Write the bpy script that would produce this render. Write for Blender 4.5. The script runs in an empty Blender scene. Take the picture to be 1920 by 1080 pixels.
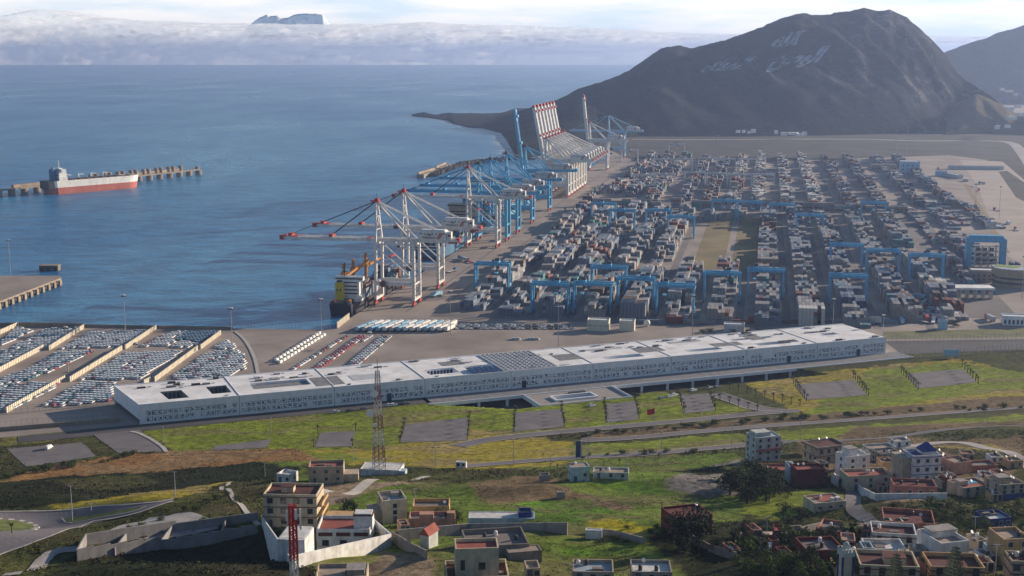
import bpy, math, random
import numpy as np
from mathutils import Vector, Matrix
# ------------------------------------------------------------------ camera, light, exposure
SC = bpy.context.scene
COL = SC.collection
F, CAMZ = 2500.0, 190.0
PITCH = math.atan(435 / F)
cam_d = bpy.data.cameras.new('camera'); cam = bpy.data.objects.new('camera', cam_d); COL.objects.link(cam)
cam_d.sensor_width = 36; cam_d.lens = F / 1920 * 36; cam_d.clip_start = 1; cam_d.clip_end = 200000
cam.location = (0, 0, CAMZ); cam.rotation_euler = (math.pi / 2 - PITCH, 0, 0)
SC.camera = cam
SUN_AZ, SUN_EL = math.radians(60), math.radians(16)
SC.view_settings.view_transform = 'Standard'; SC.view_settings.look = 'None'
SC.view_settings.gamma = 1; SC.view_settings.exposure = 0.66
world = bpy.data.worlds.new('World'); SC.world = world; world.use_nodes = True
SVEC = Vector((math.sin(SUN_AZ) * math.cos(SUN_EL), math.cos(SUN_AZ) * math.cos(SUN_EL), math.sin(SUN_EL)))
sd = bpy.data.lights.new('sun', 'SUN'); sd.energy = 5.0; sd.angle = math.radians(0.5); sd.color = (1.0, 0.82, 0.62)
so = bpy.data.objects.new('sun', sd); COL.objects.link(so); so.rotation_euler = (-SVEC).to_track_quat('-Z', 'Y').to_euler()
SC.cycles.use_denoising = True
SC.cycles.volume_bounces = 0; SC.cycles.max_bounces = 4; SC.cycles.diffuse_bounces = 2; SC.cycles.glossy_bounces = 2
SC.cycles.transmission_bounces = 2; SC.cycles.transparent_max_bounces = 8
SC.cycles.sample_clamp_indirect = 3; SC.cycles.caustics_reflective = False; SC.cycles.caustics_refractive = False
def world_nodes():
    nt = world.node_tree; N = nt.nodes; L = nt.links; N.clear()
    out = N.new('ShaderNodeOutputWorld'); bg = N.new('ShaderNodeBackground'); sky = N.new('ShaderNodeTexSky')
    sky.sky_type = 'NISHITA'; sky.sun_disc = False; sky.sun_elevation = SUN_EL; sky.sun_rotation = SUN_AZ
    sky.air_density = 1.2; sky.dust_density = 0.3; sky.ozone_density = 3.0
    bg.inputs[1].default_value = 0.072
    tc = N.new('ShaderNodeTexCoord'); mp = N.new('ShaderNodeMapping'); mp.inputs['Scale'].default_value = (5, 5, 42)
    nz = N.new('ShaderNodeTexNoise'); nz.inputs['Scale'].default_value = 1.6; nz.inputs['Detail'].default_value = 5; nz.inputs['Roughness'].default_value = 0.55
    sep = N.new('ShaderNodeSeparateXYZ'); mr = N.new('ShaderNodeMapRange')
    mr.inputs[1].default_value = 0.035; mr.inputs[2].default_value = 0.16; mr.inputs[3].default_value = 0.95; mr.inputs[4].default_value = 0.0
    cr = N.new('ShaderNodeValToRGB'); cr.color_ramp.elements[0].position = 0.38; cr.color_ramp.elements[1].position = 0.58
    cr.color_ramp.elements[0].color = (0.66, 0.77, 0.86, 1); cr.color_ramp.elements[1].color = (0.96, 0.93, 0.89, 1)
    sc_ = N.new('ShaderNodeVectorMath'); sc_.operation = 'SCALE'; sc_.inputs['Scale'].default_value = 12.5
    mx = N.new('ShaderNodeMix'); mx.data_type = 'RGBA'
    L.new(tc.outputs['Generated'], mp.inputs['Vector']); L.new(mp.outputs[0], nz.inputs['Vector']); L.new(nz.outputs['Fac'], cr.inputs[0])
    L.new(cr.outputs[0], sc_.inputs[0]); L.new(tc.outputs['Generated'], sep.inputs[0]); L.new(sep.outputs['Z'], mr.inputs[0])
    L.new(sky.outputs[0], mx.inputs['A']); L.new(sc_.outputs[0], mx.inputs['B']); L.new(mr.outputs[0], mx.inputs['Factor'])
    L.new(mx.outputs['Result'], bg.inputs[0]); L.new(bg.outputs[0], out.inputs[0])
world_nodes()
# ------------------------------------------------------------------ helpers
random.seed(11); RNG = np.random.default_rng(11); PI = math.pi; R = math.radians
CP, SP = math.cos(PITCH), math.sin(PITCH)
def ray(u, v):
    dx, dy = (u - 960) / F, (540 - v) / F
    return dx, CP + dy * SP, -SP + dy * CP
def smooth(a, b, x):
    t = np.clip((x - a) / (b - a), 0, 1); return t * t * (3 - 2 * t)
_P = np.array([-60, 0, 100, 200, 280, 338, 390, 430, 475, 520, 580, 640, 690, 735, 760, 900.])
_Z = np.array([185, 150, 112, 92, 76, 64.5, 54, 44, 33, 23, 12, 5.0, 1.6, 0.0, -0.6, -3.])
_pp = np.linspace(-60, 900, 481); _zz = np.interp(_pp, _P, _Z)
_zz[8:-8] = np.convolve(_zz, np.ones(17) / 17, 'valid')
def bump(x, y, cx, cy, rx, ry, h, rot=0):
    c, s = math.cos(rot), math.sin(rot); dx, dy = x - cx, y - cy
    a, b = (dx * c + dy * s) / rx, (-dx * s + dy * c) / ry
    return h * np.exp(-(a * a + b * b))
BUMPS = []
def T(x, y):
    x = np.asarray(x, float); y = np.asarray(y, float)
    k = 0.36 * smooth(380, 620, y); p = y - k * x
    z = np.interp(p, _pp, _zz)
    w = smooth(560, 440, p)
    z = z + w * (1.8 * np.sin(x / 17 + 1.3 * np.sin(y / 31)) * np.cos(y / 14 + x / 40) + 1.0 * np.sin(x / 9.1 + y / 23) * np.sin(y / 8.3 - x / 29))
    for b in BUMPS: z = z + bump(x, y, *b)
    return z
def P0(u, v, z=0.0):
    d = ray(u, v); t = (z - CAMZ) / d[2]
    return Vector((d[0] * t, d[1] * t, z))
def at(u, v, off=0.0):
    """ground point under a pixel: the hillside in front, the flat port behind"""
    d = ray(u, v); ts = np.arange(150, 1100, 1.5)
    xs, ys, zs = d[0] * ts, d[1] * ts, CAMZ + d[2] * ts
    tt = T(xs, ys); g = zs - np.where(tt < -1, tt, np.maximum(tt, 0.0))
    i = np.argmax(g < 0)
    if g[i] >= 0 or d[2] >= 0: return P0(u, v)
    a = g[i - 1] / (g[i - 1] - g[i]); t = ts[i - 1] + 1.5 * a
    return Vector((d[0] * t, d[1] * t, CAMZ + d[2] * t + off))
def gz(x, y):
    t = float(T(x, y)) if y < 1000 else 0.0
    return t if t < -1 else max(t, 0.0)
def proj(p):
    x, y, z = p[0], p[1], p[2] - CAMZ
    f = y * CP - z * SP; up = y * SP + z * CP
    return 960 + F * x / f, 540 - F * up / f
def tag(o, label=None, cat=None, group=None, kind=None):
    if label: o['label'] = label
    if cat: o['category'] = cat
    if group: o['group'] = group
    if kind: o['kind'] = kind
    return o
def empty(name, loc, rz=0.0, label=None, cat=None, group=None):
    o = bpy.data.objects.new(name, None); COL.objects.link(o); o.location = loc; o.rotation_euler = (0, 0, rz)
    o.empty_display_size = 0.5
    return tag(o, label, cat, group)
def copy_tree(o, parent=None):
    c = o.copy(); COL.objects.link(c)
    c.parent = parent
    for ch in list(KIDS.get(o.name, [])): copy_tree(ch, c)
    return c
KIDS = {}
class MB:
    K = 1.0
    def __init__(s): s.v = []; s.f = []; s.m = []; s.c = []
    def quad(s, pts, m=0, c=None):
        n = len(s.v); s.v += [tuple(p) for p in pts]; s.f.append(tuple(range(n, n + len(pts)))); s.m.append(m); s.c.append(c)
    def hexa(s, b, t, m=0, c=None, mt=None, bottom=True):
        n = len(s.v); s.v += [tuple(p) for p in b] + [tuple(p) for p in t]; k = len(b)
        fs = [(n + i, n + (i + 1) % k, n + k + (i + 1) % k, n + k + i) for i in range(k)]
        s.f += fs; s.m += [m] * k; s.c += [c] * k
        s.f.append(tuple(range(n + k, n + 2 * k))); s.m.append(m if mt is None else mt); s.c.append(c)
        if bottom: s.f.append(tuple(range(n + k - 1, n - 1, -1))); s.m.append(m); s.c.append(c)
    def box(s, cx, cy, z0, w, d, h, m=0, rot=0, c=None, mt=None, bottom=True):
        ca, sa = math.cos(rot), math.sin(rot)
        q = [(cx + ca * x - sa * y, cy + sa * x + ca * y) for x, y in ((-w / 2, -d / 2), (w / 2, -d / 2), (w / 2, d / 2), (-w / 2, d / 2))]
        s.hexa([(x, y, z0) for x, y in q], [(x, y, z0 + h) for x, y in q], m, c, mt, bottom)
    def bar(s, a, b, w=0.4, h=None, m=0, c=None, w2=None):
        a, b = Vector(a), Vector(b); d = (b - a)
        if d.length < 1e-6: return
        d.normalize(); up = Vector((0, 0, 1)) if abs(d.z) < 0.95 else Vector((1, 0, 0))
        x = d.cross(up).normalized(); y = x.cross(d).normalized(); h = (h or w) * MB.K; k = 1 if w2 is None else w2 / w; w = w * MB.K
        f = lambda o, k: [o + x * (sx * w / 2 * k) + y * (sy * h / 2 * k) for sx, sy in ((-1, -1), (1, -1), (1, 1), (-1, 1))]
        s.hexa(f(a, 1), f(b, k), m, c)
    def cyl(s, a, b, r, r2=None, n=8, m=0, c=None):
        a, b = Vector(a), Vector(b); d = (b - a).normalized(); up = Vector((0, 0, 1)) if abs(d.z) < 0.95 else Vector((1, 0, 0))
        x = d.cross(up).normalized(); y = x.cross(d).normalized() * -1; r2 = r if r2 is None else r2
        f = lambda o, r: [o + x * (r * math.cos(2 * PI * i / n)) + y * (r * math.sin(2 * PI * i / n)) for i in range(n)]
        s.hexa(f(a, r), f(b, max(r2, 0.001)), m, c)
    def ball(s, c0, rx, ry=None, rz=None, n=8, k=5, m=0, c=None, top=False):
        ry = ry or rx; rz = rz or rx; rows = []
        for j in range(k + 1):
            th = (PI / 2 if top else PI) * (j / k)
            rows.append([(c0[0] + rx * math.sin(th) * math.cos(2 * PI * i / n), c0[1] + ry * math.sin(th) * math.sin(2 * PI * i / n), c0[2] + rz * math.cos(th)) for i in range(n)])
        n0 = len(s.v)
        for r_ in rows: s.v += r_
        for j in range(k):
            for i in range(n):
                s.f.append((n0 + j * n + i, n0 + (j + 1) * n + i, n0 + (j + 1) * n + (i + 1) % n, n0 + j * n + (i + 1) % n)); s.m.append(m); s.c.append(c)
    def mesh(s, name, mats):
        me = bpy.data.meshes.new(name); me.from_pydata(s.v, [], s.f)
        for m in (mats if isinstance(mats, (list, tuple)) else [mats]): me.materials.append(m)
        me.polygons.foreach_set('material_index', s.m)
        if any(c is not None for c in s.c):
            ca = me.color_attributes.new('col', 'FLOAT_COLOR', 'CORNER'); arr = []
            for f, c in zip(s.f, s.c):
                cc = list(c or (0.5, 0.5, 0.5)) + [1.0]; arr += cc * len(f)
            ca.data.foreach_set('color', arr)
        me.update(); return me
    def build(s, name, mats, parent=None, smooth_=False, loc=None, rz=None):
        me = s.mesh(name, mats)
        if smooth_: me.polygons.foreach_set('use_smooth', [True] * len(me.polygons))
        return link(name, me, parent, loc, rz)
def link(name, me, parent=None, loc=None, rz=None):
    o = bpy.data.objects.new(name, me); COL.objects.link(o)
    if parent is not None: o.parent = parent; KIDS.setdefault(parent.name, []).append(o)
    if loc is not None: o.location = loc
    if rz is not None: o.rotation_euler = (0, 0, rz)
    return o
def struct(name, mb_or_me, mats=None, kind='structure', label=None):
    o = mb_or_me.build(name, mats) if isinstance(mb_or_me, MB) else link(name, mb_or_me)
    o['kind'] = kind
    if label: o['label'] = label
    return o
def text_mesh(s, size, name='lettering', extrude=0.0, bold=0.0, italic=0.0):
    cu = bpy.data.curves.new(name, 'FONT'); cu.body = s; cu.size = size; cu.extrude = extrude; cu.offset = bold; cu.shear = italic
    cu.align_x = 'CENTER'; cu.align_y = 'CENTER'; cu.resolution_u = 2
    o = bpy.data.objects.new(name, cu); COL.objects.link(o); bpy.context.view_layer.update()
    me = bpy.data.meshes.new_from_object(o.evaluated_get(bpy.context.evaluated_depsgraph_get()))
    bpy.data.objects.remove(o); bpy.data.curves.remove(cu); return me
# ------------------------------------------------------------------ materials
def mat(name, col, rough=0.8, var=0.25, scale=0.3, col2=None, metal=0.0, bump_=0.0, bscale=None, attr=None, spec=0.3, detail=4, stretch=None, coord='Object', dirt=0.0, dscale=0.5, emit=None):
    m = bpy.data.materials.new(name); m.use_nodes = True; nt = m.node_tree; N = nt.nodes; L = nt.links
    bs = N['Principled BSDF']; bs.inputs['Roughness'].default_value = rough; bs.inputs['Metallic'].default_value = metal
    bs.inputs['Specular IOR Level'].default_value = spec
    c = tuple(col) + (1,); tc = N.new('ShaderNodeTexCoord'); mp = N.new('ShaderNodeMapping'); L.new(tc.outputs[coord], mp.inputs[0])
    if stretch: mp.inputs['Scale'].default_value = stretch
    nz = N.new('ShaderNodeTexNoise'); nz.inputs['Scale'].default_value = scale; nz.inputs['Detail'].default_value = detail; L.new(mp.outputs[0], nz.inputs['Vector'])
    rp = N.new('ShaderNodeValToRGB'); rp.color_ramp.elements[0].position = 0.33; rp.color_ramp.elements[1].position = 0.67
    if attr:
        at_ = N.new('ShaderNodeAttribute'); at_.attribute_name = attr
        rp.color_ramp.elements[0].color = (1 - var,) * 3 + (1,); rp.color_ramp.elements[1].color = (1 + var * 0.6,) * 3 + (1,)
        mx = N.new('ShaderNodeMix'); mx.data_type = 'RGBA'; mx.blend_type = 'MULTIPLY'; mx.inputs['Factor'].default_value = 1
        L.new(nz.outputs['Fac'], rp.inputs[0]); L.new(at_.outputs['Color'], mx.inputs['A']); L.new(rp.outputs[0], mx.inputs['B']); src = mx.outputs['Result']
    else:
        a = tuple(x * (1 - var) for x in col) + (1,); b = (tuple(col2) if col2 else tuple(min(1, x * (1 + var * 0.7)) for x in col)) + (1,)
        rp.color_ramp.elements[0].color = a; rp.color_ramp.elements[1].color = b; L.new(nz.outputs['Fac'], rp.inputs[0]); src = rp.outputs[0]
    if dirt:
        n2 = N.new('ShaderNodeTexNoise'); n2.inputs['Scale'].default_value = dscale; n2.inputs['Detail'].default_value = 6; n2.inputs['Roughness'].default_value = 0.7
        mp2 = N.new('ShaderNodeMapping'); mp2.inputs['Scale'].default_value = (1, 1, 0.25); L.new(tc.outputs[coord], mp2.inputs[0]); L.new(mp2.outputs[0], n2.inputs['Vector'])
        r2 = N.new('ShaderNodeValToRGB'); r2.color_ramp.elements[0].position = 0.45; r2.color_ramp.elements[1].position = 0.75
        r2.color_ramp.elements[0].color = (1, 1, 1, 1); r2.color_ramp.elements[1].color = (1 - dirt, 1 - dirt * 1.05, 1 - dirt * 1.15, 1)
        m2 = N.new('ShaderNodeMix'); m2.data_type = 'RGBA'; m2.blend_type = 'MULTIPLY'; m2.inputs['Factor'].default_value = 1
        L.new(n2.outputs['Fac'], r2.inputs[0]); L.new(src, m2.inputs['A']); L.new(r2.outputs[0], m2.inputs['B']); src = m2.outputs['Result']
    L.new(src, bs.inputs['Base Color'])
    if bump_:
        bp = N.new('ShaderNodeBump'); bp.inputs['Distance'].default_value = bump_; bp.inputs['Strength'].default_value = 0.8
        n3 = N.new('ShaderNodeTexNoise'); n3.inputs['Scale'].default_value = bscale or scale * 3; n3.inputs['Detail'].default_value = 5
        L.new(mp.outputs[0], n3.inputs['Vector']); L.new(n3.outputs['Fac'], bp.inputs['Height']); L.new(bp.outputs[0], bs.inputs['Normal'])
    if emit:
        bs.inputs['Emission Color'].default_value = tuple(emit) + (1,); bs.inputs['Emission Strength'].default_value = 1
    return m
# ------------------------------------------------------------------ sea, land, mountains, sky clouds
def sea_material():
    m = bpy.data.materials.new('sea_water'); m.use_nodes = True; nt = m.node_tree; N = nt.nodes; L = nt.links
    bs = N['Principled BSDF']; bs.inputs['Roughness'].default_value = 0.22; bs.inputs['IOR'].default_value = 1.33; bs.inputs['Specular IOR Level'].default_value = 0.32
    tc = N.new('ShaderNodeTexCoord')
    def noise(sx, sy, sc, det, rough=0.6):
        mp = N.new('ShaderNodeMapping'); mp.inputs['Scale'].default_value = (sx, sy, 1); L.new(tc.outputs['Object'], mp.inputs[0])
        nz = N.new('ShaderNodeTexNoise'); nz.inputs['Scale'].default_value = sc; nz.inputs['Detail'].default_value = det; nz.inputs['Roughness'].default_value = rough
        L.new(mp.outputs[0], nz.inputs['Vector']); return nz.outputs['Fac']
    big = noise(1.0, 0.45, 0.0022, 6, 0.62); small = noise(0.5, 1.0, 0.045, 7, 0.72)
    rp = N.new('ShaderNodeValToRGB'); e = rp.color_ramp.elements; e[0].position = 0.30; e[0].color = (0.014, 0.105, 0.27, 1); e[1].position = 0.72; e[1].color = (0.055, 0.23, 0.39, 1)
    L.new(big, rp.inputs[0])
    r2 = N.new('ShaderNodeValToRGB'); e = r2.color_ramp.elements; e[0].position = 0.34; e[0].color = (0.5, 0.55, 0.62, 1); e[1].position = 0.66; e[1].color = (1.55, 1.5, 1.4, 1)
    L.new(small, r2.inputs[0]); mx = N.new('ShaderNodeMix'); mx.data_type = 'RGBA'; mx.blend_type = 'MULTIPLY'; mx.inputs['Factor'].default_value = 1
    L.new(rp.outputs[0], mx.inputs['A']); L.new(r2.outputs[0], mx.inputs['B']); L.new(mx.outputs['Result'], bs.inputs['Base Color'])
    rr = N.new('ShaderNodeMapRange'); rr.inputs[1].default_value = 0.35; rr.inputs[2].default_value = 0.65; rr.inputs[3].default_value = 0.34; rr.inputs[4].default_value = 0.26
    L.new(big, rr.inputs[0]); L.new(rr.outputs[0], bs.inputs['Roughness'])
    w1 = noise(0.6, 1.0, 0.16, 6, 0.7); w2 = noise(1, 1, 0.02, 5, 0.65)
    ad = N.new('ShaderNodeMath'); ad.operation = 'MULTIPLY_ADD'; ad.inputs[1].default_value = 1.2; L.new(w2, ad.inputs[0]); L.new(w1, ad.inputs[2])
    bp = N.new('ShaderNodeBump'); bp.inputs['Strength'].default_value = 1.0; bp.inputs['Distance'].default_value = 1.5; L.new(ad.outputs[0], bp.inputs['Height']); L.new(bp.outputs[0], bs.inputs['Normal'])
    return m
M = {}
M['sea'] = sea_material()
mb = MB(); mb.quad([(-30000, 878, -3), (30000, 878, -3), (30000, 30000, -3), (-30000, 30000, -3)])
struct('sea', mb, M['sea'])
# flat port land as one sheet, its quay edge falling into the sea
def quay_x(v): return 697 + (571 - v) * 743 / 466.0
coast = [(-900, 606), (-300, 608), (0, 609), (180, 609), (300, 613), (445, 616), (600, 618), (632, 616), (650, 600), (quay_x(571), 571), (quay_x(500), 500), (quay_x(420), 420), (quay_x(360), 360), (quay_x(320), 320),
         (quay_x(287), 287), (1120, 283), (1060, 292), (1004, 297), (968, 292), (962, 276), (950, 262), (940, 246), (905, 237), (880, 236), (850, 229), (838, 223), (800, 218), (775, 215)]
cw = [P0(*c) for c in coast]
_a, _b = P0(262, 796), P0(1660, 662); _e = (_b - _a).normalized()  # land meets the hillside under the terminal's front wall
outer = [Vector((-200, 4420, 0)), Vector((600, 5000, 0)), Vector((6000, 7500, 0)), Vector((26000, 15500, 0)), _b + _e * 26000 + Vector((-_e.y, _e.x, 0)) * .5, _a - _e * 400 + Vector((-_e.y, _e.x, 0)) * .5, Vector((-9000, 470, 0)), Vector((-9000, cw[0].y, 0))]
pl = cw + outer
mb = MB(); mb.quad([(p.x, p.y, 0) for p in reversed(pl)])
n = len(pl)
for i in range(len(cw) - 1):
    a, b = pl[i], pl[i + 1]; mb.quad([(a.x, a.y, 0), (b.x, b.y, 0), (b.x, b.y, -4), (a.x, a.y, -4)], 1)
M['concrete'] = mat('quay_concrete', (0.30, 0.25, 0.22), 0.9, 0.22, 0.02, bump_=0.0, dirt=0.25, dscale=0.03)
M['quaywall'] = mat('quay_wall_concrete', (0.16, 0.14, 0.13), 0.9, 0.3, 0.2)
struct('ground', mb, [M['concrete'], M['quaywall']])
def sheet(name, pix, z, material, kind='structure', world_pts=False):
    pts = pix if world_pts else [P0(*p) for p in pix]
    m_ = MB(); m_.quad([(p[0], p[1], z) for p in pts]); o = struct(name, m_, material, kind)
    me = o.data
    if me.polygons[0].normal.z < 0: me.flip_normals()
    return o
# hinterland between the container yard and the mountain: earth and scrub banks
M['earth'] = mat('scrub_earth', (0.022, 0.028, 0.026), 0.95, 0.35, 0.012, col2=(0.05, 0.05, 0.045), dirt=0.4, dscale=0.02)
M['asph'] = mat('asphalt', (0.085, 0.08, 0.085), 0.9, 0.2, 0.05, dirt=0.2, dscale=0.06)
M['paleroad'] = mat('pale_road', (0.34, 0.31, 0.30), 0.9, 0.15, 0.02)
sheet('far_bank', [(965, 290), (1000, 294), (1120, 281), (1150, 284), (1175, 297), (1250, 300), (1480, 302), (1640, 296), (1780, 291), (1850, 300), (1905, 345), (1960, 400), (2300, 430), (2300, 240), (1700, 246), (1180, 246), (950, 244)], 0.02, M['earth'])
PAVED = []
def ribbon(name, pix, width, z, material, drape=False, step=2.5, kind='structure', world=None):
    pts = world or [(at(*p) if drape else P0(*p)) for p in pix]
    # resample with a smooth spline
    P = np.array([(p[0], p[1]) for p in pts]); out = []
    for i in range(len(P) - 1):
        p0, p1, p2, p3 = P[max(i - 1, 0)], P[i], P[i + 1], P[min(i + 2, len(P) - 1)]
        k = max(2, int(np.hypot(*(p2 - p1)) / step))
        for t in np.linspace(0, 1, k, endpoint=False):
            out.append(0.5 * ((2 * p1) + (-p0 + p2) * t + (2 * p0 - 5 * p1 + 4 * p2 - p3) * t * t + (-p0 + 3 * p1 - 3 * p2 + p3) * t ** 3))
    out.append(P[-1]); out = np.array(out); d = np.gradient(out, axis=0); d /= np.linalg.norm(d, axis=1)[:, None] + 1e-9
    if drape: PAVED.append((out[::2], width / 2 + .6))
    nrm = np.stack([-d[:, 1], d[:, 0]], 1); nw = max(1, int(width / 2.5)) if drape else 1
    m_ = MB(); V = []
    for i in range(len(out)):
        for j in range(nw + 1):
            q = out[i] + nrm[i] * width * (0.5 - j / nw); V.append((q[0], q[1], (max(float(T(q[0], q[1])), 0) if drape else 0) + z))
    m_.v = V; w_ = nw + 1
    for i in range(len(out) - 1):
        for j in range(nw): m_.f.append((i * w_ + j, i * w_ + j + 1, (i + 1) * w_ + j + 1, (i + 1) * w_ + j)); m_.m.append(0); m_.c.append(None)
    o = struct(name, m_, material, kind)
    if len(o.data.polygons) and o.data.polygons[0].normal.z < 0: o.data.flip_normals()
    return o, out
ribbon('road', [(1185, 261), (1300, 262), (1480, 261), (1620, 261), (1720, 264), (1850, 264), (1895, 268), (1915, 285), (1945, 330)], 22, 0.06, M['paleroad'], step=25)
# ---- mountains: real height fields
def vnoise(x, y, seed=0, octs=5, ridged=False):
    r = np.random.default_rng(seed); G = r.random((128, 128)); tot = 0; amp = 1; s = 0
    for o in range(octs):
        xi = np.floor(x).astype(int); yi = np.floor(y).astype(int); fx = x - xi; fy = y - yi; fx = fx * fx * (3 - 2 * fx); fy = fy * fy * (3 - 2 * fy)
        g = lambda a, b: G[a % 128, b % 128]
        n_ = (g(xi, yi) * (1 - fx) + g(xi + 1, yi) * fx) * (1 - fy) + (g(xi, yi + 1) * (1 - fx) + g(xi + 1, yi + 1) * fx) * fy
        if ridged: n_ = 1 - abs(2 * n_ - 1)
        tot = tot + amp * n_; s += amp; amp *= 0.5; x = x * 2.03 + 17.1; y = y * 2.03 + 5.3
    return tot / s
def grid_mesh(name, X, Y, Z, col=None):
    r, c = X.shape; v = np.stack([X.ravel(), Y.ravel(), Z.ravel()], 1)
    i = np.arange(r * c).reshape(r, c); f = np.stack([i[:-1, :-1].ravel(), i[:-1, 1:].ravel(), i[1:, 1:].ravel(), i[1:, :-1].ravel()], 1)
    me = bpy.data.meshes.new(name); me.vertices.add(len(v)); me.vertices.foreach_set('co', v.astype(np.float32).ravel())
    me.loops.add(f.size); me.loops.foreach_set('vertex_index', f.astype(np.int32).ravel())
    me.polygons.add(len(f)); me.polygons.foreach_set('loop_start', np.arange(0, f.size, 4, dtype=np.int32))
    me.update(calc_edges=True); me.validate()
    if col is not None:
        ca = me.color_attributes.new('col', 'FLOAT_COLOR', 'POINT'); cc = np.concatenate([col.reshape(-1, 3), np.ones((r * c, 1))], 1)
        ca.data.foreach_set('color', cc.astype(np.float32).ravel())
    me.polygons.foreach_set('use_smooth', np.ones(len(me.polygons), bool))
    return me
def mountain(name, sil, foot, Yr, material, seed, amp=1.0, du=3.0, rows=70, zf=0.0, gul=1.0, power=0.85, yfc=None):
    su = np.array(sil, float); fu = np.array(foot, float); us = np.arange(su[0, 0], su[-1, 0] + 0.1, du)
    vs = np.interp(us, su[:, 0], su[:, 1]); vf = np.interp(us, fu[:, 0], fu[:, 1])
    yr = np.interp(us, [p[0] for p in Yr], [p[1] for p in Yr])
    d = np.array([ray(u, v) for u, v in zip(us, vs)]); zr = CAMZ + d[:, 2] / d[:, 1] * yr
    yf = np.array([P0(u, v, zf).y for u, v in zip(us, vf)]) if yfc is None else us * 0 + yfc; dx = d[:, 0] / d[:, 1]
    t = np.linspace(-0.02, 1.6, rows)[:, None]
    Y = yf + (yr - yf) * t; X = dx * Y
    prof = np.where(t < 1, np.clip(t, 0, 1) ** power, np.clip(1 - (t - 1) * 1.5, 0, 1) ** 1.3)
    a, b = X / 170.0, Y / 210.0
    nz = vnoise(a, b, seed, 6) - 0.5; g = vnoise(X / 75.0 + 0.35 * Y / 75.0, Y / 330.0, seed + 1, 5, True) - 0.6
    env = np.clip(t * 3, 0, 1) * np.clip(abs(t - 1) * 5, 0.0, 1)
    hh = np.maximum(zr - zf, 3)
    Z = zf + hh * prof + env * (nz * 70 + g * 42 * gul) * amp * np.clip(hh / 200, 0.05, 1)
    Z = np.where(t <= 0, zf - 3, np.maximum(Z, zf - 2))
    # keep the real skyline where it is
    jag = (vnoise(us / 9.0, us * 0 + 3.3, seed + 5, 5) - 0.5) * 7 * amp * np.clip(hh / 200, 0.1, 1)
    Z = Z + jag[None, :] * np.exp(-((t - 1) / 0.1) ** 2)
    return link(name, grid_mesh(name, X, Y, Z)), (X, Y, Z)
def mountain_mat(name, dark, light, rock, sc=0.006, rx=1300., rw=500.):
    m = bpy.data.materials.new(name); m.use_nodes = True; nt = m.node_tree; N = nt.nodes; L = nt.links; bs = N['Principled BSDF']
    bs.inputs['Roughness'].default_value = 1; bs.inputs['Specular IOR Level'].default_value = 0.05
    tc = N.new('ShaderNodeTexCoord')
    def nz(scale, st, det=8, ro=0.65):
        mp = N.new('ShaderNodeMapping'); mp.inputs['Scale'].default_value = st; L.new(tc.outputs['Object'], mp.inputs[0])
        n_ = N.new('ShaderNodeTexNoise'); n_.inputs['Scale'].default_value = scale; n_.inputs['Detail'].default_value = det; n_.inputs['Roughness'].default_value = ro; L.new(mp.outputs[0], n_.inputs['Vector']); return n_.outputs['Fac']
    def ramp(src, p0, c0, p1, c1):
        r = N.new('ShaderNodeValToRGB'); e = r.color_ramp.elements; e[0].position = p0; e[0].color = c0; e[1].position = p1; e[1].color = c1; L.new(src, r.inputs[0]); return r.outputs[0]
    base = ramp(nz(sc, (1, 1, 1)), 0.35, tuple(dark) + (1,), 0.65, tuple(light) + (1,))
    rk = ramp(nz(0.011, (1.0, 0.5, 0.9), 9, 0.72), 0.52, (0, 0, 0, 1), 0.70, (1, 1, 1, 1))
    sep = N.new('ShaderNodeSeparateXYZ'); L.new(tc.outputs['Object'], sep.inputs[0])
    mr = N.new('ShaderNodeMapRange'); mr.inputs[1].default_value = rx - rw; mr.inputs[2].default_value = rx; mr.inputs[3].default_value = 0.12; mr.inputs[4].default_value = 1; L.new(sep.outputs['X'], mr.inputs[0])
    mu = N.new('ShaderNodeMath'); mu.operation = 'MULTIPLY'; L.new(rk, mu.inputs[0]); L.new(mr.outputs[0], mu.inputs[1])
    mx = N.new('ShaderNodeMix'); mx.data_type = 'RGBA'; mx.inputs['B'].default_value = tuple(rock) + (1,); L.new(mu.outputs[0], mx.inputs['Factor']); L.new(base, mx.inputs['A'])
    L.new(mx.outputs['Result'], bs.inputs['Base Color'])
    bp = N.new('ShaderNodeBump'); bp.inputs['Distance'].default_value = 16; bp.inputs['Strength'].default_value = 0.7; L.new(nz(0.03, (1, 1, 1), 7), bp.inputs['Height']); L.new(bp.outputs[0], bs.inputs['Normal'])
    return m
sil = [(772, 215), (785, 211.5), (796, 210), (806, 213), (818, 215), (832, 212), (846, 211), (862, 214), (900, 217), (925, 216), (945, 212), (965, 210), (985, 205), (1010, 195), (1045, 186), (1065, 177), (1085, 165), (1130, 152), (1160, 141), (1180, 131), (1215, 106), (1240, 90), (1270, 83), (1285, 87), (1300, 88), (1340, 78), (1370, 70), (1400, 59), (1440, 44), (1465, 34), (1490, 26), (1505, 23), (1530, 26), (1548, 26), (1565, 22), (1600, 19), (1622, 13), (1640, 19), (1668, 16), (1685, 24), (1700, 30), (1725, 52), (1750, 75), (1770, 97), (1790, 128), (1810, 150), (1835, 165), (1860, 180), (1885, 205), (1905, 228), (1930, 235)]
foot = [(772, 216), (800, 218.5), (838, 224), (850, 230), (880, 237), (905, 238), (940, 247), (955, 268), (968, 290), (1010, 292), (1060, 283), (1120, 262), (1200, 256), (1400, 256), (1550, 254), (1700, 250), (1800, 244), (1880, 240), (1930, 240)]
Yr = [(772, 4400), (860, 4250), (1000, 4000), (1100, 3950), (1300, 4000), (1620, 4000), (1770, 3900), (1850, 3600), (1930, 3500)]
M['mountain'] = mountain_mat('mountain_scrub', (0.008, 0.014, 0.014), (0.024, 0.030, 0.030), (0.20, 0.18, 0.19), rx=1080, rw=450)
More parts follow.
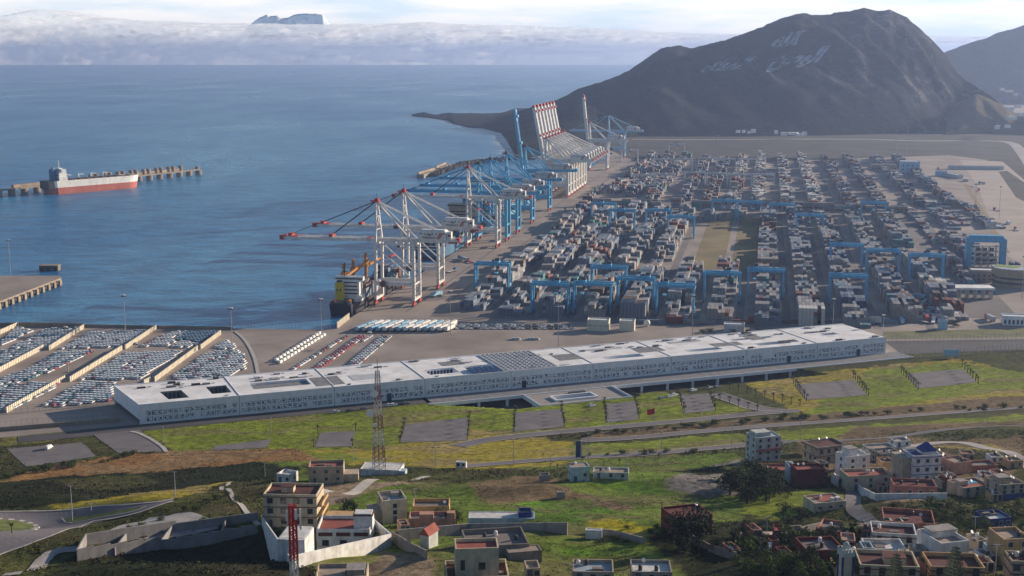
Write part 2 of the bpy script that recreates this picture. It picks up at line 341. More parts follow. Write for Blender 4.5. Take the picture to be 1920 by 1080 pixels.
mt, MTG = mountain('mountain', sil, foot, Yr, M['mountain'], 3, power=0.8)
mt.data.materials.append(M['mountain']); mt['kind'] = 'structure'
M['hill'] = mountain_mat('distant_hill_scrub', (0.035, 0.04, 0.03), (0.075, 0.065, 0.045), (0.14, 0.12, 0.1), rx=5000, rw=100)
sil2 = [(1690, 130), (1740, 112), (1775, 95), (1820, 78), (1850, 70), (1870, 61), (1895, 54), (1920, 46), (1960, 38), (2040, 30), (2150, 60), (2300, 80)]
h2, _ = mountain('hills', sil2, [(1690, 190), (1800, 186), (1920, 180), (2300, 175)], [(1690, 5600), (2300, 6000)], None, 21, du=6)
h2.data.materials.append(M['hill']); h2['kind'] = 'structure'
# low spur with the lit flank right of the mountain
sil3 = [(1775, 215), (1800, 190), (1830, 175), (1850, 182), (1880, 196), (1905, 212), (1940, 205), (2000, 190), (2300, 170)]
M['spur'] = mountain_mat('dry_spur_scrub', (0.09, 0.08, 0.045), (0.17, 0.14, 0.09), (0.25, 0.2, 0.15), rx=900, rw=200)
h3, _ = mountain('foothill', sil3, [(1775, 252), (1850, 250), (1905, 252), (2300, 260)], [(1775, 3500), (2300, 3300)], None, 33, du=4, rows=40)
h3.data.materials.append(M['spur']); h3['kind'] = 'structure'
# far rock beyond the strait and the fog bank in front of it (both outside the haze)
sil4 = [(455, 62), (470, 44), (485, 33), (500, 26), (506, 29), (520, 28), (530, 33), (540, 32), (552, 26), (570, 24), (590, 24), (605, 26), (612, 36), (622, 50), (640, 66)]
M['rock'] = mat('haze_pale_rock', (0.80, 0.88, 0.95), 1, 0.08, 0.0005)  # pale blue carries distance haze painted into the rock's colour
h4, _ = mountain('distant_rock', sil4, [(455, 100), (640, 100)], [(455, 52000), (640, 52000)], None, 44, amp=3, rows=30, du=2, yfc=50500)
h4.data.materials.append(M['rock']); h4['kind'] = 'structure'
def cloud_bank(name, sil, Y, depth, seed, rows=60, du=4, lump=0.3, hl=260):
    su = np.array(sil, float); us = np.arange(su[0, 0], su[-1, 0], du); vs = np.interp(us, su[:, 0], su[:, 1])
    d = np.array([ray(u, v) for u, v in zip(us, vs)]); h = CAMZ + d[:, 2] / d[:, 1] * Y; h = np.maximum(h, 60)
    a = np.linspace(0, PI, rows)[:, None]; dx = d[:, 0] / d[:, 1]
    n1 = vnoise(us[None, :] * Y / F / 900.0 + 0 * a, a * 9 + 3 + 0 * us[None, :], seed, 6, True) - 0.5
    n2 = vnoise(us[None, :] * Y / F / 3000.0 + 0 * a, a * 3 + 9 + 0 * us[None, :], seed + 2, 4) - 0.5
    k = 1 + lump * n1 + 0.5 * lump * n2
    Yy = Y - depth * np.cos(a) * k; Z = -30 + (h + 30) * np.sin(a) ** 0.8 * (1 + .55 * (k - 1)); X = dx[None, :] * Y + 0 * a + n1 * hl
    return link(name, grid_mesh(name, X, Yy, Z))
def cloud_mat():
    m = bpy.data.materials.new('cloud_vapour'); m.use_nodes = True; nt = m.node_tree; N = nt.nodes; L = nt.links; N.clear()
    o = N.new('ShaderNodeOutputMaterial'); d = N.new('ShaderNodeBsdfDiffuse'); t = N.new('ShaderNodeBsdfTranslucent'); mx = N.new('ShaderNodeMixShader'); mx.inputs[0].default_value = 0.68
    d.inputs[0].default_value = (0.92, 0.92, 0.93, 1); t.inputs[0].default_value = (0.98, 0.95, 0.92, 1)
    L.new(d.outputs[0], mx.inputs[1]); L.new(t.outputs[0], mx.inputs[2])
    tc = N.new('ShaderNodeTexCoord'); mp = N.new('ShaderNodeMapping'); mp.inputs['Scale'].default_value = (1, .3, 4.0); nz = N.new('ShaderNodeTexNoise'); nz.inputs['Scale'].default_value = .00042; nz.inputs['Detail'].default_value = 7; nz.inputs['Roughness'].default_value = .6
    L.new(tc.outputs['Object'], mp.inputs[0]); L.new(mp.outputs[0], nz.inputs['Vector'])
    sp = N.new('ShaderNodeSeparateXYZ'); L.new(tc.outputs['Generated'], sp.inputs[0]); ma = N.new('ShaderNodeMath'); ma.operation = 'MULTIPLY_ADD'; ma.inputs[1].default_value = 1.5; L.new(nz.outputs['Fac'], ma.inputs[0]); L.new(sp.outputs['Z'], ma.inputs[2])
    mr = N.new('ShaderNodeMapRange'); mr.inputs[1].default_value = 1.02; mr.inputs[2].default_value = 1.62; L.new(ma.outputs[0], mr.inputs[0])
    tr = N.new('ShaderNodeBsdfTransparent'); m2 = N.new('ShaderNodeMixShader'); L.new(mr.outputs[0], m2.inputs[0]); L.new(mx.outputs[0], m2.inputs[1]); L.new(tr.outputs[0], m2.inputs[2]); L.new(m2.outputs[0], o.inputs[0]); return m
M['cloud'] = cloud_mat()
c1 = cloud_bank('cloud_bank', [(-400, 30), (-100, 22), (0, 14), (40, 26), (80, 20), (120, 26), (180, 34), (260, 42), (330, 46), (420, 48), (500, 49), (600, 50), (700, 49), (800, 46), (900, 50), (1000, 52), (1150, 58), (1300, 66), (1600, 70), (2100, 70)], 35000, 3000, 5)
c1.data.materials.append(M['cloud']); tag(c1, 'long white bank of low sea fog lying along the horizon', None, None, 'stuff')
# white stones laid out as writing on the mountain's face
def drape_text():
    # each word: presentation forms in visual order, and the picture frame of its letters
    words = [('\uFEEA\uFEE0\uFEDF\uFE8D', (1440, 88), (1512, 60), 13, 'top'),
             ('\uFEBB\uFEC3\uFEEE\uFEDF\uFE8D', (1430, 132), (1560, 90), 15, 'r'),
             ('\uFEDA\uFEE0\uFEE4\uFEDF\uFE8D', (1308, 134), (1420, 108), 14, 'l')]
    words[1] = ('\uFEE6\uFEC3\uFEEE\uFEDF\uFE8D',) + words[1][1:]
    X, Y, Z = MTG; allv = MB()
    yr = Y; 
    for s, a, b, hgt, _ in words:
        me = text_mesh(s, 1.0, bold=0.055)
        co = np.array([v.co[:] for v in me.vertices]); 
        if len(co) == 0: continue
        lo, hi = co.min(0), co.max(0); q = (co - lo) / (hi - lo + 1e-9)
        # baseline runs from a to b; strokes lean strongly to the right along the slope
        u0, v0 = a; u1, v1 = b; W_ = u1 - u0
        px = u0 + q[:, 0] * W_ * 0.72 + q[:, 1] * W_ * 0.28; py = v0 - q[:, 1] * (v0 - v1) - q[:, 0] * (v0 - v1) * 0.25 + (v0 - v1) * 0.12
        base = len(allv.v)
        for u, v in zip(px, py):
            # march along the ray over the height field columns
            c = int(np.clip(round((u - 772) / 3.0), 0, X.shape[1] - 1)); d = ray(u, v)
            zc = CAMZ + d[2] / d[1] * Y[:, c]; g = Z[:, c] - zc; k = np.argmax(g > 0)
            if g[k] <= 0: k = 1
            k = max(k, 1); f = -g[k - 1] / (g[k] - g[k - 1] + 1e-9); f = min(max(f, 0), 1)
            yy = Y[k - 1, c] + f * (Y[k, c] - Y[k - 1, c]) - 5; allv.v.append((d[0] / d[1] * yy, yy, CAMZ + d[2] / d[1] * yy))
        for p in me.polygons: allv.f.append(tuple(base + i for i in p.vertices)); allv.m.append(0); allv.c.append(None)
    M['whitestone'] = mat('whitewashed_stone', (0.26, 0.29, 0.32), 1, 0.6, 0.05)
    o = allv.build('hillside_inscription', M['whitestone'])
    tag(o, 'pale stone Arabic inscription laid out across the dark mountain face', 'inscription')
drape_text()
# haze over the whole place
M['haze'] = bpy.data.materials.new('haze_air'); M['haze'].use_nodes = True
_nt = M['haze'].node_tree; _nt.nodes.clear(); _o = _nt.nodes.new('ShaderNodeOutputMaterial'); _v = _nt.nodes.new('ShaderNodeVolumePrincipled')
_v.inputs['Color'].default_value = (0.43, 0.58, 0.98, 1); _v.inputs['Density'].default_value = 6.6e-5; _v.inputs['Anisotropy'].default_value = 0.45
_nt.links.new(_v.outputs[0], _o.inputs['Volume'])
mb = MB(); mb.hexa([(-31000, -3000, -6), (31000, -3000, -6), (31000, 31000, -6), (-31000, 31000, -6)], [(-31000, -3000, 400), (31000, -3000, 400), (31000, 31000, 400), (-31000, 31000, 400)])
hz = mb.build('haze', M['haze']); tag(hz, 'thin blue sea haze hanging over the port and the strait', None, None, 'stuff')
# ------------------------------------------------------------------ hillside in front of the port
BUMPS += [(-175, 392, 60, 26, -9, 0.0), (-95, 432, 30, 14, 6, 0.35), (-60, 470, 55, 12, 4, 0.1), (30, 470, 40, 22, 5, 0.2), (75, 372, 30, 26, -7, 0.2), (-100, 335, 55, 28, -9, 0), (20, 345, 30, 22, 4, 0.0)]
TA, TB = P0(262, 796), P0(1660, 662); TL = (TB - TA).length; TE = (TB - TA) / TL; TN = Vector((-TE.y, TE.x, 0)); TRZ = math.atan2(TE.y, TE.x)
def tw(s, t, z=0.0): p = TA + TE * s + TN * t; return Vector((p.x, p.y, z))
_T0 = T
def T(x, y):
    x = np.asarray(x, float); y = np.asarray(y, float); z = _T0(x, y)
    dx, dy = x - TA.x, y - TA.y; s = dx * TE.x + dy * TE.y; t = -dx * TE.y + dy * TE.x
    z = np.where(t > -14, -0.05 * np.ones_like(z), z * smooth(-12, -40, t) if False else z)
    z = np.where((t > -14), -0.05, z)
    near = smooth(-14, -34, t); z = np.where(t <= -14, z * near - 0.05 * (1 - near), z)
    pit = ((s > 152) & (s < 212) & (t > -12 - (s - 152) * .85) & (t > -46) & (t < 6)) | ((s > 205) & (s < 268) & (t > -46) & (t < 6)) | ((s > 262) & (s < 395 - (t + 30) * 0.4) & (t > -38) & (t < 6))
    return np.where(pit, -5.5, z)
LAND = {  # surface colours; 'dark' is dark scrub plus shade painted in at lower left
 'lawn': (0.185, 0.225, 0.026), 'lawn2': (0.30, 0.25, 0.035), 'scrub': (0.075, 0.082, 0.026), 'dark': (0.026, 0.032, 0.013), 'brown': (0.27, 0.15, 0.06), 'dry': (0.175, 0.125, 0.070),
 'meadow': (0.12, 0.17, 0.028), 'yellow': (0.34, 0.30, 0.02), 'dirt': (0.24, 0.185, 0.135), 'lush': (0.10, 0.19, 0.02), 'rubble': (0.20, 0.18, 0.165), 'concrete': (0.30, 0.26, 0.23)}
ZONES = [  # drawn over one another; outlines are the fields' edges and the lower-left shade
 ('meadow', [(430, 850), (1390, 850), (1400, 1090), (420, 1090)]),
 ('lawn', [(255, 800), (620, 760), (760, 742), (960, 760), (1250, 735), (1420, 765), (1330, 790), (860, 828), (700, 850), (480, 850), (330, 850)]),
 ('lawn2', [(470, 845), (700, 842), (880, 805), (1080, 830), (1060, 872), (900, 880), (760, 880), (560, 872)]),
 ('lawn', [(480, 845), (640, 848), (700, 865), (560, 872)]),
 ('lawn2', [(1390, 712), (1800, 672), (1925, 705), (1925, 745), (1700, 770), (1520, 790)]),
 ('lawn', [(1640, 690), (1800, 680), (1925, 700), (1925, 728), (1560, 775), (1500, 780)]),
 ('dry', [(1090, 815), (1500, 778), (1925, 740), (1925, 762), (1560, 792), (1100, 826)]),
 ('lawn', [(1060, 838), (1350, 815), (1925, 776), (1925, 800), (1480, 828), (1100, 866)]),
 ('dry', [(1600, 800), (1925, 790), (1925, 880), (1750, 870), (1560, 830)]),
 ('scrub', [(1650, 812), (1925, 795), (1925, 815), (1780, 830)]), ('lawn2', [(1740, 838), (1860, 832), (1910, 860), (1830, 872), (1740, 860)]),
 ('scrub', [(0, 815), (200, 812), (250, 850), (120, 880), (0, 890)]), ('lawn', [(0, 812), (150, 806), (165, 815), (60, 832), (0, 838)]),
 ('brown', [(-10, 905), (60, 884), (200, 856), (330, 846), (560, 842), (600, 862), (480, 868), (300, 886), (120, 896), (-10, 912)]),
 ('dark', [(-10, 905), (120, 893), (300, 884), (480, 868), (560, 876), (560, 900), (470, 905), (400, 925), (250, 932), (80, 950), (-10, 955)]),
 ('scrub', [(90, 900), (260, 890), (300, 905), (180, 925)]),
 ('lawn2', [(80, 950), (240, 928), (410, 905), (440, 900), (380, 925), (260, 942), (110, 958)]),
 ('scrub', [(-10, 1055), (150, 1010), (290, 960), (430, 905), (500, 900), (510, 985), (400, 980), (180, 1015), (60, 1085), (-10, 1085)]),
 ('dark', [(60, 1085), (180, 1025), (500, 1000), (620, 1090)]), ('dark', [(490, 985), (560, 1000), (560, 1085), (420, 1085)]),  # near-black turf: shade on the lower-left slope put into the colour
 ('dirt', [(540, 920), (620, 905), (700, 905), (790, 892), (800, 900), (690, 920), (640, 945), (560, 960)]),
 ('scrub', [(560, 868), (900, 880), (1080, 878), (1100, 905), (850, 905), (720, 900), (600, 905)]),
 ('dry', [(880, 905), (1010, 890), (1150, 925), (1190, 960), (1000, 950), (900, 940)]),
 ('meadow', [(1030, 905), (1180, 900), (1290, 935), (1320, 960), (1180, 950)]), ('lush', [(1100, 905), (1200, 905), (1300, 940), (1240, 930)]),
 ('lush', [(950, 945), (1100, 935), (1180, 975), (1060, 985)]), ('yellow', [(1090, 975), (1150, 968), (1240, 1000), (1225, 1025), (1170, 1005), (1110, 990)]),
 ('meadow', [(950, 1010), (1160, 1010), (1420, 1060), (1440, 1090), (940, 1090)]), ('lush', [(1060, 1030), (1110, 1025), (1120, 1040), (1070, 1042)]),
 ('dirt', [(640, 1035), (720, 1030), (830, 1050), (810, 1085), (650, 1085)]), ('lawn', [(590, 1050), (700, 1035), (720, 1050), (600, 1075)]),
 ('rubble', [(1250, 895), (1330, 875), (1385, 860), (1400, 900), (1400, 925), (1330, 935), (1260, 915)]), ('dark', [(1290, 880), (1380, 870), (1390, 885), (1310, 892)]),
 ('dark', [(1380, 880), (1440, 860), (1580, 900), (1500, 960), (1400, 965), (1380, 930)]),
 ('lawn', [(1385, 935), (1440, 925), (1560, 915), (1590, 930), (1520, 960), (1440, 975), (1400, 965)]),
 ('dark', [(1250, 990), (1400, 975), (1600, 985), (1600, 1090), (1300, 1090), (1210, 1010)]), ('dirt', [(1620, 880), (1740, 940), (1700, 955), (1600, 925)]),
 ('scrub', [(1640, 945), (1930, 930), (1930, 1000), (1750, 985)]), ('scrub', [(1400, 820), (1925, 850), (1925, 945), (1580, 900), (1400, 860)]), ('dry', [(1480, 850), (1760, 845), (1900, 880), (1860, 930), (1600, 900)]), ('scrub', [(1800, 860), (1925, 850), (1925, 880), (1850, 880)]),
]
def inpoly(px, py, poly):
    r = np.zeros(px.shape, bool); n_ = len(poly)
    for i in range(n_):
        (x0, y0), (x1, y1) = poly[i], poly[(i + 1) % n_]
        if y0 == y1: continue
        r ^= ((py < y0) != (py < y1)) & (px < (x1 - x0) * (py - y0) / (y1 - y0) + x0)
    return r
gx = np.concatenate([np.arange(-1400, -420, 20), np.arange(-420, 520, 1.8), np.arange(520, 1500, 20)]); gy = np.concatenate([np.arange(60, 250, 8), np.arange(250, 860, 1.8)])
GX, GY = np.meshgrid(gx, gy); GZ = T(GX, GY); GZT = -(GX - TA.x) * TE.y + (GY - TA.y) * TE.x; GZ = np.where((GZT > 3) & (GZ > -2), -0.6, GZ)
f_ = GY * CP - (GZ - CAMZ) * SP; up_ = GY * SP + (GZ - CAMZ) * CP
PU = 960 + F * GX / f_; PV = 540 - F * up_ / f_
wob = (vnoise(GX / 7, GY / 7, 77, 3) - 0.5); wob2 = (vnoise(GX / 7 + 40, GY / 7, 78, 3) - 0.5)
PU = PU + wob * 26; PV = PV + wob2 * 9
LC = np.zeros(GX.shape + (3,)); LC[:] = LAND['scrub']
ZN = np.full(GX.shape, 'scrub', dtype='U8')
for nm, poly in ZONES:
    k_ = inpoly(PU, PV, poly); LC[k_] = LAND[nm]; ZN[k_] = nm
n1 = vnoise(GX / 22, GY / 15, 5, 5)[..., None]; n2 = vnoise(GX / 4, GY / 4, 6, 4)[..., None]
LC = LC * (0.70 + 0.6 * n1) * (0.7 + 0.6 * n2)
dr = np.clip((vnoise(GX / 30, GY / 12, 9, 5) - 0.52) * 5, 0, 0.55)[..., None]; LC = LC * (1 - dr) + LC.mean(2, keepdims=True) * np.array([1.35, 1.0, 0.6]) * dr
def hill_mat():
    m = mat('hillside_turf', (1, 1, 1), 1.0, 0.45, 0.35, attr='col', detail=8, spec=0.05); nt = m.node_tree; N = nt.nodes; L = nt.links; bs = N['Principled BSDF']
    tc = N.new('ShaderNodeTexCoord'); n_ = N.new('ShaderNodeTexNoise'); n_.inputs['Scale'].default_value = 0.8; n_.inputs['Detail'].default_value = 8; n_.inputs['Roughness'].default_value = 0.7
    bp = N.new('ShaderNodeBump'); bp.inputs['Distance'].default_value = 0.8; bp.inputs['Strength'].default_value = 0.9
    L.new(tc.outputs['Object'], n_.inputs['Vector']); L.new(n_.outputs['Fac'], bp.inputs['Height']); L.new(bp.outputs[0], bs.inputs['Normal']); return m
M['turf'] = hill_mat()
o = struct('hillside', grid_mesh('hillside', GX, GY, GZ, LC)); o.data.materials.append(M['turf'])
# roads and parking on the slope
M['parking'] = mat('worn_parking_asphalt', (0.16, 0.145, 0.15), 0.95, 0.25, 0.15, dirt=0.3, dscale=0.15)
M['kerb'] = mat('pale_kerb', (0.42, 0.39, 0.36), 0.9, 0.15, 0.3)
M['road2'] = mat('road_asphalt', (0.14, 0.128, 0.14), 0.95, 0.18, 0.08, dirt=0.15, dscale=0.2)
M['line'] = mat('road_paint', (0.7, 0.68, 0.62), 0.8, 0.1, 0.5)
PAVEPOLY = []
def draped_poly(name, pix, z, material, n=14, kind='structure'):
    PAVEPOLY.append(pix)
    a, b, c, d = [at(*p) for p in pix]; m_ = MB()
    for i in range(n + 1):
        for j in range(n + 1):
            s, t = i / n, j / n; q = (a * (1 - s) + b * s) * (1 - t) + (d * (1 - s) + c * s) * t; m_.v.append((q.x, q.y, gz(q.x, q.y) + z))
    for i in range(n):
        for j in range(n): m_.f.append((i * (n + 1) + j, (i + 1) * (n + 1) + j, (i + 1) * (n + 1) + j + 1, i * (n + 1) + j + 1)); m_.m.append(0); m_.c.append(None)
    o = struct(name, m_, material, kind)
    if o.data.polygons[0].normal.z < 0: o.data.flip_normals()
    return o
def slope_road(pix, width, kerb=True, lines=False, mat_=None):
    o, c = ribbon('road', pix, width, 0.16, mat_ or M['road2'], drape=True)
    if kerb:
        d = np.gradient(c, axis=0); d /= np.linalg.norm(d, axis=1)[:, None]; nr = np.stack([-d[:, 1], d[:, 0]], 1)
        for s in (-1, 1):
            q = c + nr * s * (width / 2 + 0.3); ribbon('kerb', None, 0.7, 0.30, M['kerb'], drape=True, world=[tuple(p) for p in q[::6]])
        if lines: ribbon('road_marking', None, 0.28, 0.22, M['line'], drape=True, world=[tuple(p) for p in c[::6]])
    return c
RD1 = slope_road([(860, 837), (930, 823), (1100, 806), (1300, 788), (1440, 774), (1500, 770)], 10)
RD2 = slope_road([(1090, 826), (1180, 822), (1300, 811), (1440, 799), (1600, 788), (1760, 776), (1925, 764)], 9)
RD3 = slope_road([(860, 876), (950, 868), (1090, 858), (1250, 848), (1400, 835), (1480, 828)], 11)
slope_road([(1480, 828), (1620, 824), (1740, 810), (1850, 800), (1925, 800)], 5, kerb=False, lines=False)
slope_road([(1600, 845), (1700, 838), (1800, 830), (1900, 852), (1935, 880)], 5, kerb=False, lines=False, mat_=M['paleroad'])
slope_road([(1340, 738), (1380, 752), (1430, 768), (1470, 770)], 10)
def loft(name, up, dn, z, material, n=40, m_=14):
    A = [at(*p) for p in up]; B = [at(*p) for p in dn]
    def samp(P, t):
        L = [0]
        for a, b in zip(P[:-1], P[1:]): L.append(L[-1] + (b - a).length)
        d = t * L[-1]
        for i in range(len(P) - 1):
            if d <= L[i + 1] or i == len(P) - 2: return P[i].lerp(P[i + 1], (d - L[i]) / (L[i + 1] - L[i]))
    mm = MB()
    for i in range(n + 1):
        a, b = samp(A, i / n), samp(B, i / n)
        for j in range(m_ + 1): q = a.lerp(b, j / m_); mm.v.append((q.x, q.y, gz(q.x, q.y) + z))
    for i in range(n):
        for j in range(m_): mm.f.append((i * (m_ + 1) + j, (i + 1) * (m_ + 1) + j, (i + 1) * (m_ + 1) + j + 1, i * (m_ + 1) + j + 1)); mm.m.append(0); mm.c.append(None)
    o = struct(name, mm, material)
    if o.data.polygons[0].normal.z < 0: o.data.flip_normals()
PAVEPOLY.append([(-40, 958), (100, 957), (230, 946), (330, 932), (330, 944), (262, 964), (160, 987), (60, 1022), (-40, 1060)])
UPK = [(-40, 960), (40, 960), (100, 959), (160, 953), (230, 948), (300, 942), (325, 936)]; DNK = [(-40, 1056), (0, 1042), (60, 1020), (110, 1001), (160, 985), (210, 974), (262, 962), (325, 941)]
loft('road', UPK, DNK, .16, M['road2']); ribbon('kerb', UPK, .8, .34, M['kerb'], drape=True); ribbon('kerb', DNK, .8, .34, M['kerb'], drape=True)
M['isle'] = mat('verge_turf', (0.11, 0.13, 0.035), 1, .35, .4)
loft('verge', [(119, 974), (150, 970), (200, 963), (240, 956), (272, 951)], [(119, 976), (135, 981), (200, 969), (245, 961), (272, 952)], .34, M['isle'], 20, 4); ribbon('kerb', [(117, 972), (119, 977), (135, 982), (200, 970), (248, 961), (274, 951)], .5, .38, M['kerb'], drape=True)
ribbon('path', [(1590, 900), (1600, 925), (1600, 950), (1625, 975), (1640, 985)], 5, 0.2, M['parking'], drape=True)
ribbon('path', [(1880, 1005), (1840, 1020), (1800, 1045), (1770, 1085)], 4, 0.2, M['parking'], drape=True)
ribbon('path', [(545, 955), (600, 925), (680, 912), (800, 893)], 4, 0.14, M['kerb'], drape=True)
ribbon('path', [(430, 905), (415, 915), (440, 940), (470, 970), (485, 985)], 1.6, 0.2, M['kerb'], drape=True)
draped_poly('road', [(175, 815), (262, 806), (312, 847), (222, 850)], 0.15, M['parking'])
ribbon('kerb', [(245, 810), (265, 815), (300, 835), (312, 848)], 2.0, 0.35, M['kerb'], drape=True)
for q in ([(405, 836), (510, 824), (498, 840), (395, 845)], [(600, 812), (666, 808), (660, 837), (590, 839)], [(760, 796), (880, 783), (874, 826), (750, 830)], [(965, 774), (1058, 767), (1056, 801), (962, 810)],
          [(1138, 758), (1193, 752), (1197, 787), (1136, 793)], [(1276, 740), (1330, 738), (1340, 770), (1282, 776)], [(1490, 722), (1600, 712), (1627, 741), (1512, 750)], [(1700, 701), (1806, 692), (1832, 717), (1722, 729)],
          [(12, 842), (155, 830), (180, 856), (50, 876)]):
    draped_poly('parking_area', q, 0.14, M['parking'])
# traffic circle with its planted island
def circle_isle(u, v, r):
    c = at(u, v); m_ = MB(); n = 36; P = lambda rr, i, z: (c.x + rr * math.cos(2 * PI * i / n), c.y + rr * math.sin(2 * PI * i / n), gz(c.x + rr * math.cos(2 * PI * i / n), c.y + rr * math.sin(2 * PI * i / n)) + z)
    for r0, r1, z0, z1, mi in ((r + 1.9, r + 1.5, .1, .5, 1), (r + 1.5, r, .5, .55, 1), (r, r * .7, .58, .75, 2), (r * .7, r * .35, .75, .95, 2), (r * .35, .01, .95, 1.0, 2)):
        for i in range(n): m_.quad([P(r0, i, z0), P(r0, i + 1, z0), P(r1, i + 1, z1), P(r1, i, z1)], mi if mi == 2 or i % 2 else 0)
    struct('traffic_island', m_, [M['road2'], M['kerb'], M['isle']])
circle_isle(4, 992, 9.5)
# ------------------------------------------------------------------ port: frame along the quay
TH = math.atan(0.1892); CT, ST = math.cos(TH), math.sin(TH)
def yd(p): return p[0] * CT - p[1] * ST, p[0] * ST + p[1] * CT
def yw(a, b, z=0.0): return Vector((a * CT + b * ST, -a * ST + b * CT, z))
def paint(name, c, rough=0.5, dirt=0.25, var=0.12, sc=0.4, **k): return mat(name, c, rough, var, sc, dirt=dirt, dscale=0.25, **k)
M['wpaint'] = paint('white_crane_paint', (0.66, 0.65, 0.64)); M['bpaint'] = paint('blue_crane_paint', (0.09, 0.36, 0.60))
M['red'] = paint('red_paint', (0.42, 0.05, 0.04)); M['dark'] = paint('dark_steel', (0.05, 0.05, 0.055)); M['lblue'] = paint('pale_blue_paint', (0.30, 0.50, 0.66))
M['navy'] = paint('navy_lettering', (0.02, 0.04, 0.12), dirt=0)
M['glass'] = mat('dark_glass', (0.03, 0.045, 0.06), 0.15, 0.3, 0.5, spec=0.6)
M['wgrey'] = paint('pale_grey_paint', (0.5, 0.5, 0.52))
CRMESH = {}
def crane_meshes(c):
    """one set of meshes per livery; frame: x away from the sea (landside rail at 0), y along the quay"""
    if c in CRMESH: return CRMESH[c]
    pm = {'white': M['wpaint'], 'blue': M['bpaint'], 'pale': M['lblue'], 'whitefar': M['wpaint']}[c]; D = {}; MB.K = {'whitefar': 1.75, 'pale': 1.5, 'blue': 1.25}.get(c, 1.0); c = 'white' if c == 'whitefar' else c; key = 'whitefar' if MB.K == 1.75 else c
    def leg(x, y, lean):
        m = MB(); m.bar((x, y, 4), (x + lean, y * 0.97, 49), 2.3, 2.0, 0); 
        for z in range(8, 46, 5): m.box(x + lean * (z - 4) / 45 + 0.95, y * (1 - .03 * (z - 4) / 45), z, .35, 1.9, .5, 1)
        return m.mesh('leg', [pm, M['dark'] if x == 0 else pm])
    D['legs'] = [(leg(0, 9, 0), 'leg'), (leg(0, -9, 0), 'leg'), (leg(-30.5, 9, 0.5), 'leg'), (leg(-30.5, -9, 0.5), 'leg')]
    def truck(x, y):
        m = MB(); m.box(x, y, 1.0, 1.5, 7.5, 1.3, 0); m.box(x, y, 2.3, 1.1, 3, 1.5, 0)
        for k in (-2.8, -1, 1, 2.8): m.cyl((x - .5, y + k, .55), (x + .5, y + k, .55), .55, n=8, m=1)
        return m.mesh('wheel_truck', [M['red'], M['dark']])
    D['trucks'] = [truck(x, y) for x in (0, -30.5) for y in (9, -9)]
    m = MB()
    for x in (0, -30.5): m.bar((x, -9, 4.8), (x, 9, 4.8), 1.5, 2.0); m.bar((x, -9, 47), (x, 9, 47), 1.4, 1.8); m.bar((x, -8, 16.5), (x, 8, 16.5), 0.9, 1.2)
    for y in (9, -9):
        m.bar((-30.5, y, 17), (0, y, 17), 1.4, 3.0); m.bar((-30, y * .98, 46), (0, y * .98, 20), .8); m.bar((-30.2, y * .98, 33), (0, y * .98, 33), .5)
        m.bar((-31, y * .97, 47.5), (4, y * .97, 47.5), 1.0, 1.2)
    D['frame'] = m.mesh('portal_frame', [pm])
    m = MB(); m.cyl((-24, -10.3, 17), (-24, -11.6, 17), 2.6, n=14, m=0); m.cyl((-24, -10.0, 17), (-24, -11.9, 17), .7, n=8, m=1); D['reel'] = m.mesh('cable_reel', [paint('reel_brown', (0.16, 0.07, 0.06)), M['dark']])
    m = MB()
    for y in (-3, 3):
        m.bar((-35, y, 50), (34, y, 50), 1.8, 2.3); m.bar((-35, y * 1.6, 51.4), (34, y * 1.6, 51.4), .12, .12)
    for x in range(-34, 35, 6): m.bar((x, -3, 50), (x, 3, 50), .5)
    m.box(30, 0, 48.6, 7, 9, 1.2, 1); m.box(33.5, 0, 49.5, 3, 7, 3.0, 1)
    D['girder'] = m.mesh('trolley_girder', [pm, M['red'] if c == 'white' else pm])
    m = MB(); apx = []
    for y in (-9, 9):
        m.bar((-30, y * .95, 49), (-31, y * .22, 79), 1.8, 1.5, w2=1.2); m.bar((0, y * .9, 49), (-30.5, y * .24, 79), 1.1, 1.1)
        m.bar((-30.2, y * .7, 60), (-30.2, -y * .7 * .9, 70), .6); m.bar((-31, y * .2, 79.5), (32, y * .33, 51), .7, .7)
    for z in (58, 68): m.bar((-30.5, -9 * (1 - .78 * (z - 49) / 30), z), (-30.5, 9 * (1 - .78 * (z - 49) / 30), z), .6)
    D['pylon'] = m.mesh('pylon', [pm])
    m = MB(); m.box(-31, 0, 79, 5, 6, .7, 0); m.box(-31, 0, 79.7, 3, 3.4, 2.2, 0); m.box(-34, 0, 79.3, 4, 2, 1.0, 0); m.bar((-31, 0, 82), (-31, 0, 86), .2, m=1)
    D['head'] = m.mesh('pylon_head', [M['red'] if c == 'white' else M['dark'], M['dark']])
    m = MB(); m.hexa([(3, -5, 51.5), (25, -5, 51.5), (25, 5, 51.5), (3, 5, 51.5)], [(3.6, -5, 57.3), (24.4, -5, 57.3), (24.4, 5, 57.3), (3.6, 5, 57.3)]); m.hexa([(3.6, -5, 57.3), (24.4, -5, 57.3), (24.4, 5, 57.3), (3.6, 5, 57.3)], [(5, -3.4, 58.8), (23, -3.4, 58.8), (23, 3.4, 58.8), (5, 3.4, 58.8)], bottom=False)
    for x in range(5, 24, 3): m.box(x, -5.06, 55.4, 1.2, .1, .9, 1)
    for k in (0, 1.6): m.quad([(17 + k, -5.12, 52), (18 + k, -5.12, 52), (21 + k, -5.12, 56.8), (20 + k, -5.12, 56.8)], 2)
    D['house'] = m.mesh('machinery_house', [M['wpaint'] if c != 'blue' else M['wgrey'], M['glass'], M['red']])
    m = MB(); m.box(27, -2, 51.5, 3.2, 5, 6, 0); m.box(27, -4.6, 54, 2.2, .2, 1.6, 1); D['cabin'] = m.mesh('electrical_cabin', [M['wpaint'], M['glass']])
    m = MB(); m.box(-20, 0, 47.2, 7, 7, 1.6, 0); m.box(-14, 0, 43.6, 3.4, 3, 3.2, 1); m.box(-14, -1.56, 44.2, 2.6, .1, 1.6, 2)
